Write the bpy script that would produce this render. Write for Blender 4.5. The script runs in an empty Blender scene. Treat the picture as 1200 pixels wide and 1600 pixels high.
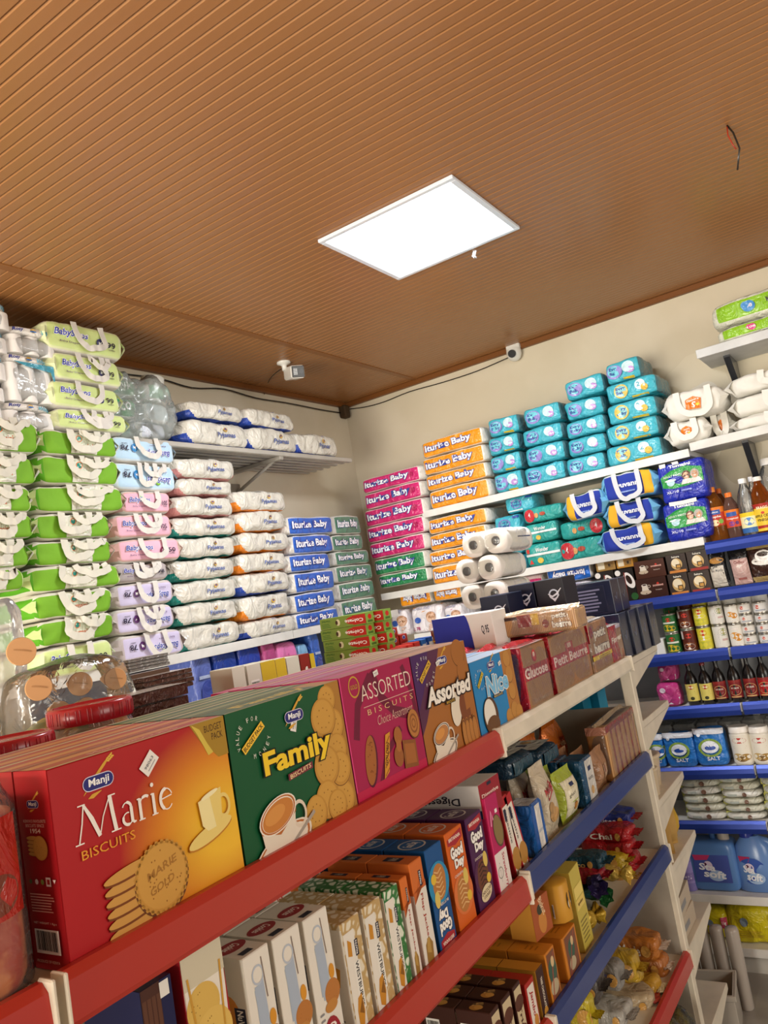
import bpy, bmesh, math, random
from math import sin, cos, pi, radians, sqrt
from mathutils import Vector, Matrix, noise, Euler
random.seed(7)
SC = bpy.context.scene
COL = SC.collection

# ------------------------------------------------------------------ camera
CAMZ = 1.92
YAW, PITCH, ROLL, FOC = 0.55850039, 0.1065916, -0.17274465, 1241.5
_f = Vector((-sin(YAW)*cos(PITCH), cos(YAW)*cos(PITCH), sin(PITCH)))
_r0 = Vector((cos(YAW), sin(YAW), 0)); _u0 = _r0.cross(_f)
_r = _r0*cos(ROLL) + _u0*sin(ROLL); _u = -_r0*sin(ROLL) + _u0*cos(ROLL)
cd = bpy.data.cameras.new('camera'); cam = bpy.data.objects.new('camera', cd); COL.objects.link(cam)
cd.sensor_fit = 'VERTICAL'; cd.sensor_height = 24; cd.lens = FOC/1600*24; cd.clip_start = .02; cd.clip_end = 60
m = Matrix((( _r.x,_u.x,-_f.x,0),(_r.y,_u.y,-_f.y,0),(_r.z,_u.z,-_f.z,CAMZ),(0,0,0,1)))
cam.matrix_world = m; SC.camera = cam
def at(px, py, ax, val):
    """world point where the sight line of a photo pixel meets a real plane of the room"""
    v = _r*((px-600)/FOC) - _u*((py-800)/FOC) + _f
    o = Vector((0,0,CAMZ)); t = (val-o[ax])/v[ax]
    return o + v*t

# ------------------------------------------------------------------ light
SC.view_settings.view_transform = 'Standard'; SC.view_settings.look = 'None'
SC.view_settings.gamma = 1; SC.view_settings.use_curve_mapping = False
SC.view_settings.exposure = 0.35
W = bpy.data.worlds.new('world'); SC.world = W; W.use_nodes = True
W.node_tree.nodes['Background'].inputs[0].default_value = (1.0, .93, .82, 1)
W.node_tree.nodes['Background'].inputs[1].default_value = .22
def area(name, loc, target, sx, sy, power, col):
    l = bpy.data.lights.new(name, 'AREA'); l.shape = 'RECTANGLE'; l.size = sx; l.size_y = sy
    l.energy = power; l.color = col
    o = bpy.data.objects.new(name, l); COL.objects.link(o); o.location = loc
    o.rotation_euler = (Vector(target)-Vector(loc)).to_track_quat('-Z', 'Y').to_euler()
    return o
# daylight coming in through the shop's open front, behind and to the right of the camera
area('shopfront_daylight', (-1.5, -3.4, 1.25), (-1.5, 2.0, 2.3), 2.6, 2.0, 310, (1.0, .93, .80))
area('side_doorway_daylight', (3.4, 1.4, 2.2), (-2.2, 2.2, 1.9), 2.6, 1.6, 62, (1.0, .94, .84))
area('panel_lamp', (-1.195, 2.49, 3.165), (-1.195, 2.49, 0), .5, .5, 24, (.93, .96, 1.0))

# ------------------------------------------------------------------ materials
def lin(c):
    if isinstance(c, str):
        c = [int(c[i:i+2],16)/255 for i in (0,2,4)]
    return tuple((x/12.92 if x <= .04045 else ((x+.055)/1.055)**2.4) for x in c[:3])
_M = {}
def M(c, kind='card'):
    k = (c, kind)
    if k in _M: return _M[k]
    mt = bpy.data.materials.new(kind+'_'+str(c)); mt.use_nodes = True; _M[k] = mt
    nt = mt.node_tree; b = nt.nodes['Principled BSDF']; N = nt.nodes.new; L = nt.links.new
    b.inputs['Base Color'].default_value = (*lin(c), 1)
    def bump(scale, strength, dist, detail=3, distort=0, ttype='n'):
        tc = N('ShaderNodeTexCoord'); t = N('ShaderNodeTexNoise')
        t.inputs['Scale'].default_value = scale; t.inputs['Detail'].default_value = detail
        t.inputs['Distortion'].default_value = distort
        bp = N('ShaderNodeBump'); bp.inputs['Strength'].default_value = strength; bp.inputs['Distance'].default_value = dist
        L(tc.outputs['Object'], t.inputs['Vector']); L(t.outputs['Fac'], bp.inputs['Height']); L(bp.outputs['Normal'], b.inputs['Normal'])
        return tc, t
    R = b.inputs['Roughness']
    if kind == 'card': R.default_value = .42; b.inputs['Specular IOR Level'].default_value = .28
    elif kind == 'matte': R.default_value = .75; b.inputs['Specular IOR Level'].default_value = .2
    elif kind == 'film':
        R.default_value = .20; bump(13, .85, .022, 4, 1.7)
    elif kind == 'foil':
        R.default_value = .22; b.inputs['Metallic'].default_value = .35; bump(28, .8, .01, 4, 2.0)
    elif kind == 'cloth':
        R.default_value = .8; bump(30, .3, .006, 3, .5)
    elif kind == 'plastic': R.default_value = .25
    elif kind == 'metal': R.default_value = .3; b.inputs['Metallic'].default_value = .9
    elif kind == 'paint':
        R.default_value = .45
        tc, t = bump(6, .1, .002)
        t2 = N('ShaderNodeTexNoise'); t2.inputs['Scale'].default_value = 9; t2.inputs['Detail'].default_value = 5
        cr = N('ShaderNodeMapRange'); cr.inputs[1].default_value=.35; cr.inputs[2].default_value=.75; cr.inputs[3].default_value=1.05; cr.inputs[4].default_value=.82
        mx = N('ShaderNodeMix'); mx.data_type='RGBA'; mx.blend_type='MULTIPLY'; mx.inputs[0].default_value=1
        mx.inputs[6].default_value=(*lin(c),1)
        L(tc.outputs['Object'], t2.inputs['Vector']); L(t2.outputs['Fac'], cr.inputs[0]); L(cr.outputs[0], mx.inputs[7]); L(mx.outputs[2], b.inputs['Base Color'])
    elif kind == 'glass':
        R.default_value = .08; b.inputs['Transmission Weight'].default_value = .75; b.inputs['IOR'].default_value = 1.2
    elif kind in ('clear','haze'):   # thin clear wrapping film or thin clear plastic
        nt.nodes.remove(b); tr = N('ShaderNodeBsdfTransparent'); gl = N('ShaderNodeBsdfGlossy'); mx = N('ShaderNodeMixShader')
        df = N('ShaderNodeBsdfDiffuse'); df.inputs['Color'].default_value = (*lin(c),1); m2 = N('ShaderNodeMixShader'); m2.inputs[0].default_value = .07 if kind=='clear' else .32
        gl.inputs['Roughness'].default_value = .12; lw = N('ShaderNodeLayerWeight'); lw.inputs[0].default_value = .35
        tc = N('ShaderNodeTexCoord'); t = N('ShaderNodeTexNoise'); t.inputs['Scale'].default_value = 22; t.inputs['Distortion'].default_value = 1.5
        bp = N('ShaderNodeBump'); bp.inputs['Strength'].default_value=.5; bp.inputs['Distance'].default_value=.008
        L(tc.outputs['Object'], t.inputs['Vector']); L(t.outputs['Fac'], bp.inputs['Height']); L(bp.outputs[0], gl.inputs['Normal']); L(bp.outputs[0], lw.inputs['Normal'])
        L(tr.outputs[0], m2.inputs[1]); L(df.outputs[0], m2.inputs[2])
        L(lw.outputs['Fresnel'], mx.inputs[0]); L(m2.outputs[0], mx.inputs[1]); L(gl.outputs[0], mx.inputs[2]); L(mx.outputs[0], nt.nodes['Material Output'].inputs[0])
    return mt
def M2(name, c1, c2, scale, kind='wave', axis='X', rough=.35, bump=0, lo=.4, hi=.6):
    """two printed colours: waves, spots or noise"""
    if name in _M: return _M[name]
    mt = bpy.data.materials.new(name); mt.use_nodes = True; _M[name] = mt
    nt = mt.node_tree; b = nt.nodes['Principled BSDF']; N = nt.nodes.new; L = nt.links.new
    tc = N('ShaderNodeTexCoord')
    if kind == 'wave':
        t = N('ShaderNodeTexWave'); t.bands_direction = axis; t.inputs['Scale'].default_value = scale; t.inputs['Distortion'].default_value=.6; o = t.outputs['Fac']
    elif kind == 'cell':
        t = N('ShaderNodeTexVoronoi'); t.feature='DISTANCE_TO_EDGE'; t.inputs['Scale'].default_value = scale; o = t.outputs['Distance']
    else:
        t = N('ShaderNodeTexNoise'); t.inputs['Scale'].default_value = scale; t.inputs['Detail'].default_value=4; o = t.outputs['Fac']
    mr = N('ShaderNodeMapRange'); mr.inputs[1].default_value = lo; mr.inputs[2].default_value = hi
    mx = N('ShaderNodeMix'); mx.data_type='RGBA'; mx.inputs[6].default_value=(*lin(c1),1); mx.inputs[7].default_value=(*lin(c2),1)
    L(tc.outputs['Object'], t.inputs['Vector']); L(o, mr.inputs[0]); L(mr.outputs[0], mx.inputs[0]); L(mx.outputs[2], b.inputs['Base Color'])
    b.inputs['Roughness'].default_value = rough
    if bump:
        n = N('ShaderNodeTexNoise'); n.inputs['Scale'].default_value=18; n.inputs['Distortion'].default_value=1.2
        bp = N('ShaderNodeBump'); bp.inputs['Strength'].default_value=bump; bp.inputs['Distance'].default_value=.01
        L(tc.outputs['Object'], n.inputs['Vector']); L(n.outputs['Fac'], bp.inputs['Height']); L(bp.outputs[0], b.inputs['Normal'])
    return mt
def Mglow(name, base, glow, mid, cx, cz, r):
    """printed artwork: a round golden burst on a coloured ground (object coordinates)"""
    if name in _M: return _M[name]
    mt = bpy.data.materials.new(name); mt.use_nodes = True; _M[name] = mt
    nt = mt.node_tree; b = nt.nodes['Principled BSDF']; N = nt.nodes.new; L = nt.links.new
    tc = N('ShaderNodeTexCoord'); mp = N('ShaderNodeMapping'); mp.inputs['Location'].default_value=(-cx/r,0,-cz/(r*.8)); mp.inputs['Scale'].default_value=(1/r,0,1/(r*.8))
    g = N('ShaderNodeTexGradient'); g.gradient_type='SPHERICAL'; cr = N('ShaderNodeValToRGB')
    e = cr.color_ramp.elements; e[0].position=0; e[0].color=(*lin(base),1); e[1].position=.75; e[1].color=(*lin(glow),1)
    k = e.new(.35); k.color=(*lin(mid),1)
    L(tc.outputs['Object'], mp.inputs[0]); L(mp.outputs[0], g.inputs[0]); L(g.outputs['Fac'], cr.inputs[0]); L(cr.outputs[0], b.inputs['Base Color'])
    b.inputs['Roughness'].default_value=.35; b.inputs['Specular IOR Level'].default_value=.35
    return mt

# ------------------------------------------------------------------ mesh builder
class MB:
    def __init__(s): s.v=[]; s.f=[]; s.m=[]; s.sm=[]; s.mats=[]
    def mi(s, m):
        if m not in s.mats: s.mats.append(m)
        return s.mats.index(m)
    def add(s, vs, fs, mat, smooth=False):
        o = len(s.v); s.v += [tuple(p) for p in vs]; k = s.mi(mat)
        for f in fs: s.f.append([i+o for i in f]); s.m.append(k); s.sm.append(smooth)
    def box(s, x0,x1,y0,y1,z0,z1, mat, bev=0):
        if bev > 0:
            b = min(bev, (x1-x0)/3, (y1-y0)/3, (z1-z0)/3); c=[]
            # chamfered box: 24 vertices
            X=(x0,x1);Y=(y0,y1);Z=(z0,z1); vs=[]; idx={}
            for i in (0,1):
                for j in (0,1):
                    for k in (0,1):
                        sx=b if i==0 else -b; sy=b if j==0 else -b; sz=b if k==0 else -b
                        for a,p in enumerate(((X[i],Y[j]+sy,Z[k]+sz),(X[i]+sx,Y[j],Z[k]+sz),(X[i]+sx,Y[j]+sy,Z[k]))):
                            idx[i,j,k,a]=len(vs); vs.append(p)
            g=lambda *q: idx[q]
            F=[]
            for i in (0,1): F.append([g(i,0,0,0),g(i,0,1,0),g(i,1,1,0),g(i,1,0,0)][::(1 if i==0 else -1)])
            for j in (0,1): F.append([g(0,j,0,1),g(1,j,0,1),g(1,j,1,1),g(0,j,1,1)][::(1 if j==0 else -1)])
            for k in (0,1): F.append([g(0,0,k,2),g(0,1,k,2),g(1,1,k,2),g(1,0,k,2)][::(1 if k==0 else -1)])
            for j in (0,1):
                for k in (0,1): F.append([g(0,j,k,1),g(1,j,k,1),g(1,j,k,2),g(0,j,k,2)])
            for i in (0,1):
                for k in (0,1): F.append([g(i,0,k,0),g(i,1,k,0),g(i,1,k,2),g(i,0,k,2)])
            for i in (0,1):
                for j in (0,1): F.append([g(i,j,0,0),g(i,j,1,0),g(i,j,1,1),g(i,j,0,1)])
            for i in (0,1):
                for j in (0,1):
                    for k in (0,1): F.append([g(i,j,k,0),g(i,j,k,1),g(i,j,k,2)])
            s.add(vs,F,mat); return
        vs=[(x,y,z) for x in (x0,x1) for y in (y0,y1) for z in (z0,z1)]
        s.add(vs,[(0,1,3,2),(4,6,7,5),(0,4,5,1),(2,3,7,6),(0,2,6,4),(1,5,7,3)],mat)
    def lathe(s, prof, mat, seg=24, c=(0,0,0), axis='z', caps=True, sq=0):
        n=len(prof); vs=[]; fs=[]
        for r,z in prof:
            for i in range(seg):
                a=2*pi*i/seg; x,y=r*cos(a),r*sin(a)
                if sq: 
                    q=(abs(cos(a))**sq+abs(sin(a))**sq)**(1/sq); x/=q; y/=q
                p={'z':(x,y,z),'y':(x,z,y),'x':(z,x,y)}[axis]
                vs.append((p[0]+c[0],p[1]+c[1],p[2]+c[2]))
        for j in range(n-1):
            for i in range(seg):
                k=(i+1)%seg; fs.append((j*seg+i,j*seg+k,(j+1)*seg+k,(j+1)*seg+i))
        s.add(vs,fs,mat,True)
        if caps:
            s.add(vs[:seg],[tuple(range(seg))[::-1]],mat); s.add(vs[-seg:],[tuple(range(seg))],mat)
    def tube(s, pts, r, mat, seg=8):
        pts=[Vector(p) for p in pts]; vs=[]; fs=[]
        for i,p in enumerate(pts):
            d=(pts[min(i+1,len(pts)-1)]-pts[max(i-1,0)]).normalized()
            a=d.orthogonal().normalized() if i==0 else (a-d*a.dot(d)).normalized()
            b=d.cross(a)
            for k in range(seg):
                t=2*pi*k/seg; vs.append(p+(a*cos(t)+b*sin(t))*r)
        for i in range(len(pts)-1):
            for k in range(seg):
                l=(k+1)%seg; fs.append((i*seg+k,i*seg+l,(i+1)*seg+l,(i+1)*seg+k))
        fs.append(tuple(range(seg))[::-1]); fs.append(tuple(range((len(pts)-1)*seg,len(pts)*seg)))
        s.add(vs,fs,mat,True)
    def grid(s, fn, nu, nv, mat, smooth=True, matf=None):
        vs=[fn(i/nu,j/nv) for j in range(nv+1) for i in range(nu+1)]
        if matf is None:
            s.add(vs,[(j*(nu+1)+i,j*(nu+1)+i+1,(j+1)*(nu+1)+i+1,(j+1)*(nu+1)+i) for j in range(nv) for i in range(nu)],mat,smooth)
        else:
            o=len(s.v); s.v += [tuple(p) for p in vs]
            for j in range(nv):
                for i in range(nu):
                    s.f.append([o+j*(nu+1)+i,o+j*(nu+1)+i+1,o+(j+1)*(nu+1)+i+1,o+(j+1)*(nu+1)+i]); s.m.append(s.mi(matf((i+.5)/nu,(j+.5)/nv))); s.sm.append(smooth)
    def ribbon(s, pts, wv, mat, th=.0012, smooth=True):
        """a strap: centre line pts, half-width vectors wv"""
        n=len(pts); vs=[]
        for p,w in zip(pts,wv):
            p=Vector(p); w=Vector(w); vs += [p-w, p+w]
        s.add(vs,[(2*i,2*i+1,2*i+3,2*i+2) for i in range(n-1)],mat,smooth)
        vs2=[Vector(v)+Vector((0,th,0)) for v in vs]
        s.add(vs2,[(2*i,2*i+2,2*i+3,2*i+1) for i in range(n-1)],mat,smooth)
        for e in (0,1): s.add([p for i in range(n) for p in (vs[2*i+e],vs2[2*i+e])],[(2*i,2*i+1,2*i+3,2*i+2) for i in range(n-1)],mat,smooth)
    def mesh(s, name):
        me = bpy.data.meshes.new(name); me.from_pydata(s.v, [], s.f)
        for mt in s.mats: me.materials.append(mt)
        me.polygons.foreach_set('material_index', s.m); me.polygons.foreach_set('use_smooth', s.sm)
        me.update(); return me
    def build(s, name, parent=None, label=None):
        o = bpy.data.objects.new(name, s.mesh(name)); COL.objects.link(o)
        if parent is not None: o.parent = parent
        if label: o['label'] = label
        return o
def empty(name):
    o = bpy.data.objects.new(name, None); COL.objects.link(o); o.empty_display_size=.03; return o
def tag(o, label, cat, group=None, kind=None):
    o['label']=label; o['category']=cat
    if group: o['group']=group
    if kind: o['kind']=kind
    return o
def struct(o): o['kind']='structure'; return o
def put(o, loc, rz=0, rx=0, ry=0):
    o.location = loc; o.rotation_euler = (rx, ry, rz); return o

# ------------------------------------------------------------------ text
_T = {}
def glyphs(txt, bold=0, res=2, shear=0):
    k=(txt,bold,res,shear)
    if k in _T: return _T[k]
    c = bpy.data.curves.new('t','FONT'); c.body=txt; c.offset=bold; c.resolution_u=res; c.shear=shear; c.fill_mode='FRONT'
    o = bpy.data.objects.new('t',c); COL.objects.link(o)
    me = bpy.data.meshes.new_from_object(o)
    vs=[(v.co.x,v.co.y) for v in me.vertices]; fs=[tuple(p.vertices) for p in me.polygons]
    bpy.data.objects.remove(o); bpy.data.curves.remove(c); bpy.data.meshes.remove(me)
    if not vs: vs=[(0,0)]
    x0=min(v[0] for v in vs);x1=max(v[0] for v in vs);y0=min(v[1] for v in vs);y1=max(v[1] for v in vs)
    _T[k]=(vs,fs,x0,y0,max(x1-x0,1e-4),max(y1-y0,1e-4)); return _T[k]
class D:
    """prints artwork on a surface. coordinates run 0..1 over the face; S(u,v,o) -> point"""
    def __init__(s, mb, S, W, H, off=.0003, step=.00006, kind='card', sub=0):
        s.mb=mb; s.S=S; s.W=W; s.H=H; s.o=off; s.st=step; s.k=kind; s.sub=sub
    def m(s, c): return c if isinstance(c, bpy.types.Material) else M(c, s.k)
    def nx(s): s.o += s.st; return s.o
    def rect(s,u0,v0,u1,v1,c,n=None):
        o=s.nx(); n = n or (s.sub or 1); nv = n if n==1 else max(2,n//2)
        s.mb.grid(lambda a,b: s.S(u0+(u1-u0)*a, v0+(v1-v0)*b, o), n, nv, s.m(c))
    def poly(s,pts,c):
        o=s.nx(); s.mb.add([s.S(u,v,o) for u,v in pts],[tuple(range(len(pts)))],s.m(c))
    def ell(s,u,v,ru,rv=None,c='ffffff',seg=20,rot=0,a0=0,a1=360):
        """radii as fractions of the face HEIGHT so that ru == rv is round"""
        rv = ru if rv is None else rv; o=s.nx(); q=radians(rot); P=[]
        k = s.H/s.W
        full = a1-a0>=360
        for i in range(seg + (0 if full else 1)):
            t=radians(a0+(a1-a0)*i/seg); x,y=ru*cos(t),rv*sin(t)
            P.append(s.S(u+(x*cos(q)-y*sin(q))*k, v+x*sin(q)+y*cos(q), o))
        cen=s.S(u,v,o)
        n=len(P); s.mb.add([cen]+P,[(0,1+i,1+(i+1)%n) for i in range(n if full else n-1)],s.m(c),True)
    def ring(s,u,v,r,w,c,seg=24,ky=1,rot=0):
        o=s.nx(); k=s.H/s.W; q=radians(rot); vs=[]
        for i in range(seg):
            t=2*pi*i/seg
            for R in (r,r-w):
                x,y=R*cos(t),R*sin(t)*ky; vs.append(s.S(u+(x*cos(q)-y*sin(q))*k, v+x*sin(q)+y*cos(q), o))
        s.mb.add(vs,[(2*i,2*i+1,(2*i+3)%(2*seg),(2*i+2)%(2*seg)) for i in range(seg)],s.m(c))
    def stroke(s,pts,w,c):
        """polyline of width w (fraction of the face height)"""
        o=s.nx(); k=s.W/s.H; P=[Vector((u*k,v,0)) for u,v in pts]; vs=[]
        ws = w if isinstance(w,(list,tuple)) else [w]*len(P)
        for i,p in enumerate(P):
            d=(P[min(i+1,len(P)-1)]-P[max(i-1,0)]); d = d.normalized() if d.length>0 else Vector((1,0,0)); n=Vector((-d.y,d.x,0))*ws[i]/2
            for q in (p+n,p-n): vs.append(s.S(q.x/k,q.y,o))
        s.mb.add(vs,[(2*i,2*i+1,2*i+3,2*i+2) for i in range(len(P)-1)],s.m(c))
    def text(s,t,u,v,w,h,c,bold=.01,rot=0,shear=0,out=None,ob=.04,res=2,skew=0):
        """text fitted in a box centred at u,v; w,h are fractions of face width/height along the text's own axes when rot=0;
        for rot = +-90 w is a fraction of the HEIGHT and h of the WIDTH"""
        if out is not None: s._t(t,u,v,w,h,out,bold+ob,rot,shear,res,bold,skew)
        s._t(t,u,v,w,h,c,bold,rot,shear,res,bold,skew)
    def _t(s,t,u,v,w,h,c,bold,rot,shear,res,refb,skew):
        vs,fs,x0,y0,tw,th = glyphs(t,bold,res,shear)
        _,_,rx0,ry0,rw,rh = glyphs(t,refb,res,shear)
        o=s.nx()
        if abs(rot)==90: mw,mh=w*s.H,h*s.W
        else: mw,mh=w*s.W,h*s.H
        q=radians(rot); P=[]
        for x,y in vs:
            X=((x-rx0)/rw-.5)*mw; Y=((y-ry0)/rh-.5)*mh; Y += X*skew
            P.append(s.S(u+(X*cos(q)-Y*sin(q))/s.W, v+(X*sin(q)+Y*cos(q))/s.H, o))
        s.mb.add(P,fs,s.m(c))
    def lines(s,u0,v0,u1,v1,n,c,fill=.35):
        hgt=(v1-v0)/n; rr=random.Random(int(u0*977+v0*313))
        for i in range(n):
            e=u1-(u1-u0)*rr.random()*.18
            s.rect(u0,v0+i*hgt,e,v0+i*hgt+hgt*fill,c,n=1)
    def barcode(s,u0,v0,u1,v1,c='1a1a1a',n=18):
        s.rect(u0,v0,u1,v1,'f4f0ea',n=1); rr=random.Random(3); x=u0+(u1-u0)*.06; e=u1-(u1-u0)*.06
        d=(e-x)/n
        for i in range(n): s.rect(x+i*d,v0+(v1-v0)*.14,x+i*d+d*rr.choice((.35,.5,.7)),v1-(v1-v0)*.06,c,n=1)

def face(mb,o,U,V,N,W,H,**k):
    o,U,V,N=map(Vector,(o,U,V,N))
    return D(mb,lambda u,v,f:o+U*(u*W)+V*(v*H)+N*f,W,H,**k)
def carton_faces(mb,w,h,d,kind='card'):
    F={}
    F['front']=face(mb,(-w/2,-d/2,0),(1,0,0),(0,0,1),(0,-1,0),w,h,kind=kind)
    F['left']=face(mb,(-w/2,d/2,0),(0,-1,0),(0,0,1),(-1,0,0),d,h,kind=kind)
    F['right']=face(mb,(w/2,-d/2,0),(0,1,0),(0,0,1),(1,0,0),d,h,kind=kind)
    F['top']=face(mb,(-w/2,-d/2,h),(1,0,0),(0,1,0),(0,0,1),w,d,kind=kind)
    return F
def carton(name,w,h,d,body,fn=None,parent=None,kind='card',bev=.0015):
    mb=MB(); b = body if isinstance(body,bpy.types.Material) else M(body,kind)
    mb.box(-w/2,w/2,-d/2,d/2,0,h,b,bev)
    if fn: fn(carton_faces(mb,w,h,d,kind))
    return mb.build(name,parent)

# ------------------------------------------------------------------ soft packs
def soft(mb,w,h,d,mat,seed=0,p=5,amp=.006,freq=9,nu=20,nv=9,nd=10,matf=None,sag=0,hexa=0):
    """puffy wrapped pack standing on z=0; returns the printing surface of its front"""
    hw,hd,hh=w/2,d/2,h/2; off=Vector((seed*7.31,seed*3.17,seed*1.9))
    def warp(q):
        n=Vector((math.copysign(abs(q.x/hw)**(p-1),q.x),math.copysign(abs(q.y/hd)**(p-1),q.y),math.copysign(abs(q.z/hh)**(p-1),q.z)))
        n.normalize(); k=noise.noise(q*freq+off)*amp + noise.noise(q*freq*3.1+off)*amp*.45
        q2=q+n*k; e=abs(q.x/hw)
        if hexa and e>.8: q2.z*=1-hexa*(e-.8)/.2
        if sag: q2.z -= sag*(q.x/hw)**2*hh
        q2.z=max(-hh+.0005,min(hh+amp,q2.z)); return q2+Vector((0,0,hh))
    def g(t): # denser near the edges
        t=2*t-1; return math.copysign(1-(1-abs(t))**1.35,t)
    def pt(a,b,c):
        n=(abs(a)**p+abs(b)**p+abs(c)**p)**(1/p); return warp(Vector((a/n*hw,b/n*hd,c/n*hh)))
    mf=lambda f:(None if matf is None else (lambda u,v:matf(f,u,v)))
    mb.grid(lambda u,v:pt(g(u),-1,g(v)),nu,nv,mat,True,mf('front'))
    mb.grid(lambda u,v:pt(g(1-u),1,g(v)),nu,nv,mat,True,mf('back'))
    mb.grid(lambda u,v:pt(-1,g(1-u),g(v)),nd,nv,mat,True,mf('left'))
    mb.grid(lambda u,v:pt(1,g(u),g(v)),nd,nv,mat,True,mf('right'))
    mb.grid(lambda u,v:pt(g(u),g(v),1),nu,nd,mat,True,mf('top'))
    mb.grid(lambda u,v:pt(g(u),g(1-v),-1),nu,nd,mat,True,mf('bottom'))
    def S(u,v,o):
        x=(u-.5)*w*.999; z=(v-.5)*h*.999; s=1-abs(x/hw)**p-abs(z/hh)**p
        y=-hd*max(s,.02)**(1/p); q=warp(Vector((x,y,z))); q.y-=o; return q
    return D(mb,S,w,h,off=.0050,step=.00012,kind='film',sub=12)

def strap(mb,w,h,d,mat,seed,u0=.4,u1=.62,drop=.8,wid=.011,top=1.0):
    """carry handle of a bag: two bands coming down its front and joined by a slack crossing band"""
    rr=random.Random(seed*13+5); dr=drop*rr.uniform(.75,1.0)
    a0=(u0+rr.uniform(-.03,.02)-.5)*w; a1=(u1+rr.uniform(-.02,.05)-.5)*w; zt=h*top; zb=zt-h*dr; sx=rr.uniform(-.07,.07)*w; tl=rr.uniform(-.15,.15)*h
    K=[(a0,zt),(a0+sx*.3,zt-(zt-zb)*.45),(a0+sx+(a1-a0)*.08,zb+h*.16+tl*.5),(a0+sx+(a1-a0)*.3,zb+tl*.4),((a0+a1)/2+sx,zb),(a1+sx-(a1-a0)*.3,zb-tl*.2),(a1+sx-(a1-a0)*.06,zb+h*.16),(a1+sx*.3,zt-(zt-zb)*.5),(a1,zt)]
    Q=[]
    for i in range(len(K)-1):
        p0=Vector(K[max(i-1,0)]);p1=Vector(K[i]);p2=Vector(K[i+1]);p3=Vector(K[min(i+2,len(K)-1)])
        for k in range(3):
            t=k/3; Q.append(.5*((2*p1)+(p2-p0)*t+(2*p0-5*p1+4*p2-p3)*t*t+(3*p1-p0-3*p2+p3)*t**3))
    Q.append(Vector(K[-1])); n=len(Q); pts=[];wv=[]
    for i,q in enumerate(Q):
        tg=(Q[min(i+1,n-1)]-Q[max(i-1,0)]).normalized(); s=sin(pi*i/(n-1))
        pts.append((q.x,-d/2-.007-.014*s-.005*noise.noise(Vector((i*.5,seed,0))),q.y))
        wv.append(Vector((-tg.y,.35*noise.noise(Vector((i*.35,seed,3))),tg.x))*wid)
    mb.ribbon(pts,wv,mat)

# ================================================================== THE ROOM
XL, YB, ZC = -2.78, 4.20, CAMZ+1.27
mb=MB(); mb.box(XL-.1,3.9,-4.2,YB+.1,-.08,0,M2('floor_tiles','a8a39a','8f8a82',3,'noise',rough=.3))
struct(mb.build('floor'))
def plaster(name,a,b):
    mt=M2(name,a,b,1.6,'noise',rough=.8,lo=.42,hi=.62)
    return mt
PL=plaster('plaster_cream','ddd3be','d3c8b0')
mb=MB(); mb.box(XL-.1,XL,-4.2,YB+.1,0,ZC+.05,PL); struct(mb.build('wall_left'))
mb=MB(); mb.box(XL,3.9,YB,YB+.1,0,ZC+.05,PL)
dd=face(mb,(XL,YB,0),(1,0,0),(0,0,1),(0,-1,0),3.9-XL,ZC)
def patch(px,py,rx,rz,c,seed):
    p=at(px,py,1,YB); k=(p.x-XL)/(3.9-XL); P=[]
    for i in range(26):
        t=2*pi*i/26; q=1+.35*noise.noise(Vector((cos(t)*1.5+seed,sin(t)*1.5,seed)))
        P.append((k+rx*q*cos(t)/(3.9-XL), p.z/ZC+rz*q*sin(t)/ZC))
    dd.poly(P,M(c,'matte'))
patch(1088,600,.16,.13,'d9cfb8',1); patch(1100,625,.10,.08,'dcd6c8',4); patch(1160,720,.10,.12,'cfc4ac',6)
struct(mb.build('wall_back'))
# tongue-and-groove plastic boards: real grooves
CE=M('98683c','card').copy(); CE.name='ceiling_board'
_b=CE.node_tree.nodes['Principled BSDF']; _b.inputs['Roughness'].default_value=.30; _b.inputs['Specular IOR Level'].default_value=.45
def ceiling_part(x0,x1,ph,name):
    mb=MB(); y=-4.2+ph; per=.0352; vs=[];fs=[]
    prof=[]
    while y<YB:
        prof += [(y,ZC),(y+.0270,ZC),(y+.0278,ZC+.0062),(y+.0290,ZC+.0062)]; y+=per
    prof.append((y,ZC))
    for i in range(len(prof)-1):
        (a,za),(b,zb)=prof[i],prof[i+1]
        vs+= [(x0,a,za),(x1,a,za),(x1,b,zb),(x0,b,zb)]; k=len(vs)-4; fs.append((k,k+1,k+2,k+3))
    mb.add(vs,fs,CE)
    mb.box(x0,x1,-4.2,YB,ZC+.006,ZC+.05,CE)
    return struct(mb.build(name))
ceiling_part(-2.215,3.9,0,'ceiling'); ceiling_part(XL,-2.235,.012,'ceiling_side')
TR=M('7a4a22','card')
mb=MB(); mb.box(-2.243,-2.207,-4.2,YB,ZC-.004,ZC+.02,M('8a5a30'),.002); struct(mb.build('trim_1'))
mb=MB(); mb.box(XL,XL+.03,-4.2,YB,ZC-.028,ZC+.001,TR,.003); struct(mb.build('trim_2'))
mb=MB(); mb.box(XL,3.9,YB-.03,YB,ZC-.028,ZC+.001,TR,.003); struct(mb.build('trim_3'))

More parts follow.
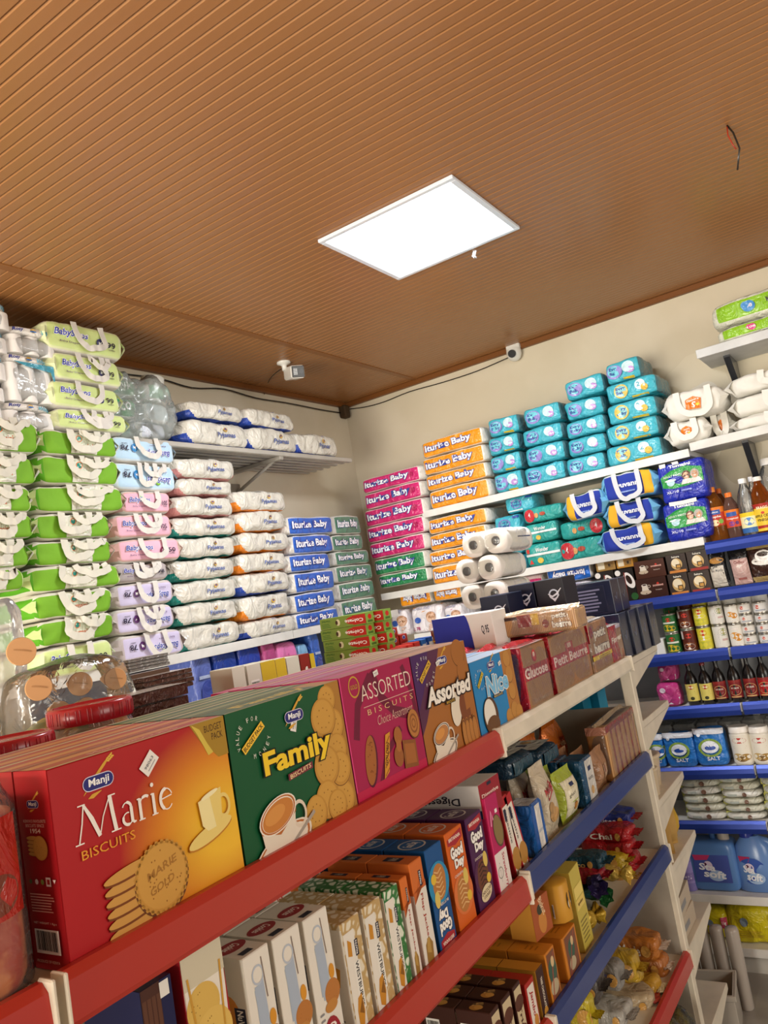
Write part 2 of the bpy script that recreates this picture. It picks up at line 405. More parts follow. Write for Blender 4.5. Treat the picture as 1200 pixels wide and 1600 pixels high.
# ceiling light
r=empty('ceiling_light'); r.location=(-1.195,2.49,ZC); tag(r,'square white LED panel glowing on the brown boarded ceiling','ceiling light')
mb=MB(); FR=M('dfe6f2','plastic')
for a in ((-.27,.27,-.27,-.25),(-.27,.27,.25,.27),(-.27,-.25,-.25,.25),(.25,.27,-.25,.25)): mb.box(a[0],a[1],a[2],a[3],-.014,-.001,FR,.002)
mb.build('frame',r)
EM=bpy.data.materials.new('led_diffuser'); EM.use_nodes=True; e=EM.node_tree.nodes['Principled BSDF']; e.inputs['Emission Color'].default_value=(.86,.92,1,1); e.inputs['Emission Strength'].default_value=7
mb=MB(); mb.box(-.25,.25,-.25,.25,-.011,-.003,EM); mb.build('diffuser',r)
mb=MB(); mb.ribbon([(0,0,0),(.006,0,-.015),(-.004,.002,-.03),(.004,0,-.042)],[(.006,.004,0)]*4,M('f4f4f4','clear')); o=mb.build('tape_end',r); o.location=(.07,.275,-.008)

# loose wires in the ceiling
p=at(1136,196,2,ZC)
mb=MB(); mb.tube([p,p+Vector((.012,0,-.03)),p+Vector((.02,-.01,-.09)),p+Vector((.0,.0,-.15))],.0028,M('26221e','plastic'))
mb.tube([p,p+Vector((-.004,0,-.03)),p+Vector((.004,-.006,-.07)),p+Vector((.01,0,-.085))],.002,M('a8321e','plastic'))
tag(mb.build('loose_wire'),'bare black and red wires hanging from a hole in the ceiling','wire')

# bullet camera
p=at(443,566,2,ZC); r=empty('security_camera'); r.location=p; tag(r,'white bullet security camera hanging from the ceiling near the left wall','camera')
mb=MB(); mb.lathe([(.035,0),(.035,-.008),(.02,-.014),(.013,-.02),(.013,-.045)],M('ecebe6','plastic'),20); mb.build('mount',r)
mb=MB(); h=.034; mb.box(-.035,.035,-.11,.05,-.032,.032,M('f2f0ea','plastic'),.008)
o=mb.build('housing',r); o.location=(.03,.02,-.065); o.rotation_euler=(radians(14),0,radians(52))
mb=MB(); mb.box(-.031,.031,-.116,-.108,-.028,.028,M('141416','plastic'),.002)
for ix in (-.022,-.017,-.012,-.007):
    for iz in (-.012,-.004,.004,.012): mb.box(ix-.0018,ix+.0018,-.118,-.115,iz-.003,iz+.003,M('c8ccd0','plastic'))
mb.lathe([(.012,0),(.012,.003),(.009,.004)],M('2c2c30','plastic'),18,(.015,-.1165,0),'y')
q=mb.build('lens_plate',o,'black lens plate')
# dome camera with its junction box
p=at(806,543,1,YB); r=empty('dome_camera'); r.location=p; tag(r,'white dome security camera on a junction box high on the back wall','camera')
mb=MB(); mb.box(-.04,.04,-.055,0,-.02,.05,M('e4e2dc','plastic'),.004); mb.lathe([(.012,-.058),(.012,-.054)],M('b8b6b0','plastic'),12,(-.018,0,.015),'y'); mb.lathe([(.012,-.058),(.012,-.054)],M('b8b6b0','plastic'),12,(.018,0,.015),'y'); mb.build('junction_box',r)
mb=MB(); mb.lathe([(.041,-.02),(.042,-.035),(.04,-.055),(.03,-.075),(.014,-.086),(.002,-.088)],M('dcdad4','plastic'),24,(0,-.045,0)); dm=mb.build('dome',r)
mb=MB(); mb.lathe([(.022,0),(.022,.012),(.016,.016)][::-1],M('15171c','plastic'),20,(0,0,0),'y'); o=mb.build('lens',dm,'black lens'); o.location=(0.004,-.094,-.055); o.rotation_euler=(radians(22),0,0)
# cables
def cable(pts,rad,label,seg=6,col='1e1c1a'):
    P=[Vector(a) for a in pts]; Q=[]
    for i in range(len(P)-1):
        for k in range(4):
            t=k/4; p0=P[max(i-1,0)];p1=P[i];p2=P[i+1];p3=P[min(i+2,len(P)-1)]
            Q.append(.5*((2*p1)+(p2-p0)*t+(2*p0-5*p1+4*p2-p3)*t*t+(3*p1-p0-3*p2+p3)*t**3))
    Q.append(P[-1]); mb=MB(); mb.tube(Q,rad,M(col,'plastic'),seg); return tag(mb.build('cable'),label,'cable')
cb=lambda q,g=.012:[at(x,y,1,YB-g) for x,y in q]
cable(cb([(538,640),(570,636),(600,628),(640,612),(690,598),(745,580),(796,558)]),.003,'black cable sagging along the back wall to the dome camera')
cl=lambda q,g=.012:[at(x,y,0,XL+g) for x,y in q]
cable(cl([(190,584),(250,592),(300,606),(350,608),(400,622),(450,630),(500,640),(532,645)]),.004,'black cable running along the top of the left wall')
cable([at(443,574,2,ZC-.01),at(425,588,0,XL+.2),at(415,606,0,XL+.01),at(413,616,0,XL+.01)],.0025,'thin cable hanging from the bullet camera to the left wall')
mb=MB(); p=at(530,640,0,XL); mb.box(p.x,p.x+.05,p.y-.01,p.y+.05,p.z-.06,p.z+.02,M('4a3a28','matte'),.008); tag(mb.build('cable_clamp'),'dark brown cable clamp in the corner under the ceiling','clamp')

# ================================================================== SHELVING
CREAM=M('e0d6c2','paint'); WHITE=M('e6e4de','paint'); REDR=M('b03226','plastic'); BLUER=M('2b3c78','plastic'); GREYP=M('a39a8c','paint'); BLUEM=M('27409a','metal')
BLUEM.node_tree.nodes['Principled BSDF'].inputs['Metallic'].default_value=.35
def rail(r,x,y0,y1,z,mat,hh=.058,cap=True):
    """price channel along +Y on a front at x, top lip at z"""
    mb=MB(); pr=[(-.004,.004),(.006,.004),(.016,-.006),(.020,-hh+.008),(.015,-hh),(-.004,-hh)]
    n=len(pr); vs=[(x+a,yy,z+b) for yy in (y0,y1) for a,b in pr]
    mb.add(vs,[(i,(i+1)%n,n+(i+1)%n,n+i) for i in range(n)]+[tuple(range(n))[::-1],tuple(range(n,2*n))],mat)
    o=mb.build('price_rail',r)
    if cap:
        for yy in (y0,y1):
            s=1 if yy==y0 else -1; c=MB(); c.box(x-.004,x+.024,min(yy,yy-s*.006),max(yy,yy-s*.006),z-hh-.004,z+.007,CREAM,.002); c.build('rail_end_cap',r)
    return o
G1,G2,G3,G4,G5 = CAMZ-.370,CAMZ-.712,CAMZ-1.032,CAMZ-1.392,CAMZ-1.73
XF,XC,XR=-.9,-1.30,-1.72
g=empty('gondola_shelving'); g.location=(0,0,0); tag(g,'long double-sided cream gondola shelf with red and blue price rails','shelving')
def board(r,x0,x1,y0,y1,z,mat=CREAM,t=.028):
    mb=MB(); mb.box(x0,x1,y0,y1,z-t,z,mat,.002); return mb.build('shelf_board',r)
Y0,Y1,Y2=.565,1.77,2.89
board(g,XR,XF,-.7,Y0-.004,G1); board(g,XR,XF,Y0,Y1-.003,G1); board(g,XR,XF,Y1,Y2,G1)
for z in (G2,G3,G4,G5):
    board(g,XC,XF,-.7,Y0-.004,z); board(g,XC,XF,Y0,Y1-.003,z); board(g,XC,XF,Y1,Y2,z)
    board(g,XR,XC-.01,-.7,Y2,z)
mb=MB(); mb.box(XC-.008,XC,-.7,Y2,.05,G1-.03,GREYP); mb.build('back_panel',g)
mb=MB(); mb.box(XR,XF-.01,Y2-.006,Y2,.05,G1-.16,GREYP); mb.build('end_panel',g)
rail(g,XF,-.7,Y0-.02,G1+.009,REDR); rail(g,XF,Y0+.002,Y1-.012,G1+.009,REDR); rail(g,XF,Y1,Y2,G1+.009,CREAM,.045)
for z in (G2,): rail(g,XF,-.7,Y0-.02,z+.009,REDR); rail(g,XF,Y0+.002,Y1-.012,z+.009,REDR); rail(g,XF,Y1,Y2,z+.015,BLUER,.055)
for z,a,b in ((G3,REDR,BLUER),(G4,REDR,REDR),(G5,REDR,REDR)): rail(g,XF,-.7,Y1-.012,z+.009,a); rail(g,XF,Y1,Y2,z+.009,b,.055)
for y in (Y2,):
    for x in (XF-.004,XR):
        mb=MB(); mb.box(x-.03,x+.012,y-.002,y+.034,0,G1+.006,CREAM,.003); mb.build('post',g)
for y in (-.7,Y0-.01,Y1-.01): mb=MB(); mb.box(XC-.02,XC+.015,y-.015,y+.015,0,G1-.03,CREAM,.002); mb.build('post',g)
# end unit
e=empty('end_shelving'); tag(e,'narrow cream shelf unit closing the far end of the gondola','shelving')
EY0,EY1=Y2+.036,3.335
EZ=[CAMZ-.372,CAMZ-.60,CAMZ-.885,CAMZ-1.115,CAMZ-1.395,CAMZ-1.7]
for z in EZ:
    mb=MB(); mb.box(XR,XF,EY0,EY1,z-.025,z,CREAM,.002)
    mb.add([(XF-.001,EY0,z-.025),(XF-.001,EY1,z-.025),(XF-.001,EY0,z-.11),(XF-.012,EY0,z-.025),(XF-.012,EY1,z-.025),(XF-.012,EY0,z-.11)],[(0,1,2),(3,5,4),(0,2,5,3),(1,4,5,2)],CREAM)
    mb.build('shelf_board',e)
mb=MB(); mb.box(XR,XF-.02,EY0,EY0+.006,.05,CAMZ-.60,GREYP); mb.build('back_panel',e)

# left wall shelves
def wunit(name,label):
    r=empty(name); return tag(r,label,'shelving')
LX=XL+.345; LS=CAMZ-.078
l=wunit('wall_shelving','white wall shelf under the diaper stacks along the left wall')
for z in (LS,CAMZ-.40,CAMZ-.75,CAMZ-1.1,CAMZ-1.5):
    for a,b in ((.2,1.55),(1.553,2.90),(2.903,YB-.36)):
        mb=MB(); mb.box(XL+.004,LX+.01,a,b,z-.03,z,WHITE,.002); mb.box(LX+.004,LX+.014,a,b,z-.034,z+.004,WHITE,.001); mb.build('shelf_board',l)
for y in (.2,1.55,2.9): mb=MB(); mb.box(XL+.002,XL+.03,y-.015,y+.015,0,LS+.2,WHITE,.002); mb.build('post',l)
mb=MB(); mb.box(XL+.001,XL+.004,.2,YB-.36,.1,LS-.03,M('4a5468','matte')); mb.build('back_panel',l)
sl=wunit('slatted_shelf','grey-white slatted metal shelf high on the left wall'); TZ=CAMZ+.80; TX=XL+.345
mb=MB(); mb.box(TX-.03,TX,2.165,3.66,TZ-.022,TZ,M('b9b4aa','paint'),.003); mb.build('front_bar',sl)
for k in range(6):
    mb=MB(); x=XL+.02+k*.05; mb.box(x,x+.022,2.165,3.66,TZ-.018,TZ-.004,M('b9b4aa','paint'),.002); mb.build('slat',sl)
for y in (2.2,3.05):
    mb=MB(); mb.box(XL,TX-.005,y-.014,y+.014,TZ-.04,TZ-.02,M('a8a298','paint'),.002); mb.tube([(XL+.01,y,TZ-.14),(TX-.06,y,TZ-.035)],.009,M('a8a298','paint'),8); mb.box(XL,XL+.012,y-.035,y+.035,TZ-.2,TZ-.09,M('8d8477','matte'),.003); mb.build('bracket',sl)

# back wall shelves
BY=YB-.345
bk=wunit('back_wall_shelving','tall white shelf unit with blue price rails along the back wall')
def bz(px,py): return at(px,py,1,BY).z
def brail(r,x0,x1,z,mat,hh=.05):
    mb=MB(); pr=[(.004,.004),(-.006,.004),(-.016,-.008),(-.020,-hh*.55),(-.014,-hh),(.004,-hh)]
    n=len(pr); vs=[(xx,BY+a,z+b) for xx in (x0,x1) for a,b in pr]
    mb.add(vs,[(i,n+i,n+(i+1)%n,(i+1)%n) for i in range(n)]+[tuple(range(n)),tuple(range(n,2*n))[::-1]],mat,False); mb.build('price_rail',r)
XJ=at(1118,923,1,BY).x
def bshelf(r,x0,x1,z,mat=WHITE,t=.028):
    mb=MB(); mb.box(x0,x1,BY,YB-.004,z-t,z,mat,.002); mb.box(x0,x1,BY-.006,BY+.004,z-t-.006,z+.004,mat,.0015); mb.build('shelf_board',r)
BZ=dict(u1=bz(908,742),u2=bz(958,865),r2=bz(1150,841),u3=bz(1060,931),u4=bz(1080,1020),u5=bz(1110,1103),u6=bz(1120,1200),u7=bz(1150,1285),u8=bz(1150,1401),u9=bz(1160,1482))
XM=at(1076,703,1,BY).x
bshelf(bk,at(660,803,1,BY).x,XM,BZ['u1']); bshelf(bk,at(597,937,1,BY).x,at(1099,840,1,BY).x,BZ['u2'])
bshelf(bk,XJ+.01,.75,BZ['r2']); brail(bk,at(1101,848,1,BY).x,.75,BZ['r2'],BLUEM)
bshelf(bk,-2.35,XJ-.3,BZ['u3']-.008)
for k in ('u3','u4','u5','u6','u7'):
    xa = {'u3':-1.35,'u4':-1.35}.get(k,-1.45)
    bshelf(bk,-2.35 if k!='u3' else XJ-.3,XJ+.004,BZ[k]); bshelf(bk,XJ+.01,.75,BZ[k]); brail(bk,xa,XJ,BZ[k]+.004,BLUEM); brail(bk,XJ+.012,.75,BZ[k]+.004,BLUEM)
for k in ('u8','u9'): bshelf(bk,-2.35,XJ+.004,BZ[k]); bshelf(bk,XJ+.01,.75,BZ[k])
for x in (-2.33,XJ,.74): mb=MB(); mb.box(x-.012,x+.016,YB-.04,YB-.003,0,BZ['r2']+.1,WHITE,.002); mb.build('post',bk)
mb=MB(); mb.box(-2.35,.75,YB-.012,YB-.004,.1,BZ['r2']-.03,M('8a8c90','paint')); mb.build('back_panel',bk)
mb=MB(); mb.box(-2.35,.75,BY+.02,BY+.03,0.0,BZ['u9']-.03,M('c9c5bc','paint')); mb.build('kick_plate',bk)
# two bracket shelves at the right
def bracket(r,x,z,hh=.2):
    mb=MB(); pts=[(YB-.03,z-.03),(YB-.002,z-.03),(YB-.002,z-hh),(YB-.03,z-hh),(BY+.12,z-.04),(BY+.12,z-.03)]
    a=[(x-.014,y,q) for y,q in pts]; b=[(x+.014,y,q) for y,q in pts]; n=len(pts)
    mb.add(a+b,[tuple(range(n)),tuple(range(n,2*n))[::-1]]+[(i,n+i,n+(i+1)%n,(i+1)%n) for i in range(n)],M('2a2c32','plastic')); mb.build('bracket',r)
b1=wunit('bracket_shelf','white bracket shelf, highest on the back wall, under the lime packs')
ZT=bz(1145,532); XT=at(1088,553,1,BY).x
bshelf(b1,XT,.75,ZT,M('cfd0d0','paint'),.03); bracket(b1,at(1138,570,1,BY+.12).x,ZT,.2); bracket(b1,.5,ZT)
b2=wunit('bracket_shelf','white bracket shelf on the back wall under the white bagged packs')
ZM=bz(1150,676)
bshelf(b2,XM+.008,.75,ZM,M('d6d4ce','paint'),.03); bracket(b2,at(1166,700,1,BY+.12).x,ZM,.3); bracket(b2,.55,ZM,.3)

# ================================================================== PACKS
ORD=['topmost','second from top','third from top','fourth from top','fifth from top','sixth from top','seventh from top','eighth from top','ninth from top']
def stripes(name,c1,c2,s=28): return M2('stripe_'+name,c1,c2,s,'wave','X',rough=.3,bump=.5,lo=.45,hi=.55)
def k_iturize(w,h,d,seed,v):
    col,flip=v[0],(len(v)>1 and v[1]); C={'pink':('d02b72','f3c6cf'),'orange':('f09a1c','f6dcb4'),'green':('2c8a54','d5e6d2'),'blue':('3a68c8','aebfe0'),'greygreen':('5f8b72','c8d2c6'),'sky':('2470d8','b8cdf0')}[col]
    cm=M(C[0],'film'); st=stripes(col,'f1e8e0',C[1]); pl=M('d9d6cf','film')
    def mf(f,a,b):
        if f=='front': return cm if (.10<b<.88 and .03<a<.93) else (st if .02<a<.97 else pl)
        if f in('top','bottom'): return st
        return pl
    mb=MB(); s=soft(mb,w,h,d,pl,seed,9,.006,matf=mf,nu=28,nv=14)
    if col in('pink','green'): s.ell(.84,.5,.18,.16,'b31b58' if col=='pink' else '1f7d46',rot=40)
    if flip: s.text('Iturize Baby',.5,.5,.70,.46,'fdfcff',.03,rot=180,out='3c4a9a',ob=.05)
    else: s.text('Iturize Baby',.44,.49,.72,.50,'fdfcff',.03,out='3c4a9a' if col!='greygreen' else '466a8c',ob=.055,skew=.02)
    return mb.build('diaper_pack')
def k_pyjama(w,h,d,seed,v):
    col={'teal':'17877a','orange':'f08a22','rose':'d68f8c','navy':'2a49a8'}[v[0]]; body=M('dcd8cc','film'); c2=M(col,'film')
    def mf(f,a,b):
        if f=='front' and a<.13 and b<.42-a*2.6: return c2
        if f=='front' and v[0] in('teal','navy') and .52<a<.66 and b>.93: return c2
        if f=='left' and b<.45: return c2
        if f=='bottom': return c2
        if f=='right' and b<.3: return c2
        return body
    mb=MB(); s=soft(mb,w,h,d,body,seed,5.5,.012,freq=12,matf=mf,nu=28,nv=14)
    s.ell(.60,.66,.10,.09,'c8a24a'); s.ell(.60,.68,.06,.05,'6b5a86')
    s.text('Pyjamas',.60,.42,.26,.26,'4f66a6',.02,shear=.1)
    return mb.build('diaper_pack')
def seam(mb,w,h,d,mat,side):
    """pinched side gusset of a carrier bag: a flat seam standing out of the end"""
    x=side*w/2; s=side
    P=[(x-s*.03,-d/2+.012,h*.86),(x+s*.018,-d/2+.03,h*.52),(x-s*.03,-d/2+.012,h*.12),(x-s*.012,-d/2-.006,h*.5)]
    mb.add(P,[(0,1,3),(1,2,3)],mat); mb.add([(p[0],p[1]+.004,p[2]) for p in P],[(0,3,1),(1,3,2)],mat)
def k_babysteps(w,h,d,seed,v):
    col,num,flip=v; C={'lime':('d6e89a','b9d95c','3a3a6a'),'blue':('c3e2f8','a8d2f2','2a86c8'),'pink':('f3bcd0','e98fb0','8a2050'),'violet':('d8cfee','c9c0ea','5a2a6a'),'dull':('b9b0b0','a79ca6','4a3a50')}[col]
    body=M({'lime':'e2eab8','blue':'dcebf4','pink':'e3b4ae','violet':'d2c6c6','dull':'b4a8a4'}[col],'cloth'); wh=M('dedad2','cloth')
    r=empty('diaper_bag'); mb=MB()
    def mf(f,a,b):
        if f=='front': return M(C[0],'cloth') if (.13<a<.88 and .16<b<.84) else (body if .05<b<.92 else wh)
        return body if f in('left','right') else wh
    s=soft(mb,w,h,d,body,seed,8,.008,matf=mf,nu=26,nv=12,hexa=.38)
    seam(mb,w,h,d,body,-1); seam(mb,w,h,d,body,1)
    rot=180 if flip else 0; X=(lambda u:1-u) if flip else (lambda u:u); Y=(lambda q:1-q) if flip else (lambda q:q)
    s.ell(X(.36),Y(.74),.10,.06,'8cc63f'); s.text('BabySteps',X(.33),Y(.58),.38,.28,'2b3fae',.02,rot=rot,shear=.25,out='f6f6fb',ob=.05)
    s.text('Baby Diapers',X(.31),Y(.30),.24,.08,'6b4a7a',.005,rot=rot)
    s.ell(X(.66),Y(.45),.14,.16,C[2]); s.text('M' if col!='pink' else 'S',X(.66),Y(.45),.035,.12,'ffffff',.02,rot=rot)
    s.text(num,X(.80),Y(.46),.11,.2,'2a2440',.015,rot=rot); s.text('DIAPERS',X(.80),Y(.30),.08,.05,'2a2440',.01,rot=rot)
    mb.build('wrapper',r)
    hb=MB(); strap(hb,w,h,d,wh,seed,.38,.64,.9,.012); hb.build('handle',r)
    if seed%2: hb=MB(); strap(hb,w,h,d,wh,seed+7,.5,.74,.55,.011); hb.build('handle',r)
    return r
def k_green(w,h,d,seed,v):
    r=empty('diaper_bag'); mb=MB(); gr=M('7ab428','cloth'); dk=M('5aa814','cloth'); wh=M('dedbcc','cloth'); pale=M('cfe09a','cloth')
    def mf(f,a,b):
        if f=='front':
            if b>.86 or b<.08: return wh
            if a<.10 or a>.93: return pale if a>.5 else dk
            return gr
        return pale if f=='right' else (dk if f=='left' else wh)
    s=soft(mb,w,h,d,gr,seed,8,.012,matf=mf,nu=28,nv=12,hexa=.38)
    seam(mb,w,h,d,pale,-1); seam(mb,w,h,d,wh,1)
    s.rect(.37,.08,.68,.90,'e6e4d2'); s.rect(.42,.16,.64,.84,'dfe6cf'); s.ell(.47,.66,.12,.12,'2e9a8c'); s.ring(.47,.66,.13,.03,'f08a50'); s.text('tumaini',.53,.38,.2,.2,'d2653c',.02)
    s.rect(.42,.12,.66,.18,'f4f2e8')
    mb.build('wrapper',r)
    hb=MB(); strap(hb,w,h,d,wh,seed,.36,.66,.85,.0135); hb.build('handle',r)
    hb=MB(); strap(hb,w,h,d,wh,seed+3,.5,.80,.42,.012); hb.build('handle',r)
    return r
def k_evry(w,h,d,seed,v):
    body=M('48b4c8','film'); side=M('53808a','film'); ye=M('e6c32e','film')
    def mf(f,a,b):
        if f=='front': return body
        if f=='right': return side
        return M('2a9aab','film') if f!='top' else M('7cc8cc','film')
    mb=MB(); s=soft(mb,w,h,d,body,seed,7,.008,matf=mf,nu=22,nv=12)
    if v=='violet':
        s.ell(.28,.48,.38,.32,'8f86cc'); s.ell(.28,.51,.31,.25,'6fc8d8'); s.text('Evry',.28,.61,.26,.20,'2c3590',.03); s.text('Baby',.28,.40,.26,.20,'2c3590',.03)
        s.ell(.68,.58,.28,.26,'c6e6ea'); s.ell(.73,.42,.18,.15,'b98fd0'); s.text('4+',.74,.42,.1,.13,'f2eafc',.02)
    else:
        s.ell(.32,.5,.36,.36,'d9bd5c'); s.ell(.32,.5,.28,.28,'8ccdd2'); s.text('Evry',.32,.62,.19,.20,'2c3590',.03); s.text('Baby',.32,.41,.19,.20,'2c3590',.03)
        s.ell(.68,.6,.26,.26,'cfeaee'); s.text('2',.65,.62,.06,.24,'3f9fb4',.02); s.ell(.75,.42,.17,.17,'dcb54a')
    if seed%3==0: s.poly([(.5,.06),(.8,.03),(.8,.12),(.5,.13)],'e6c32e')
    return mb.build('diaper_pack')
def k_dora(w,h,d,seed,v):
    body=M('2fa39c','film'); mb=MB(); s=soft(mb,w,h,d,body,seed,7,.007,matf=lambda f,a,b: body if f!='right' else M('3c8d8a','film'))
    if v=='red': s.ell(.82 if seed%2 else .18,.5,.36,.42,'c5303a'); s.text('4',.82 if seed%2 else .18,.55,.05,.3,'f6e8e8',.02); s.ell(.5,.5,.2,.12,'b9503c'); s.ell(.35,.45,.13,.16,'d9a060')
    else:
        s.rect(.04,.48,.95,.58,'e9f0ee'); s.rect(.08,.62,.16,.80,'d8453c'); s.poly([(.1,.15),(.22,.15),(.16,.36)],'d8453c'); s.text('Wonder',.5,.72,.34,.18,'f2f6f6',.02); s.ell(.42,.26,.14,.12,'e0c04a')
    return mb.build('diaper_pack')
def k_vanni(w,h,d,seed,v):
    r=empty('diaper_bag'); mb=MB(); nv=M('2038a0','cloth'); wh=M('d4d6da','cloth'); ye=M('eab024','cloth'); sk=M('6fb4dc','cloth')
    def mf(f,a,b):
        if f=='front':
            if a<.10 or (a>.9): return sk
            if v=='l' and a<.30: return ye
            if v=='r' and a>.70: return ye
            return nv if .14<b<.86 else wh
        return sk if f!='top' else M('3f6a4c','cloth')
    s=soft(mb,w,h,d,nv,seed,6,.014,matf=mf,hexa=.3); seam(mb,w,h,d,sk,-1); seam(mb,w,h,d,sk,1)
    s.text('guvanni',.5,.52,.42,.24,'f4f6fb',.03); s.rect(.34,.26,.6,.31,'8aa4e0')
    mb.build('wrapper',r)
    hb=MB(); strap(hb,w,h,d,wh,seed,.30,.68,.95,.0115); hb.build('handle',r)
    return r
def k_adult(w,h,d,seed,v):
    r=empty('adult_pants_pack'); mb=MB(); bl=M('2230a8','film'); wh=M('ece9e2','cloth')
    s=soft(mb,w,h,d,bl,seed,10,.007,nu=22,nv=18,matf=lambda f,a,b: bl if not(f=='right') else M('2430a0','film')); s.k='film'
    s.poly([(.06,.40),(.30,.34),(.6,.36),(.94,.42),(.94,.76),(.6,.86),(.3,.80),(.06,.66)],'2f9a48')
    s.text('Tumaini',.5,.90,.46,.08,'f6f8fc',.03); s.text('ADULT PANTS',.32,.66,.4,.05,'e8f4e8',.015,skew=.05)
    s.ell(.26,.5,.10,.09,'bfe4ec'); s.ell(.26,.55,.14,.03,'e8f6f8')
    for cx,hr,sk in ((.60,'5a3826','d9a884'),(.78,'b8b0a6','cf9e7c')):
        s.poly([(cx-.13,.40),(cx+.13,.41),(cx+.08,.52),(cx-.08,.52)],'e6e0d6'); s.ell(cx,.62,.105,.115,hr); s.ell(cx,.60,.075,.09,sk); s.ell(cx,.57,.03,.012,'f0e8e0')
        for e in(-.03,.03): s.ell(cx+e,.62,.010,.008,'3a2a22')
    s.text('XL/10',.26,.26,.26,.06,'e8ecfa',.01); s.rect(.44,.24,.66,.28,'8a96e0')
    mb.build('wrapper',r)
    hb=MB(); 
    if v=='top': hb.ribbon([(-w*.36,-d/2+.005,h*.9),(-w*.35,-d/2-.004,h*1.0),(-w*.28,-d/4,h*1.03),(-w*.16,-d/4,h*1.04),(-w*.08,-d/2,h*1.0),(-w*.07,-d/2,h*.93)],[(.014,0,0)]*6,wh)
    else: hb.ribbon([(-w*.3,-d/2-.003,h*.985),(0,-d/2-.006,h*.97),(w*.3,-d/2-.003,h*.985)],[(0,0,.009)]*3,wh)
    hb.build('handle',r); return r
def k_sbag(w,h,d,seed,v):
    r=empty('diaper_bag'); mb=MB(); wh=M('e2dfd6','cloth'); s=soft(mb,w,h,d,wh,seed,5,.016,hexa=.4,nu=26,nv=12)
    seam(mb,w,h,d,wh,-1); seam(mb,w,h,d,wh,1); c='e2761c' if v=='orange' else 'c8286c'
    u=.5 if v=='orange' else .78
    s.poly([(u-.13,.3),(u+.11,.26),(u+.14,.62),(u+.02,.74),(u-.12,.66)],c); s.text('Diapers',u,.60,.2,.09,'fdf4e8',.01,skew=.1); s.text('S',u,.43,.09,.22,'fdf4e8',.03,shear=.3); s.ell(u+.07,.42,.07,.05,'f6d23c')
    mb.build('wrapper',r)
    hb=MB(); strap(hb,w,h,d,wh,seed,.24 if v=='orange' else .5,.72 if v=='orange' else .95,.95,.014); hb.build('handle',r)
    return r
def k_lime(w,h,d,seed,v):
    gm=M('8fc22c','film'); wh=M('dcdccc','film'); mb=MB()
    s=soft(mb,w,h,d,gm,seed,5,.008,nu=26,matf=lambda f,a,b:(gm if .18<b<.82 else wh) if f=='front' else wh)
    s.ell(.36,.5,.24,.22,v); s.ell(.33,.56,.15,.15,v); s.text('108',.355,.52,.08,.14,'f8eef4',.02)
    s.ell(.62,.5,.34,.24,'e9d3de'); s.text('Whoopy',.62,.52,.20,.24,'3a3040',.03,shear=.2)
    return mb.build('diaper_pack')

GRP={}
def place_px(o,ax,a0,a1,z0,val,d,jit=.02,rnd=None):
    rz=(random.random()-.5)*jit
    if ax==0: put(o,(val-d/2,(a0+a1)/2,z0),pi/2+rz)
    else: put(o,((a0+a1)/2,val+d/2,z0),rz)
def column(ax,val,base,rows,fn,depth,desc,colname,cat,group,seed0=0,trim=.004):
    """stack of packs measured row by row: (left px, right px, top px at the middle, variant, description)"""
    n=len(rows); bot=at((rows[-1][0]+rows[-1][1])/2,base,ax,val).z if base>5 else base
    tops=[at((r[0]+r[1])/2,r[2],ax,val).z for r in rows]; out=[]
    for i,rw in enumerate(rows):
        xl,xr,yt,v=rw[:4]; zt=tops[i]; zb=tops[i+1] if i+1<n else bot
        ym=yt+ (rows[i+1][2]-yt if i+1<n else 24)/2; o1=1 if ax==0 else 0
        a0=at(xl,ym,ax,val)[o1]; a1=at(xr,ym,ax,val)[o1]; w=a1-a0; h=zt-zb-.002
        f=rw[5] if len(rw)>5 else fn; dp=rw[6] if len(rw)>6 else depth
        o=f(w,h,dp,seed0+i*3+1,v)
        lab=(rw[4] if rw[4] else desc)
        tag(o,'%s, %s in %s'%(lab,ORD[i] if n>1 else 'alone',colname),cat,group)
        place_px(o,ax,a0,a1,zb,val,dp); out.append(o)
    return out
def px(z,ox,oy,s): return (ox+z[0]/s, oy+z[1]/s)

# ---- left wall, from left to right
F0=LX
g1='green handled diaper bags on the left wall shelf'
col1=[(-70,64,650,'g',''),(-70,63,706,'g',''),(-70,52,757,'g',''),(-70,60,800,'g',''),(-70,55,843,'g',''),(-70,38,889,'g','')]
column(0,F0+.05,925,col1,k_green,.30,'bright green diaper bag with white handles','the leftmost column','diaper bag',g1,11)
col2=[(62,187,672,'g',''),(58,190,712,'g',''),(50,200,757,'g',''),(52,178,800,'g',''),(50,182,842,'g',''),(40,193,882,'g',''),(48,180,922,'g',''),(55,185,962,'g',''),(60,182,1004,('lime','99',False),'pale green bag',k_babysteps)]
column(0,F0+.03,LS,col2,k_green,.30,'green diaper bag','the column right of the leftmost','diaper bag',g1,31)
pale=[(66,195,507,('lime','99',False),''),(80,193,555,('lime','99',False),''),(75,193,598,('lime','99',False),''),(82,203,641,('lime','99',False),'')]
column(0,F0+.03,673,pale,k_babysteps,.30,'pale lime handled diaper bag','the pile on the green bags','diaper bag','pale lime diaper bags on the green bags',51)
tc=[(172,276,683,('blue','78',True),'light blue diaper bag'),(174,279,723,('blue','78',True),'light blue diaper bag'),(190,271,767,('pink','105',False),'pink diaper bag'),(176,272,802,('pink','105',False),'pink diaper bag'),(180,288,840,('pink','50',False),'pink diaper bag'),(178,268,878,('dull','78',False),'grey mauve diaper bag'),(178,276,908,('violet','78',True),'pale violet diaper bag'),(176,279,947,('violet','78',True),'pale violet diaper bag'),(182,292,986,('violet','78',True),'pale violet diaper bag')]
column(0,F0,LS,tc,k_babysteps,.28,'','the blue, pink and violet column','diaper bag','coloured handled diaper bags on the left wall shelf',71)
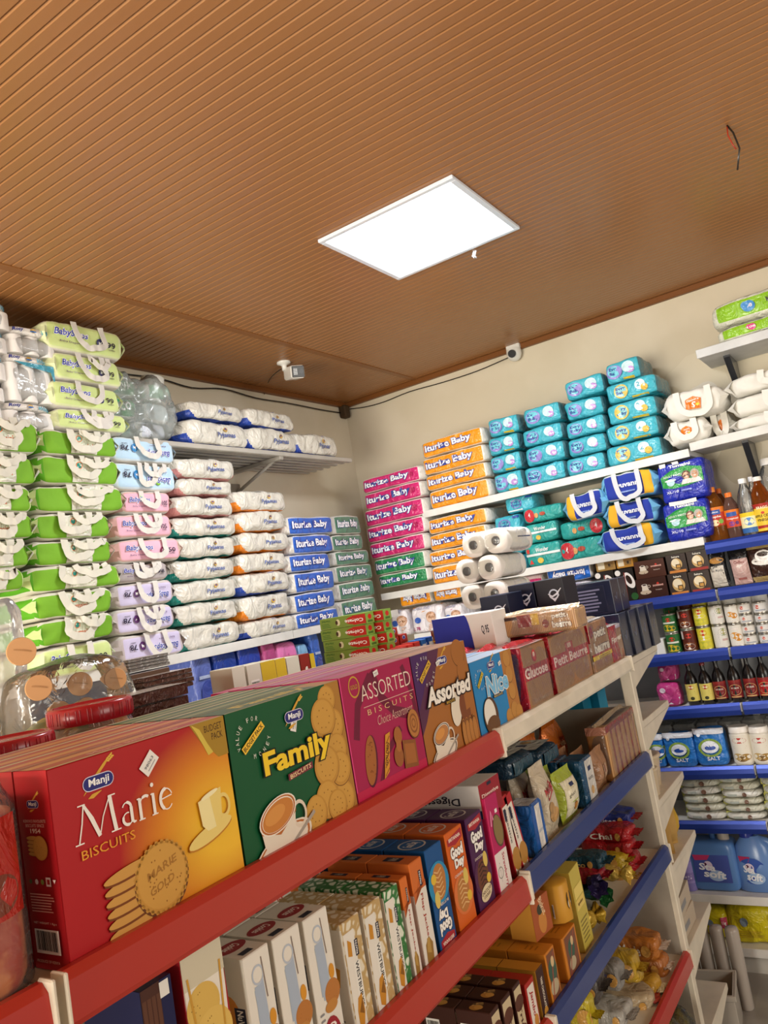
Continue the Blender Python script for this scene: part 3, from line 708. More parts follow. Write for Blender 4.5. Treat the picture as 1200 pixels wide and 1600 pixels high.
wc=[(275,373,714,('rose',),'with rose end'),(278,368,747,('rose',),'with rose end'),(272,370,773,('rose',),'with rose end'),(269,376,805.5,('teal',),'with teal corner'),(272,375,837,('teal',),'with teal corner'),(270,375,870.5,('teal',),'with teal corner'),(272,378,904,('teal',),'with teal corner'),(275,379,938.5,('teal',),'with teal corner'),(281,381,972,('teal',),'with teal corner')]
wc=[(a,b,c,v,'white diaper pack '+t) for a,b,c,v,t in wc]
column(0,F0,LS,wc,k_pyjama,.28,'','the taller white column','diaper pack','white diaper packs on the left wall shelf',101)
oc=[(367,452,765,'orange'),(372,451,797,'orange'),(375,459,829,'orange'),(373,454,861,'orange'),(376,460,892,'navy'),(378,460,926,'orange'),(383,466,964,'navy')]
oc=[(a,b,c,(v,),'white diaper pack with %s corner'%v) for a,b,c,v in oc]
column(0,F0,LS,oc,k_pyjama,.28,'','the shorter white column','diaper pack','white diaper packs on the left wall shelf',131)
bc=[(450,523,806),(457,523,834),(452,520,864),(459,527,891),(460,527,923),(462,533,953)]
column(0,F0,LS,[(a,b,c,('blue',),'') for a,b,c in bc],k_iturize,.28,'blue diaper pack','the left wall\'s blue column','diaper pack','blue diaper packs on the left wall shelf',161)
gc=[(523,566,804),(520,570,834),(524,579,859),(525,585,881),(530,588,907),(533,592,934)]
column(0,F0-.03,LS,[(a,b,c,('greygreen',),'') for a,b,c in gc],k_iturize,.25,'grey-green diaper pack','the column in the wall corner','diaper pack','grey-green diaper packs in the corner',191)
# left top shelf
up=[(385,470,669,0,'lower middle pack'),(467,531,676,0,'pack at the right end'),(290,390,657,0,'lower left pack')]
def flat_row(ax,val,zb,rows,fn,d,cat,group,seed):
    for i,(xl,xr,yt,v,lab) in enumerate(rows):
        o1=1-ax; zt=at((xl+xr)/2,yt,ax,val).z; a0=at(xl,yt+15,ax,val)[o1]; a1=at(xr,yt+15,ax,val)[o1]; z0=zb if not isinstance(zb,list) else zb[i]
        o=fn(a1-a0,zt-z0-.001,d,seed+i,v); tag(o,lab,cat,group); place_px(o,ax,a0,a1,z0,val,d,.04)
Gt='white diaper packs on the high slatted shelf'
flat_row(0,TX+.0,TZ,[(290,390,657,('navy',),'white pack with navy corner, lower left one on the high slatted shelf'),(385,470,669,('navy',),'white pack with navy corner, lower middle one on the high slatted shelf'),(464,531,677,('navy',),'white pack with navy corner at the right end of the high slatted shelf')],k_pyjama,.26,'diaper pack',Gt,211)
zz=[at(340,656,0,TX).z,at(428,668,0,TX).z]
flat_row(0,TX,zz,[(295,384,628,('navy',),'white pack lying on the lower left pack of the high slatted shelf'),(385,463,641,('navy',),'white pack lying on the lower middle pack of the high slatted shelf')],k_pyjama,.26,'diaper pack',Gt,221)

# toilet roll bales at the far left
def k_rosy(w,h,d,seed,v):
    r=empty('toilet_roll_bale'); mb=MB(); wh=M('eeeae4','film'); n=3; rr=w/n/2
    band=.38 if v!='window' else .22
    s=soft(mb,w,h*band,d,wh,seed,4,.006); z0=h*(1-band)
    mb.v=[(x,y,z+z0) for x,y,z in mb.v]
    S0=s.S; s.S=lambda u,q,o:(S0(u,q,o)+Vector((0,0,z0)))
    s.text('Rosy',.22,.5,.2,.42,'2a3a8c',.03,shear=.2); s.ell(.5,.5,.25,.2,'c9a24e'); s.ell(.5,.42,.3,.08,'3c78c0'); s.text('White',.80,.45,.28,.42,'58b4d0',.02,shear=.1)
    mb.build('printed_band',r)
    mb=MB(); c=M('f4f2ee','cloth')
    for i in range(n):
        for j in range(2): mb.lathe([(rr*.97,0),(rr,.004),(rr,h*(1-band)-.004),(rr*.97,h*(1-band))],c,18,(-w/2+rr+i*2*rr,-d/2+rr+j*2*rr,0))
    mb.build('rolls',r)
    mb=MB(); soft(mb,w*1.01,h*(1-band),d*1.01,M('e8eef0','clear') if v!='window' else M('d4e6ea','clear'),seed+1,6,.005); mb.build('film',r)
    if v=='window':
        mb=MB(); mb.add([(-w*.35,-d/2-.006,h*.80),(w*.5,-d/2-.006,h*.80),(w*.5,-d/2-.006,h*.3),(w*.42,-d/2-.007,h*.66),(-.1*w,-d/2-.007,h*.72)],[(0,1,2,3,4)],M('4aa3bd','film')); mb.build('teal_edge',r,'teal printed edge')
    return r
rs=[(14,88,509,'p',''),(10,84,553,'window',''),(6,86,627,'p','')]
column(0,F0+.02,668,rs,k_rosy,.28,'clear toilet roll bale','the pile beside the pale lime bags','toilet rolls','toilet roll bales on the green bags',231)
rs=[(-70,17,463,'p',''),(-70,14,507,'p',''),(-70,12,545,'p',''),(-70,10,588,'p',''),(-70,6,622,'p','')]
column(0,F0+.02,650,rs,k_rosy,.28,'toilet roll bale with printed band','the pile at the left edge','toilet rolls','toilet roll bales on the green bags',241)

# crumpled clear bag with green packs on the slatted shelf
r=empty('plastic_bag'); a=at(192,690,0,TX); b=at(292,690,0,TX); w=b.y-a.y+.03; put(r,(TX-.15,(a.y+b.y)/2+.0,TZ),pi/2)
tag(r,'crumpled clear plastic bag full of green and white packs on the slatted shelf','plastic bag')
mb=MB(); soft(mb,w,.30,.26,M('dfe6e2','haze'),5,3,.045,freq=9,nu=44,nv=30); mb.build('clear_bag',r)
def lump(x,z,w,h,c,seed,t=None,tc='ffffff'):
    mb=MB(); s=soft(mb,w,h,.18,M('e4e8e4','film'),seed,4,.008,matf=lambda f,p,q:M(c,'film') if .15<q<.85 and .2<p<.9 else M('e4e8e4','film'))
    if t: s.text(t,.5,.5,.5,.4,tc,.02,rot=12)
    o=mb.build('packed_roll',r); o.location=(x,0,z)
for i,(x,z,ww,hh,c,t) in enumerate(((-.13,.02,.16,.07,'8fc4b0',None),(.05,.02,.18,.08,'dfe4ee',None),(-.10,.10,.18,.09,'3f9a68','eco'),(.09,.10,.15,.09,'c8d8dc',None),(-.08,.195,.17,.08,'3a8f5e','VIVA'),(.10,.20,.12,.07,'9ad0b0',None))): lump(x,z,ww,hh,c,300+i,t)
mb=MB(); mb.lathe([(.045,0),(.05,.003),(.05,.085),(.045,.088)],M('e9ebe2','card'),18); 
o=mb.build('green_tub',r,'green and white carton tub'); o.location=(.13,-.02,.235); o.rotation_euler=(.1,.15,0)

# ---- back wall
V=BY
pc=[(561,660,737,'pink'),(564,663,760,'pink'),(565,666,786,'pink'),(568,667,814,'pink'),(573,667,840,'pink'),(580,667,866,'green'),(588,672,892,'green')]
column(1,V-.02,914,[(a,b,c,(v,),'%s diaper pack'%v) for a,b,c,v in pc],k_iturize,.30,'','the back wall\'s first column from the corner','diaper pack','pink and green diaper packs on the back wall',401)
oc=[(654,759,677),(655,761,704),(660,765,731),(666,768,756)]
column(1,V,BZ['u1'],[(a,b,c,('orange',),'') for a,b,c in oc],k_iturize,.30,'orange diaper pack','the pile above the upper shelf','diaper pack','orange diaper packs on the back wall',431)
oc=[(664,765,801),(666,765,826),(666,767,853),(670,767,878)]
column(1,V,BZ['u2'],[(a,b,c,('orange',),'') for a,b,c in oc],k_iturize,.30,'orange diaper pack','the pile below the upper shelf','diaper pack','orange diaper packs on the back wall',451)
ev='turquoise diaper packs on the back wall shelf'
E4=[([(760,811,649),(760,812,679),(762,815,707),(768,816,736)],'the narrow turquoise pile beside the orange one','violet'),
    ([(815,878,631),(812,881,664),(818,884,692),(815,884,724)],'the second turquoise pile from the left','violet'),
    ([(879,945,587),(879,944,621),(881,947,652),(884,948,680),(882,947,710)],'the third turquoise pile from the left','violet'),
    ([(942,1000,560),(942,1030,591),(944,1030,623),(944,1033,656),(942,1038,688)],'the tallest turquoise pile','gold')]
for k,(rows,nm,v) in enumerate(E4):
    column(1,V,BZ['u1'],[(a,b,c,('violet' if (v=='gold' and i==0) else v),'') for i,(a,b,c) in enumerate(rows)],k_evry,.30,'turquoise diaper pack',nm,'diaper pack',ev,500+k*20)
column(1,V-.01,ZM,[(1035,1134,606,'orange','white diaper bag with orange logo'),(1037,1106,655,'orange','white diaper bag with orange logo')],k_sbag,.24,'','the pair beside the turquoise piles','diaper bag','white orange-logo bags on the back wall',601)
column(1,V+.10,ZM,[(1108,1142,644,'orange','cream bag end')],k_sbag,.2,'','the gap behind the orange-logo bags','diaper bag',None,611)
column(1,V-.01,ZM,[(1131,1262,575,'pink',''),(1138,1262,607,'pink',''),(1140,1262,641,'pink','')],k_sbag,.26,'white diaper bag with pink logo','the pile at the right edge','diaper bag','white pink-logo bags on the back wall',621)
column(1,V-.01,ZT,[(1103,1290,448,'4a8fd0','lime diaper pack with blue badge'),(1111,1290,489,'d8508a','lime diaper pack with pink heart badge')],k_lime,.26,'','the highest shelf pair','diaper pack','lime diaper packs on the highest shelf',641)
# second shelf
def one(ax,val,zb,xl,xr,yt,fn,d,v,lab,cat,group=None,seed=0,dz=0):
    o1=1-ax; zt=at((xl+xr)/2,yt,ax,val).z; ym=yt+12; a0=at(xl,ym,ax,val)[o1]; a1=at(xr,ym,ax,val)[o1]
    o=fn(a1-a0,zt-zb-.001,d,seed,v); tag(o,lab,cat,group); place_px(o,ax,a0,a1,zb+dz,val,d,.03); return o
def k_evrysq(w,h,d,seed,v):
    mb=MB(); s=soft(mb,w,h,d,M('48b4c8','film'),seed,7,.005); s.ring(.42,.55,.34,.06,'7f78c4',ky=.8); s.text('Evry',.42,.64,.34,.16,'2c3590',.02); s.text('Baby',.42,.47,.34,.16,'2c3590',.02); s.rect(.75,.78,.96,.9,'2a4a9c'); s.rect(.1,.12,.6,.2,'dfeef0'); return mb.build('diaper_pack')
sq='square turquoise packs on the second back shelf'
zq=at(800,806,1,V+.03).z
one(1,V+.02,BZ['u2'],776,820,868,k_evrysq,.2,0,'turquoise square pack half hidden behind the paper rolls, lowest of its pile','diaper pack',sq,701)
zq=at(798,868,1,V+.02).z
one(1,V+.02,zq,773,815,836,k_evrysq,.2,0,'turquoise square pack behind the paper rolls, middle of its pile','diaper pack',sq,702)
zq2=at(794,836,1,V+.02).z
one(1,V+.02,zq2,770,813,805,k_evrysq,.2,0,'turquoise square pack just above the paper rolls','diaper pack',sq,703)
zq3=at(791,805,1,V+.02).z
one(1,V+.03,zq3,787,834,774,k_evrysq,.2,0,'turquoise square pack, highest right under the upper back shelf','diaper pack',sq,704)
dg='teal diaper packs on the second back shelf'
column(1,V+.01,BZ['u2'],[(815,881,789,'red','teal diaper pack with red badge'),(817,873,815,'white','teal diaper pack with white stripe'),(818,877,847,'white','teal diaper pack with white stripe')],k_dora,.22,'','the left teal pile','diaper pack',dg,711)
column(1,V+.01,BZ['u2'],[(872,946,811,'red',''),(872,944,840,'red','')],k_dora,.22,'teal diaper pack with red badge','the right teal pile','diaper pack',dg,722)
vg='blue and yellow handled bags on the second back shelf'
column(1,V-.02,BZ['u2'],[(937,1028,735,'r',''),(943,1026,779,'l',''),(932,1028,821,'r','')],k_vanni,.24,'navy diaper bag with yellow side','the pile beside the adult pants','diaper bag',vg,733)
one(1,V-.03,at(912,812,1,V-.03).z,878,945,768,k_vanni,.22,'l','navy diaper bag with yellow side lying on the teal packs','diaper bag',vg,740)
column(1,V-.02,BZ['u2'],[(1028,1105,718,'top','large navy adult pants pack with handle'),(1033,1107,782,'b','large navy adult pants pack')],k_adult,.24,'','the pile beside the juice bottles','diaper pack','navy adult pants packs on the second back shelf',751)
# beneath
fl='diaper packs lying under the second back shelf'
z3=BZ['u3']-.008
zo=at(650,946,1,V).z
def k_babyface(w,h,d,seed,v):
    mb=MB(); s=soft(mb,w,h,d,M('eee8ec','film'),seed,6,.006); 
    s.poly([(0.02,.98),(.98,.98),(.5,.80),(.02,.7)],v); s.text('Iturize Baby',.4,.93,.55,.1,'f8f4fa',.02,out='3c4a9a',ob=.04)
    s.ell(.26,.5,.14,.11,'3e62b8'); s.text('L 78',.2,.2,.22,.12,'b03070',.02)
    s.ell(.68,.55,.20,.2,'dcae92'); s.ell(.68,.62,.2,.14,'b88a68'); s.ell(.68,.53,.17,.15,'e6bfa4'); s.ell(.62,.55,.02,.02,'3a2a22'); s.ell(.73,.55,.02,.02,'3a2a22'); s.poly([(.5,.05),(.95,.05),(.85,.32),(.6,.32)],'e2c2b4')
    return mb.build('diaper_pack')
one(1,V+.02,z3,609,636,952,k_babyface,.25,'d8508a','white baby-print pack, leftmost on the shelf under the orange column','diaper pack',fl,761)
one(1,V+.02,z3,638,690,946,k_babyface,.25,'f0a030','white baby-print pack with orange top, under the doubled orange packs','diaper pack',fl,762)
one(1,V+.02,z3,692,722,944,k_babyface,.25,'d8508a','white baby-print pack beside the paper rolls\' lowest row','diaper pack',fl,763)
one(1,V+.02,zo+.002,622,674,919,lambda w,h,d,s,v:k_iturize(w,h,d,s,v),.25,('orange',True),'orange diaper pack turned upside down, left one under the second back shelf','diaper pack',fl,764)
one(1,V+.02,zo+.002,675,722,914,lambda w,h,d,s,v:k_iturize(w,h,d,s,v),.25,('orange',True),'orange diaper pack turned upside down, next to the paper rolls','diaper pack',fl,765)
z4=at(890,909,1,V+.02).z
one(1,V+.02,z3,868,928,908,k_babyface,.25,'3a78d8','blue baby-print pack under the upside-down blue pack','diaper pack',fl,766)
one(1,V+.02,z4,852,926,882,k_iturize,.25,('sky',True),'bright blue diaper pack turned upside down on the blue baby-print pack','diaper pack',fl,767)
one(1,V+.03,z3,800,850,899,k_iturize,.25,('pink',True),'pink diaper pack upside down behind the navy napkin boxes','diaper pack',fl,768)

# ================================================================== PAPER ROLLS, NAPKINS, SMALL GOODS ON THE GONDOLA TOP
def roll_pair(px0,py0,rpx,x,L,lab,zb=None):
    """film-wrapped pair of kitchen rolls lying with their ends to the camera"""
    c=at(px0,py0,1,2.62); dep=(c-Vector((0,0,CAMZ))).dot(_f); R=rpx*dep/FOC
    r=empty('paper_roll_pack'); z=zb if zb is not None else c.z-R; put(r,(c.x+R,2.62,z)); tag(r,lab,'paper rolls','kitchen roll packs stacked behind the napkin boxes')
    for i in (0,1):
        mb=MB(); W_=M('f0ede6','cloth'); K=M('6a5f55','card')
        mb.lathe([(R*.36,.05),(R*.36,0.001),(R*.40,0),(R*.93,0),(R*.99,.008),(R,.02),(R,L-.02),(R*.97,L),(R*.4,L)],W_,26,((2*i-1)*R,0,R),'y',False,sq=2.6)
        o=mb.build('roll',r)
        mb=MB(); mb.lathe([(R*.33,.0),(R*.365,.0),(R*.365,.1),(R*.33,.1),(R*.33,.0)],K,20,((2*i-1)*R,0.001,R),'y',False)
        mb.lathe([(R*.335,.04),(R*.1,.035)],M('c8ccd0','foil'),16,((2*i-1)*R,0,R),'y'); mb.build('core',r)
    mb=MB(); soft(mb,4*R*1.02,2*R*1.01,L*1.02,M('f2f2f2','clear'),int(px0),5,.004)
    mb.v=[(a,b+L/2,c2) for a,b,c2 in mb.v]
    mb.build('film',r)
    return r,R,c
for (a,b,q,lab,ban) in ((739,852,19.5,'white kitchen roll pack with navy band, topmost beside the orange packs',1),(729,893,19.5,'white kitchen roll pack, second from the top',0),(738,933,19.5,'white kitchen roll pack, half hidden by a navy napkin box',0)):
    r,R,c=roll_pair(a,b,q,0,.24,lab)
    if ban:
        mb=MB(); mb.grid(lambda u,v:(R*(0.1+1.9*u) if False else (R+R*1.012*cos(pi*(.02+.75*u)), .10+.12*v, R+R*1.012*sin(pi*(.02+.75*u)))),12,2,M('2a3a6e','film')); mb.build('printed_band',r,'navy printed band')

def g1(x,px_,py_): return at(px_,py_,0,x)
def ybox(name,lab,cat,y,pxl,pxr,pyt,pyb,d,body,fn=None,group=None,zb=None,kind='card',rz=0):
    """box facing the camera side (-Y): front plane at y, measured by its front corners"""
    A=at(pxl,pyt,1,y);B=at(pxr,pyt,1,y); zt=at((pxl+pxr)/2,pyt,1,y).z; z0=zb if zb is not None else at((pxl+pxr)/2,pyb,1,y).z
    o=carton(name,B.x-A.x,zt-z0,d,body,fn,None,kind); put(o,((A.x+B.x)/2,y+d/2,z0),rz); tag(o,lab,cat,group); return o
def xbox(name,lab,cat,x,pxl,pxr,pyt,pyb,d,body,fn=None,group=None,zb=None,kind='card',rz=0):
    """box facing the aisle (+X)"""
    A=at(pxl,pyt,0,x);B=at(pxr,pyt,0,x); zt=at((pxl+pxr)/2,pyt,0,x).z; z0=zb if zb is not None else at((pxl+pxr)/2,pyb,0,x).z
    o=carton(name,B.y-A.y,zt-z0,d,body,fn,None,kind); put(o,(x-d/2,(A.y+B.y)/2,z0),pi/2+rz); tag(o,lab,cat,group); return o

# -- navy napkin boxes
def f_nap(F):
    f=F['front']; f.ring(.62,.85,.05,.014,'c8d4e8',16,1.0); f.stroke([(.42,.86),(.56,.83),(.72,.85),(.90,.90)],[.006,.018,.018,.006],'dfe6f2'); f.stroke([(.46,.84),(.62,.79),(.80,.84)],[.006,.022,.006],'dfe6f2'); f.rect(.2,.12,.5,.17,'8a7440')
    F['top'].rect(.1,.1,.9,.9,'1c2748')
gn='navy napkin boxes on the gondola top'
NAVY='171d38'
zc=G1
ybox('napkin_box','navy napkin box with silver emblem standing low beside the white carton','box',2.30,748,792,931,1000,.12,NAVY,f_nap,gn,zb=G1)
ybox('napkin_box','navy napkin box with silver emblem, left one of the raised pair','box',2.46,792,832,913,1000,.12,NAVY,f_nap,gn,zb=G1)
ybox('napkin_box','navy napkin box with silver emblem, right one of the raised pair','box',2.46,833,878,905,1000,.12,'1d1a26',f_nap,gn,zb=G1)
# blue and white carton
def f_bw(F):
    f=F['front']; f.rect(.0,.0,.56,1,'2430a0'); f.ell(.56,.5,.06,.5,'2430a0'); f.text('Q 95',.86,.82,.12,.1,'3a3a40',.02); f.barcode(.78,.2,.92,.58); f.lines(.62,.1,.74,.5,6,'9a9aa0')
ybox('carton_box','blue and white carton with barcode standing before the kitchen rolls','box',2.12,673,768,962,1040,.10,'e8e6e0',f_bw,None,zb=G1)

# -- navy tissue boxes at the gondola's far end
def f_tis(F):
    f=F['front']; f.rect(.03,.78,.2,.86,'e8e8ec'); f.rect(.28,.10,.94,.88,'2a2a42'); f.rect(.285,.11,.935,.87,'181c30'); f.lines(.32,.14,.92,.84,7,'77748c',.5); f.lines(.04,.2,.2,.66,5,'77748c')
    g=F['right']; g.stroke([(.3,.5),(.45,.4),(.6,.6)],.04,'6a7088')
gt='navy tissue boxes at the far end of the gondola top'
TB=[]
def tis(y,xr,z,w,h,d,lab):
    o=carton('tissue_box',w,h,d,M('1a1e34','plastic'),f_tis); put(o,(xr-w/2,y+d/2,z)); tag(o,lab,'box',gt); return h
for i,(y,lab) in enumerate(((2.93,'navy tissue box, nearest of the lower row at the gondola end'),(3.03,'navy tissue box, second of the lower row at the gondola end'),(3.13,'navy tissue box, third of the lower row at the gondola end'),(3.24,'navy tissue box, farthest of the lower row at the gondola end'))):
    tis(y-.015,XF+.0+.008*i,G1+.003,.40,.165,.094,lab)
for i,(y,lab) in enumerate(((2.94,'navy tissue box with fine print, front one lying on the lower row'),(3.04,'navy tissue box, rear one lying on the lower row'))):
    tis(y,XF-.015,G1+.169,.44,.125,.094,lab)

# -- film wrapped biscuit packs
BIS=M2('biscuit_stack','b98a5c','8a5c38',46,'wave','X',rough=.28,bump=.35,lo=.3,hi=.7)
BISV=M2('biscuit_stack_pale','d0a46e','a0703e',60,'wave','X',rough=.28,bump=.35,lo=.3,hi=.7)
def f_glu(F):
    f=F['front']; f.rect(0,.46,1,.68,'a81c28'); f.text('Glucose',.5,.57,.86,.17,'f0dcd2',.03,skew=.0); f.ell(.5,.80,.10,.09,'b02030'); f.rect(.46,.74,.54,.9,'c83038'); f.ell(.5,.83,.04,.04,'e8c8b8'); f.rect(0,0,.05,1,'c02430'); f.text('Britannia',.5,.14,.5,.05,'c8a888',.005)
    F['left'].rect(0,0,1,1,'c01f2c'); F['top'].rect(0,0,1,1,'d8c0b8'); F['top'].rect(.1,.1,.9,.5,'b83038')
def f_pet(F):
    f=F['front']; f.rect(0,.44,1,.66,'b02030'); f.text('Petit Beurre',.5,.55,.9,.16,'f0dcd2',.025); f.rect(.38,.66,.58,.80,'b02030'); f.rect(.43,.70,.53,.78,'d8b8a8'); F['left'].rect(0,0,1,1,'b9202e'); F['top'].rect(0,0,1,1,'c83844')
def f_petb(F):
    f=F['front']; f.text('petit',.55,.72,.6,.22,'f6ede0',.04,out='6a2c22',ob=.05); f.text('beurre',.55,.47,.78,.22,'f6ede0',.04,out='6a2c22',ob=.05); f.rect(0,.26,1,.34,'e8c832'); f.rect(0,.34,1,.38,'b03028'); f.ell(.12,.8,.10,.12,'a02028'); f.lines(.3,.27,.9,.33,2,'5a3a20'); F['top'].rect(.05,.05,.95,.95,'e6dcd2'); F['left'].rect(0,.6,1,1,'b9202e')
def f_fin(F):
    f=F['front']; f.rect(0,.0,.55,1,'b42430'); f.rect(.55,.9,1,1,'d8d0e0'); f.text('Finger',.5,.62,.74,.2,'f6ede0',.03,skew=.06); f.ell(.75,.2,.1,.14,'c8742e'); F['left'].rect(0,0,1,1,'a81c28'); F['top'].rect(.05,.05,.95,.95,'e6dcd2')
gb='film-wrapped biscuit packs on the gondola top'
zt1=G1+.0
rows=[('Glucose pack',807,851,1003,f_glu,'film-wrapped brown biscuit pack reading Glucose, beside the blue box'),
      ('Petit',852,914,982,f_pet,'film-wrapped biscuit pack reading Petit Beurre on a red band'),
      ('petit',914,946,966,f_petb,'film-wrapped biscuit pack with large letters and a yellow stripe'),
      ('fin',947,970,975,f_fin,'red and clear biscuit pack reading Finger, last before the tissue boxes')]
def wrapped(w,h,d,seed,fn,body=BIS,ends=True):
    r=empty('biscuit_pack'); o=carton('biscuits',w,h,d,body,fn,r,'film',.006)
    mb=MB(); soft(mb,w+.004,h+.003,d+.004,M('f0ece6','clear'),seed,9,.003,nu=14,nv=8); mb.build('film',r)
    mb=MB(); rr=random.Random(seed)
    P=[(-w/2,0,h),(-w*.2,-.006,h+.009),(w*.2,.008,h+.006),(w/2,0,h+.003)]
    mb.ribbon(P,[Vector((0,.009,.002+rr.random()*.006)) for _ in P],M('c42a34' if fn in (f_glu,f_pet,f_fin) else 'd8c0a0','foil')); mb.build('folded_seam',r)
    return r
for i,(n,a,b,t,fn,lab) in enumerate(rows):
    A=at(a,t,0,XF-.004);B=at(b,t,0,XF-.004); h=A.lerp(B,.5).z-G1-.006
    for k in range(4):
        o=wrapped(B.y-A.y-.002,h,.075,i*5+k,fn); put(o,(XF-.004-.0375-k*.079,(A.y+B.y)/2,G1+.002),pi/2)
        tag(o,lab if k==0 else '%s, row %s behind the aisle edge'%(['brown Glucose biscuit pack','red-banded biscuit pack','large-lettered biscuit pack','red Finger biscuit pack'][i],['','two','three','four'][k]),'biscuits',gb)
        o['label']=lab if k==0 else '%s, %s in line behind its front pack'%(['brown Glucose pack','red-banded Petit Beurre pack','large-lettered biscuit pack','red and clear Finger pack'][i],['','second','third','last'][k])
# pack lying on top
def f_top(F):
    f=F['front']; f.rect(.26,.40,.44,.98,'a82028'); f.rect(.44,.45,.54,.98,'e8c03a'); f.rect(.02,.80,.26,.95,'3a1c14'); f.rect(.0,.0,.05,.4,'e8b82e'); f.text('petit',.80,.72,.18,.3,'f6ede0',.04,out='6a2c22',ob=.05); f.text('beurre',.82,.36,.24,.32,'f6ede0',.04,out='6a2c22',ob=.05); f.ell(.62,.45,.16,.2,'8a2a22')
A=at(776,962,1,2.20); B=at(894,940,1,2.20)
r=wrapped(B.x-A.x,.062,.10,77,f_top,BISV); put(r,((A.x+B.x)/2,2.25,G1+.190)); tag(r,'pale cracker pack lying across the red wrapped biscuit packs','biscuits')
for i in range(2):
    o=wrapped(.16,.05,.10,90+i,f_petb); put(o,(-1.30+i*.0,2.42+i*.20,G1+.183),.12); tag(o,['small biscuit pack lying behind the pale cracker pack','small biscuit pack wedged before the navy tissue boxes'][i],'biscuits')

# -- toothpaste boxes
def f_col(F):
    f=F['front']; f.rect(0,0,1,1,'84a044'); f.ell(.74,.5,.9,.36,'c8261e',24); f.rect(.72,.08,1,.92,'c8261e'); f.text('Colgate',.75,.5,.40,.42,'ffffff',.03,rot=180)
    f.ell(.40,.5,.24,.3,'e8e4c0'); f.ell(.37,.5,.14,.2,'4a3020'); f.lines(.04,.16,.24,.6,3,'3a7a2c'); f.text('Herbal',.14,.74,.18,.2,'2c6a24',.01,rot=180)
    g=F['right']; g.rect(0,0,1,1,'86a848'); g.ell(.5,.6,.3,.24,'c8261e'); g.rect(.2,.1,.8,.3,'4a6a2a')
    F['top'].rect(0,0,1,1,'9ac04e')
gc='stacked toothpaste boxes on the gondola top'
A=at(497,966,1,1.98);B=at(568,960,1,1.98);w=B.x-A.x; zb=at(535,1034,1,1.98).z; hh=(A.lerp(B,.5).z-zb)/4
base=G1+.004
# two lower ones stay hidden behind the cartons, the pile starts at the shelf
nlow=max(0,int((zb-base)/hh)); z=zb-nlow*hh
for r_ in range(2):
    for k in range(4):
        o=carton('toothpaste_box',w,hh-.001,.045,'8a9c50',f_col); put(o,((A.x+B.x)/2+.004*(k%2)+r_*.03,1.98+.023+r_*.052,zb+k*hh),.02*(k%2)-.01)
        tag(o,'green and red toothpaste box, %s of the %s pile'%(ORD[3-k],['front','second'][r_]),'toothpaste',gc)
o=carton('carton_box',w*1.1,zb-G1-.003,.16,'7a5a38'); put(o,((A.x+B.x)/2,2.06,G1+.001)); tag(o,'plain brown carton carrying the toothpaste piles','box')
def f_red(F):
    g=F['right']; g.ell(.5,.62,.34,.24,'d8d0e8'); g.ell(.5,.6,.28,.18,'3a3c90'); g.rect(.1,.1,.9,.24,'8a1a14')
sp=[(582,970),(596,975),(610,982),(622,992)]
for c,(a,t) in enumerate(sp):
    A2=at(a,t,0,-1.46); n=4; hz=.030
    for k in range(n):
        o=carton('soap_box',.13,hz-.001,.048,'a82a20' if c else '7a9a3c',f_red); put(o,(-1.46-.065,2.155+c*.056,A2.z-(k+1)*hz))
        tag(o,'small %s box end, %s in the %s column beside the toothpaste'%('red' if c else 'green',ORD[k],['first','second','third','fourth'][c]),'soap','small red boxes beside the toothpaste')
    zlow=A2.z-n*hz
    o=carton('carton_box',.13,zlow-G1-.004,.05,'b8402e'); put(o,(-1.525,2.155+c*.056,G1+.001)); tag(o,'red carton under the %s column of small soap boxes'%['first','second','third','fourth'][c],'box','red cartons under the soap boxes')
# low row of small boxes in front
cl_=['86b03a','a8c850','d8d0c0','a82820','c8342a','b02a22','2a6ab8','2458a8']
for i in range(8):
    xa=596+i*10
    A2=at(xa,1024-i*4.0,0,-1.28); 
    o=carton('medicine_box',.05,.05,.030,cl_[i],lambda F:(F['front'].rect(.1,.55,.9,.7,'f0ece4'),F['right'].rect(.15,.2,.85,.7,'e8e4da'))); put(o,(-1.305,at(601+i*10,1020-i*4,0,-1.28).y,A2.z-.05)); 
    tag(o,'small %s box in the low row behind the purple carton, %s'%(['lime','pale green','grey','dark red','red','crimson','blue','deep blue'][i],['first','second','third','fourth','fifth','sixth','seventh','last'][i]),'box','low row of small boxes on the gondola top')
mb=MB(); mb.box(-1.345,-1.27,at(590,1024,0,-1.28).y,at(680,992,0,-1.28).y,G1+.001,at(680,992,0,-1.28).z-.056,M('c9b48a','card'),.002); tag(mb.build('display_tray'),'tan display tray under the low row of small boxes','tray')
# soap and dye cartons
def f_soap(c1,c2,t=None,bar=False):
    def fn(F):
        f=F['front']; f.rect(0,.0,1,1,c1)
        if c2: f.rect(0,.78,1,1,c2); f.rect(.0,.0,.14,.7,'2c6a3a')
        if bar: f.barcode(.2,.52,.8,.84)
        if t: f.text(t,.5,.5,.72,.42,'f2ece0',.03,rot=90)
        else: f.lines(.2,.1,.85,.45,6,'8a8678'); f.stroke([(.3,.3),(.45,.5),(.7,.4),(.6,.2)],.04,'5a5c50' if c2 else 'b0ae9e')
    return fn
sb=[(361,381,1042,'dedacb',None,None,False,'cream box with curved line'),(384,406,1038,'dcd8ca',None,None,True,'cream box with barcode'),(406,429,1033,'d8d4b8','d8b832',None,False,'cream box with yellow top'),(429,445,1029,'d2cebc','d8b832',None,False,'narrow cream and yellow box'),(446,466,1026,'dcd8c8',None,None,False,'cream printed box'),(467,482,1022,'8e2a24',None,'White',False,'dark red box reading White'),(483,490,1021,'4a5a2a','d8b832',None,False,'thin green and yellow box')]
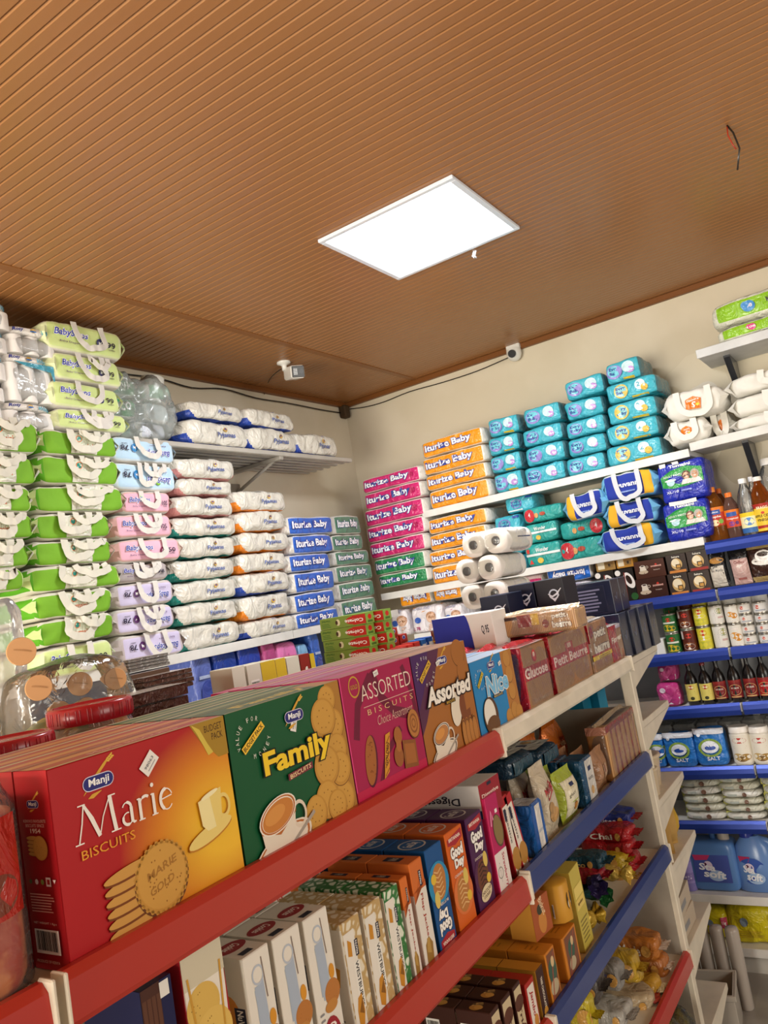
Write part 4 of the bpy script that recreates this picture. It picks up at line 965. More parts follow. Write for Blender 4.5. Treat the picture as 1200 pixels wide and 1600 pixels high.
for a,b,t,c1,c2,tx,bar,lab in sb:
    xbox('soap_carton',lab+' in the row behind the green carton','box',-1.48,a,b,t,0,.08,c1,f_soap(c1,c2,tx,bar),'soap cartons on the gondola top',zb=G1+.002)
# pink sachets
for i,(t,dz) in enumerate(((1040,0),(1068,0))):
    A=at(322,t,0,-1.47);B=at(360,t,0,-1.47)
    mb=MB(); h=.085 if i==0 else .06; s=soft(mb,B.y-A.y,h,.06,M('1f6a4a','film'),i+20,5,.005,matf=lambda f,a,b:M('d867a8','film') if a>.3 else M('1f6a4a','film'))
    s.ell(.64,.5,.2,.2,'4a78c8'); s.ell(.64,.5,.12,.14,'e8c030'); s.rect(.36,.08,.95,.2,'e89ac8')
    o=mb.build('detergent_sachet'); put(o,(-1.50,(A.y+B.y)/2,(G1+.002 if i else G1+.066)),pi/2); tag(o,['pink and green sachet standing on the lower one','lower pink and green sachet beside the chocolate bars'][i],'sachet','pink sachets on the gondola top')
# chocolate wafers: thin flat bars in neat piles
def f_wafer(F): pass
def bars(y0,y1,x,z0,n,t,lab,dz,c='4e2c22',edge='c9b8ae',rz=0,grp=None):
    for k in range(n):
        r=carton('chocolate_bar',y1-y0,t*.86,.12,M(c,'foil'),None,None,'foil',.002)
        put(r,(x-.06+random.uniform(-.004,.004),(y0+y1)/2+random.uniform(-.002,.002),z0+k*t),pi/2+rz)
        me=r.data; 
        tag(r,'flat brown wrapped bar, %s'%lab,'chocolate',grp or 'piled brown chocolate bars')
    return z0+n*t
A=at(213,1072,0,-1.47);B=at(316,1048,0,-1.47)
def barpile(a,b,top,bot,x,lab,n,c='4e2c22'):
    A=at(a,top,0,x);B=at(b,top-.25*(b-a),0,x); zt=(A.z+B.z)/2; z0=max(G1+.002,at(a,bot,0,x).z) if bot else G1+.002
    t=(zt-z0)/n
    for k in range(n):
        mb=MB(); w=B.y-A.y; mb.box(-w/2,w/2,-.05,.05,0,t*.90,M(c,'foil'),.0012)
        mb.add([(-w/2,-.0515,t*.93),(w/2,-.0515,t*.93),(w/2,.05,t*.93),(-w/2,.05,t*.93)],[(0,1,2,3)],M('c8beb4','foil'))
        o=mb.build('chocolate_bar')
        put(o,(x-.05+random.uniform(-.002,.002),(A.y+B.y)/2+random.uniform(-.002,.002),z0+k*t),pi/2); tag(o,lab,'chocolate','brown bars in the %s'%lab.split(' in the ')[-1])
barpile(180,292,1092,0,-1.44,'flat brown wrapped bar in the low front pile behind the red lid',9)
barpile(225,300,1060,1090,-1.56,'flat brown wrapped bar in the upper rear pile',4,'5a3a2e')
barpile(200,262,1033,1052,-1.62,'flat silver-edged bar in the small topmost pile',4,'8c8a88')
o=carton('carton_box',.13,max(.02,at(200,1052,0,-1.62).z-G1-.006),.09,'5a4030'); pA=at(232,1052,0,-1.62); put(o,(-1.66,pA.y,G1+.001),pi/2); tag(o,'brown carton under the small silver-edged bar pile','box')
barpile(322,352,1096,0,-1.34,'brown bar in the little pile before the pink sachets',4)
# pink cartons behind the green one
for i,(a,b,t) in enumerate(((388,430,1073),(431,465,1068),(466,486,1062))):
    xbox('biscuit_box','magenta box lying behind the green carton, %s'%['nearest','middle','farthest'][i],'box',-1.25,a,b,t,0,.12,'c81e5a',lambda F:(F['front'].rect(.3,.35,.6,.75,'d86a4a'),F['top'].rect(0,0,1,1,'b04068')),'magenta boxes behind the green carton',zb=G1+.002)

# -- jars with red lids, ice-cream cone bag
def jar(x,y,z,R,H,lab,content,lidR=None,seed=0,band=None):
    r=empty('plastic_jar'); put(r,(x,y,z)); tag(r,lab,'jar')
    mb=MB(); mb.lathe([(R*.9,0),(R,.008),(R,H*.30),(R*.97,H*.34),(R,H*.38),(R,H*.78),(R*.86,H*.86),(R*.84,H*.88)],M('e8ded6','clear'),32); mb.build('jar_body',r)
    mb=MB(); mb.lathe([(R*.85,.006),(R*.93,.02),(R*.93,H*.76),(R*.6,H*.8)],content,24); mb.build('contents',r)
    if lidR:
        mb=MB(); mb.lathe([(lidR,H*.87),(lidR*1.02,H*.88),(lidR*1.02,H*.985),(lidR*.97,H),(lidR*.90,H*1.0),(lidR*.87,H*.985),(lidR*.05,H*.985)],M('a01822','plastic'),40)
        for i in range(72):
            a=2*pi*i/72; 
            if i%3: mb.lathe([(.0011,H*.89),(.0011,H*.975)],M('a01822','plastic'),4,(lidR*1.022*cos(a),lidR*1.022*sin(a),0))
        mb.build('lid',r,'red ribbed lid')
    return r,R,H
SN=M2('snack_mix','7a3020','b8703a',40,'noise',rough=.4,lo=.35,hi=.65)
SN2=M2('snack_mix_red','b03a26','d8824a',22,'noise',rough=.35,lo=.42,hi=.6)
# lids: centre of the visible discs
zl=CAMZ-.125
pc_=at(152,1122,2,zl); jar(-1.37,1.0,G1+.001,.085,.268,'clear jar with ribbed red lid behind the red Marie carton',SN,.078)
pc_=None; jar(-1.33,.80,G1+.001,.08,.245,'clear jar with red lid nearer the left edge, half cut by the frame',SN,.074)
r,R,H=jar(-.985,.500,G1+.001,.08,.262,'large clear jar of red and orange snacks at the bottom left edge',SN2,None)
mb=MB(); 
def cyl(R,H,z0,a0,span):
    return lambda u,v,o:Vector(((R+o)*cos(a0+span*u),(R+o)*sin(a0+span*u),z0+v*H))
s=D(mb,cyl(R*1.004,H*.42,H*.34,-1.9,2.6),R*2.6,H*.42,kind='film',sub=16); s.rect(0,0,1,1,'b02c22'); s.ell(.3,.4,.4,.3,'d86a2a'); s.text('Snackos',.42,.5,.72,.42,'e8a85a',.04,out='6a2a1a',ob=.06,skew=-.1); s.ell(.8,.25,.3,.2,'7a3a28')
mb.build('label',r,'red printed label')
r,R,H=jar(-1.225,.63,G1+.001,.072,.50,'tall clear jar of brown snacks cut by the left edge',SN,None)
# bag of wafer cones / discs
r=empty('cone_bag'); pA=at(60,1080,0,-1.52); pB=at(215,1050,0,-1.52); L_=pB.y-pA.y
put(r,(-1.60,(pA.y+pB.y)/2,G1+.001),pi/2); tag(r,'clear plastic bag of round beige wafer tubes behind the red-lidded jars','wafer bag')
for i,(a,b,q) in enumerate(((65,1074,20),(130,1068,18.5),(185,1060,17),(98,1112,17),(140,1104,15),(38,1017,22))):
    c=at(a,b,0,-1.52); R=q*((c-Vector((0,0,CAMZ))).dot(_f))/FOC
    mb=MB(); mb.lathe([(R*.25,.14),(R*.95,.008),(R,.004),(R,0),(R*.96,-.002)][::-1],M('c99a6c','matte'),28,(0,0,0),'y'); 
    mb.ribbon([(-R*.5,-.003,R*.2),(R*.1,-.004,R*.05),(R*.6,-.003,-.1*R)],[(0,0,.0012)]*3,M('b08458','matte'),.0005)
    o=mb.build('wafer_tube',r); o.location=(c.y-(pA.y+pB.y)/2,.0-.07+.0,c.z-G1-.001); o.rotation_euler=(0,0,-.45)
mb=MB(); s=soft(mb,L_*1.08,at(120,1030,0,-1.52).z-G1,.16,M('d8cdb8','clear'),9,5,.012,freq=8,nu=26,nv=14); mb.build('clear_bag',r)
mb=MB(); s=soft(mb,L_*1.0,.17,.11,M2('herb_mix','6a6a2e','d89a3a',14,'noise',lo=.45,hi=.6),19,3,.012,nu=14,nv=8); o=mb.build('contents',r); o.location=(0,.03,.07)
r=empty('plastic_bag'); pA=at(12,1000,0,-1.62); pB=at(58,985,0,-1.62); put(r,(-1.7,(pA.y+pB.y)/2,G1+.2),pi/2); tag(r,'upright clear plastic bag over the beige wafer tubes at left','plastic bag')
mb=MB(); soft(mb,(pB.y-pA.y)*1.1,max(.1,at(35,925,0,-1.62).z-G1-.2),.06,M('e9ecec','haze'),29,5,.012); mb.build('clear_bag',r)
# pieces on the left wall's lower shelf, seen between gondola and upper shelf
LB=CAMZ-.40
low=[(300,330,1012,'5a6ab0','blue box'),(332,372,1010,'1c3c94','deep blue pack'),(373,410,1006,'1a3aa0','royal blue pack'),(411,432,1000,'b0477e','pink box standing'),(433,466,1002,'e078b4','bright pink box'),(467,484,1004,'7fb0d8','light blue pack'),(485,500,985,'3a62b8','blue bottle pack')]
for i,(a,b,t,c,lab) in enumerate(low):
    A=at(a,t,0,LX);B=at(b,t,0,LX); mb=MB(); s=soft(mb,B.y-A.y,A.lerp(B,.5).z-LB-.002,.16,M(c,'film'),i+60,8,.005); s.rect(.2,.62,.8,.66,'a8b4d4'); s.rect(.3,.45,.5,.55,'c8a498') if i in(1,2) else (s.poly([(.5,.5),(.64,.66),(.5,.82),(.36,.66)],'c85a9c') if i==4 else s.ell(.6,.4,.12,.2,'3a4a9a'))
    o=mb.build('sanitary_pack'); put(o,(LX-.09,(A.y+B.y)/2,LB+.001),pi/2); tag(o,'%s on the wall shelf below the white diaper packs'%lab,'pack','packs on the lower left wall shelf')

# ================================================================== THE BIG BISCUIT CARTONS
def logo(f,u,v,s,asp):
    """dark blue oval maker's plate with wheat ear"""
    H=s; f.stroke([(u-.68*s*asp,v-.35*s),(u-.2*s*asp,v+.10*s),(u+.35*s*asp,v+.55*s),(u+.62*s*asp,v+.78*s)],[.02*s,.12*s,.12*s,.05*s],'d9a53a')
    f.stroke([(u-.5*s*asp,v-.5*s),(u-.3*s*asp,v-.46*s),(u+.1*s*asp,v-.35*s)],[.02*s,.16*s,.02*s],'d9a53a')
    for k in range(4): f.ell(u+(.50+.07*k)*s*asp,v+(.70+.045*k)*s,.07*s,.035*s,'e6b84a',8,rot=60); f.ell(u+(.55+.07*k)*s*asp,v+(.62+.045*k)*s,.07*s,.035*s,'e6b84a',8,rot=-10)
    W_=.56*s; 
    f.rect(u-.42*s*asp,v-.27*s,u+.42*s*asp,v+.27*s,'e8e2f2',1)
    f.ell(u-.42*s*asp,v,.27*s,.27*s,'e8e2f2',16); f.ell(u+.42*s*asp,v,.27*s,.27*s,'e8e2f2',16)
    f.rect(u-.42*s*asp,v-.24*s,u+.42*s*asp,v+.24*s,'2a2a78',1)
    f.ell(u-.42*s*asp,v,.24*s,.24*s,'2a2a78',16); f.ell(u+.42*s*asp,v,.24*s,.24*s,'2a2a78',16)
    f.text('Manji',u+.02*s*asp,v-.01*s,.92*s*asp,.36*s,'ffffff',.02,res=3,shear=.05)
def biscuit(f,u,v,r,c='c8923e',dk='9a6426',holes=10,seed=0,edge=True,ky=1.0,rot=0):
    if edge:
        f.ell(u,v-.012,r*1.03,r*ky*1.03,'6a3a1a',28,rot)
        for i in range(30):
            a=2*pi*i/30; q=radians(rot); x,y=r*.985*cos(a),r*.985*ky*sin(a); f.ell(u+(x*cos(q)-y*sin(q))*f.H/f.W,v+x*sin(q)+y*cos(q),r*.07,r*.07,c,6); f.o-=f.st
    f.ell(u,v,r,r*ky,c,30,rot); f.ell(u,v+r*.03,r*.9,r*.9*ky,'d09c48' if c=='c8923e' else c,30,rot)
    rr=random.Random(seed); q=radians(rot)
    for i in range(holes):
        a=rr.random()*2*pi; d=sqrt(rr.random())*r*.78; x,y=d*cos(a),d*ky*sin(a)
        f.ell(u+(x*cos(q)-y*sin(q))*f.H/f.W,v+x*sin(q)+y*cos(q),r*.028,r*.028,dk,6); f.o-=f.st
    f.nx()
def cup(f,u,v,s,rim='b86a2e',tea='c9803a',rot=14):
    k=f.H/f.W
    f.ell(u+.05*s*k,v-.62*s,1.05*s,.42*s,'7a5234',28,rot); f.ell(u+.05*s*k,v-.56*s,1.05*s,.42*s,'e8dccb',28,rot); f.ring(u+.05*s*k,v-.56*s,.98*s,.08*s,rim,28,.4,rot)
    f.ring(u+.72*s*k,v-.0*s,.26*s,.07*s,'e0d0bc',20,1.2)
    P=[(u-.62*s*k,v+.1*s),(u-.55*s*k,v-.35*s),(u-.36*s*k,v-.62*s),(u+.2*s*k,v-.62*s),(u+.5*s*k,v-.3*s),(u+.62*s*k,v+.3*s)]
    f.poly(P,'e6dac8'); f.poly([(u-.61*s*k,v+.02*s),(u-.60*s*k,v-.08*s),(u,v-.24*s),(u+.6*s*k,v+.10*s),(u+.62*s*k,v+.22*s),(u,v-.12*s)],rim)
    f.ell(u,v+.2*s,.66*s,.36*s,'efe6d8',28,rot); f.ring(u,v+.2*s,.62*s,.05*s,rim,28,.54,rot); f.ell(u,v+.19*s,.55*s,.29*s,tea,28,rot); f.ell(u-.1*s*k,v+.22*s,.36*s,.17*s,'d8944a',24,rot)
    f.stroke([(u-.5*s*k,v-.85*s),(u+.1*s*k,v-.68*s),(u+1.25*s*k,v-.1*s)],[.05*s,.06*s,.09*s],'a79c90'); f.ell(u-.42*s*k,v-.86*s,.32*s,.13*s,'6a5a4c',18,8); f.ell(u-.42*s*k,v-.84*s,.22*s,.08*s,'3a2c24',16,8)
def sticker(r,w,h,d,u,v,s=.022,rot=.5,txt='70/- KES'):
    mb=MB(); mb.box(-s/2,s/2,-.0006,0,-s*.32,s*.32,M('f0ece6','card')); f=face(mb,(-s/2,-.0006,-s*.32),(1,0,0),(0,0,1),(0,-1,0),s,s*.64,off=.0002); f.text('98063',.5,.55,.7,.22,'6a6a70',.01); f.rect(.2,.2,.8,.26,'9a9aa0')
    o=mb.build('price_sticker',r,'white price sticker'); o.location=((u-.5)*w,-d/2-.0022,v*h); o.rotation_euler=(0,-rot,0)
# a thick-and-thin serif hand for the large title
def title_marie(f,u0,v0,W_,H_,col):
    def P(pts): return [(u0+x*W_,v0+y*H_) for x,y in pts]
    def arc(cx,cy,rx,ry,a,b,n=14): return [(cx+rx*cos(radians(a+(b-a)*i/n)),cy+ry*sin(radians(a+(b-a)*i/n))) for i in range(n+1)]
    T=.10*H_; t=.034*H_; U=.62
    def st(pts,w): f.stroke(P(pts),w,col)
    # M
    st([(.035,.03),(.075,.5),(.10,.93)],t*1.2); st([(.10,.97),(.16,.55),(.215,.04)],[T*.7,T*1.25,T*1.1]); st([(.215,.04),(.26,.5),(.335,.97)],[t,t,t]); st([(.335,.97),(.345,.5),(.36,.03)],T*1.2)
    st([(.0,.015),(.075,.015)],t); st([(.315,.015),(.405,.015)],t); st([(.05,.965),(.115,.965)],t); st([(.32,.965),(.385,.965)],t)
    # a
    st(arc(.475,.47,.04,.15,160,0),[t*1.5]+[t]*6+[T*.8]*8); st([(.515,.47),(.515,.10),(.53,.04),(.55,.05)],[T,T,T*.7,t]); st(arc(.475,.19,.045,.16,70,330),[t]*5+[T*.8]*7+[t]*3)
    # r
    st([(.60,.60),(.60,.03)],T); st([(.575,.585),(.60,.60)],t); st([(.575,.015),(.635,.015)],t); st(arc(.655,.42,.05,.19,170,50),[t]*6+[T*.8]*9)
    # i
    st([(.735,.60),(.735,.03)],T); st([(.71,.585),(.735,.60)],t); st([(.705,.015),(.765,.015)],t); f.ell(u0+.735*W_,v0+.84*H_,.06*H_,.06*H_,col,14)
    # e
    st(arc(.865,.31,.062,.29,20,320,24),[t]*6+[T]*12+[t]*7); st([(.805,.34),(.92,.38)],t)
MARIE=Mglow('marie_print','b0161c','f4c032','dc861e',.125,.085,.19)
def f_marie(F):
    f=F['front']; k=f.H/f.W
    # gold flap corner
    f.poly([(.77,1),(1,1),(1,.76),(.93,.76),(.90,.80),(.865,.79),(.84,.86),(.80,.94)],'a8842a'); f.poly([(.78,1),(.83,.96),(.87,.86),(.90,.80),(.865,.79),(.84,.86),(.81,.94)],'d8c050')
    f.text('BUDGET',.92,.95,.12,.042,'4a2a14',.0); f.text('PACK',.94,.895,.075,.042,'4a2a14',.0)
    logo(f,.23,.86,.145,k)
    title_marie(f,.085,.575,.56,.20,'f6efe6')
    f.text('BISCUITS',.24,.52,.27,.048,'e8a030',.0)
    for i in range(6): f.ell(.325,.055+.056*i,.175,.030,'7a4016',24,5); f.ell(.325,.068+.056*i,.18,.030,'cf9a4c',24,5)
    biscuit(f,.485,.235,.19,holes=30,seed=4,ky=1.0,rot=10); f.text('MARIE',.49,.285,.17,.045,'a87430',.02,skew=.2); f.text('GOLD',.48,.195,.14,.045,'a87430',.02,skew=.2)
    # tea cup in warm light
    C1='ecd27a'; C2='f5e6a6'
    f.ell(.80,.335,.19,.045,'c07c22',24,12); f.ell(.80,.345,.19,.045,C1,24,12); f.ring(.905,.47,.058,.018,C1,18,1.3); f.poly([(.745,.545),(.90,.585),(.885,.41),(.84,.365),(.785,.36),(.755,.40)],C2); f.poly([(.82,.565),(.90,.585),(.885,.41),(.84,.365)],C1); f.ell(.823,.565,.075,.014,'f8eebc',20,12)
    g=F['left']; g.rect(0,0,1,1,'a4161e'); logo(g,.5,.83,.075,g.H/g.W); g.text("KENYA'S FAVOURITE",.5,.745,.66,.016,'f0c8b8',.0); g.text('BISCUITS SINCE',.5,.722,.55,.016,'f0c8b8',0); g.text('1954',.5,.695,.3,.024,'f0d8c8',.02)
    for i in range(5): g.ell(.40,.575+.020*i,.05,.010,'8a4e1e',16); g.ell(.40,.579+.020*i,.052,.011,'cf9a4c',16)
    biscuit(g,.60,.61,.062,holes=14,seed=2,edge=False)
    g.ell(.2,.44,.012,None,'5a6a3a',10); g.ell(.38,.44,.014,None,'e8dcdc',10); g.ell(.55,.44,.014,None,'8a9a4a',10); g.rect(.66,.42,.80,.465,'e8dcdc'); g.rect(.69,.43,.77,.455,'a82020'); g.poly([(.86,.455),(.95,.455),(.905,.435)],'f0e0d8')
    g.lines(.15,.29,.85,.39,7,'e0a498',.4); g.text('NET WEIGHT 1 Kg e',.5,.235,.66,.014,'f0d8c8',0); g.barcode(.16,.085,.86,.205,n=22); g.text('PRODUCE OF KENYA',.5,.05,.66,.014,'f0d8c8',0)
    t=F['top']; t.rect(0,0,1,.10,'c8a05a'); t.rect(0,.10,1,.5,'b03a34'); t.rect(0,.5,1,.8,'c98a4e'); t.rect(.0,.8,1,1,'9a2a28'); t.text('Marie BISCUITS',.5,.3,.5,.2,'d8a08a',.02)
def budget(f,u,v,rot=32,c='f6c63c'):
    q=radians(rot); k=f.H/f.W; w,h=.13,.026
    P=[(u+(x*cos(q)-y*sin(q))*k,v+x*sin(q)+y*cos(q)) for x,y in ((-w,-h),(w,-h),(w,h),(-w,h))]
    f.poly(P,c); f.text('BUDGET PACK',u,v,.24*k,.032,'2a2014',.02,rot=rot)
    for s,t,rr,a0,a1 in ((1,'VALUE FOR',.155,200,70),(-1,'MONEY',.15,265,345)):
        for i,ch in enumerate(t):
            if ch==' ': continue
            a=radians(a0+(a1-a0)*i/(len(t)-1)); du,dv=rr*cos(a),rr*sin(a)*.8
            f.text(ch,u+du*k,v+dv,.020*k,.030,'e8e4d8',0,rot=(math.degrees(a)-90) if s==1 else (math.degrees(a)+90))
def f_family(F):
    f=F['front']; k=f.H/f.W; f.rect(0,0,1,1,'0d5530'); f.rect(.86,0,1,1,'b07c34')
    for i,(u,v,r) in enumerate(((.90,.90,.12),(.97,.75,.13),(.80,.80,.14),(.93,.55,.13),(.84,.98,.08),(.98,.32,.13),(.80,.44,.14),(.96,.14,.15),(.86,.16,.14),(.70,.18,.13),(.92,.04,.11),(.76,.03,.10),(.92,.38,.14))): 
        u=min(u,.999-r*k*1.04) if i not in() else u
        biscuit(f,u,min(v,.995-r*1.04),r,holes=9,seed=i,edge=False) if False else None
    for i,(u,v,r) in enumerate(((.86,.88,.105),(.885,.68,.125),(.885,.50,.12),(.80,.76,.145),(.84,.30,.13),(.88,.14,.125),(.885,.36,.125),(.76,.42,.145),(.72,.19,.135),(.60,.14,.12),(.80,.12,.11))):
        f.ell(u,v,r*1.02,None,'7a4a1c',26); f.ell(u,v+.004,r,None,'c48f3c',26); f.ell(u,v+.01,r*.86,None,'cf9c46',24)
        rr=random.Random(i)
        for j in range(9): a=2*pi*j/9; f.ell(u+.5*r*cos(a)*k,v+.5*r*sin(a),.006,None,'96621f',6); f.o-=f.st
        f.nx()
    logo(f,.53,.85,.15,k); budget(f,.175,.80)
    f.text('Family',.52,.58,.60,.20,'f6cf2e',.035,res=3,out='1e1a14',ob=.04)
    f.poly([(.40,.435),(.62,.455),(.62,.50),(.40,.48)],'7a2a3a'); f.text('BISCUITS',.51,.468,.19,.03,'f2d8a0',.01,skew=.1)
    cup(f,.27,.20,.30)
    g=F['left']; g.rect(0,0,1,1,'0a3c22'); t=F['top']; t.rect(0,0,1,1,'3e5a34'); t.text('Family',.5,.5,.6,.6,'c8a83a',.03); t.rect(.8,0,1,1,'a87c40')
def f_pink(F):
    f=F['front']; k=f.H/f.W; f.rect(0,0,1,1,'a8174e')
    for pts,w in (([(.42,.98),(.50,.75),(.66,.6),(.9,.52)],.09),([(.1,.5),(.18,.75),(.4,.95)],.08),([(.86,.95),(.95,.7),(.98,.45)],.06),([(.3,.05),(.45,.3),(.7,.45)],.06)): f.stroke(pts,w,'6e0f35')
    f.rect(0,0,.012,1,'e8488a'); f.rect(0,0,1,.12,'c01a4a')
    f.ring(.17,.90,.075,.012,'c99a3a',24,1.15); f.text('GOLD',.17,.90,.09,.035,'c99a3a',.01)
    f.text('ASSORTED',.60,.83,.72,.125,'f2dccb',-.012,res=3); f.rect(.25,.715,.98,.72,'e8c0b0'); f.text('B I S C U I T S',.62,.67,.66,.045,'e8c08a',-.005); f.text('Choice Assortment',.66,.58,.52,.075,'e8b8a8',-.01,shear=.3)
    f.ell(.24,.30,.085,.20,'5a0c2c',24,-12); f.ell(.23,.31,.075,.19,'a8632e',24,-12)
    for i in range(14): f.ell(.23+random.uniform(-.05,.05)*k,.31+random.uniform(-.14,.14),.006,None,'7a4018',6)
    f.poly([(.36,.12),(.44,.16),(.53,.46),(.46,.45)],'d8942e'); 
    for i in range(5): f.stroke([(.38+.018*i,.14+.06*i),(.45+.016*i,.19+.06*i)],.008,'8a4a1a')
    f.text('GOLDEN',.445,.30,.17,.035,'4a2410',.02,rot=68)
    f.ell(.60,.24,.07,.085,'9c5c2c',18); f.ell(.63,.40,.06,.075,'a8652f',18); f.ell(.62,.32,.04,.05,'b06c34',14)
    f.poly([(.66,.12),(.86,.09),(.87,.31),(.68,.35)],'8e5426'); f.poly([(.69,.15),(.84,.125),(.845,.285),(.70,.315)],'a8652f')
    f.ell(.885,.44,.10,.125,'6e3c18',24); f.ell(.885,.445,.092,.118,'b8773a',24); f.ring(.885,.445,.064,.014,'8e5426',20,1.3); f.ring(.885,.445,.032,.010,'8e5426',16,1.3)
    g=F['left']; g.rect(0,0,1,1,'d8347a'); t=F['top']; t.rect(0,0,1,1,'b0486e'); t.rect(0,.3,1,.5,'a07058')
def f_assort(F):
    f=F['front']; k=f.H/f.W; f.rect(0,0,1,1,'a8682c'); f.poly([(0,1),(.5,1),(.32,.70),(.1,.4),(0,.3)],'5a2a4a'); f.poly([(0,1),(.3,1),(.2,.75),(0,.5)],'4a2260')
    for u,v,r in ((.84,.90,.13),(.88,.70,.12)): f.ell(u,v,r*1.03,None,'5a3216',24); f.ell(u,v+.004,r,None,'a8692c',24)
    logo(f,.52,.88,.14,k); budget(f,.20,.83,34,'e8b83a')
    f.ell(.62,.40,.10,.16,'e8dcc8',20,-15); f.ell(.78,.36,.10,.16,'7e4422',22,10); f.poly([(.80,.35),(.98,.38),(.96,.60),(.80,.56)],'a8692e')
    for i in range(4): f.ell(.70+.07*i,.14,.05,.15,'b87a38',16); f.ring(.70+.07*i,.14,.05,.006,'6e421c',18,2.8)
    cup(f,.28,.20,.24,'4a3428','c08048')
    f.text('Assorted',.55,.60,.84,.17,'f6efe4',.04,res=3,shear=.2,out='2a1a16',ob=.06); f.rect(.44,.475,.62,.51,'2a1a16'); f.text('BISCUITS',.53,.492,.15,.022,'e8b83a',.01)
    F['left'].rect(0,0,1,1,'3a1c4a'); F['top'].rect(0,0,1,1,'94705c'); F['top'].rect(0,.2,1,.6,'a87c58')
def f_nice(F):
    f=F['front']; k=f.H/f.W; f.rect(0,0,1,1,'2a86c4'); f.rect(.72,0,1,1,'b87a38'); 
    for u,v in ((.86,.88),(.86,.66),(.86,.42),(.70,.10),(.84,.16),(.94,.10)): f.ell(u,v,.12,None,'7a4c20',20); f.ell(u,v+.004,.115,None,'c28a42',20)
    logo(f,.46,.88,.17,k); budget(f,.17,.74,40,'e8c83a'); f.text('Nice',.52,.62,.52,.26,'7fc0e8',.04,shear=.1,out='f0ece4',ob=.035); f.rect(.38,.44,.62,.48,'1a3a6a'); f.text('BISCUITS',.5,.46,.2,.025,'e8c83a',.01)
    f.ell(.26,.24,.22,.25,'5a3c24',26); f.ell(.24,.27,.17,.20,'ece6da',24); f.ell(.28,.12,.2,.12,'6e4a2a',20)
    F['left'].rect(0,0,1,1,'1f6aa4'); F['top'].rect(0,0,1,1,'a8bcd0')
G='large biscuit cartons along the gondola top edge'
big=[('Marie',.588,.892,.2355,f_marie,MARIE,'red','large red carton of Marie biscuits standing at the shelf edge',.068),
     ('Family',.893,1.189,.236,f_family,M('0d5530'),'dark green','dark green carton of Family biscuits with tea cup picture',.068),
     ('pink',1.191,1.448,.238,f_pink,M('a8174e'),'magenta','magenta carton of Assorted biscuits with gold wreath',.068),
     ('assorted',1.450,1.703,.238,f_assort,M('6a3a3a'),'purple and brown','purple and brown carton of Assorted biscuits with tea cup',.068),
     ('nice',1.706,1.953,.182,f_nice,M('2a86c4'),'blue','smaller blue carton of Nice biscuits with coconut picture',.068)]
big_rows={'Marie':4,'Family':4,'pink':4,'assorted':4,'nice':4}
for n,y0,y1,h,fn,bm,cn,lab,d in big:
    for k in range(big_rows[n]):
        w=y1-y0-.002; r=empty('biscuit_carton'); 
        o=carton('box_body',w,h,d,bm,fn if k==0 else (lambda F,fn=fn:fn({'front':F['front'],'left':F['left'],'right':F['right'],'top':F['top']}) if False else None),r)
        if k>0:
            mb=MB(); Fs=carton_faces(mb,w,h,d); t=Fs['top']; c={'Marie':('b03a34','c98a4e'),'Family':('3e5a34','8a8a5a'),'pink':('b0486e','a8788a'),'assorted':('94705c','a88a78'),'nice':('a8bcd0','8aa8c8')}[n]
            t.rect(0,0,1,1,c[0]); t.rect(0,.25,1,.55,c[1]); t.rect(0,.9,1,1,'d8c8a0'); L=Fs['left']; L.rect(0,0,1,1,{'Marie':'a4161e','Family':'0a3c22','pink':'d8347a','assorted':'3a1c4a','nice':'1f6aa4'}[n]); mb.build('printed_sides',r)
        bx=o; mb=MB()  # lid flaps: the tuck line
        mb.box(-w/2+.001,w/2-.001,-d/2+.0,-d/2+.002,h,h+.0005,M('a89878','card')); mb.build('lid_edge',bx,'pale worn lid edge')
        if k==0:
            if n=='Marie': sticker(bx,w,h,d,.50,.865,.030,.75)
            if n=='Family': sticker(bx,w,h,d,.52,.79,.022,1.2)
            if n=='pink': sticker(bx,w,h,d,.47,.955,.016,.2)
            if n=='assorted': sticker(bx,w,h,d,.43,.87,.015,.3)
            if n=='nice': sticker(bx,w,h,d,.66,.86,.015,.3)
        put(r,(XF-.006-d/2-k*(d+.003),(y0+y1)/2,G1+.001),pi/2+(random.random()-.5)*.006)
        tag(r,lab if k==0 else '%s %s biscuit carton, %s in line behind the front one'%(cn,n if n in('Marie','Family') else 'topped',['','second','third','fourth'][k]),'biscuit carton',G)

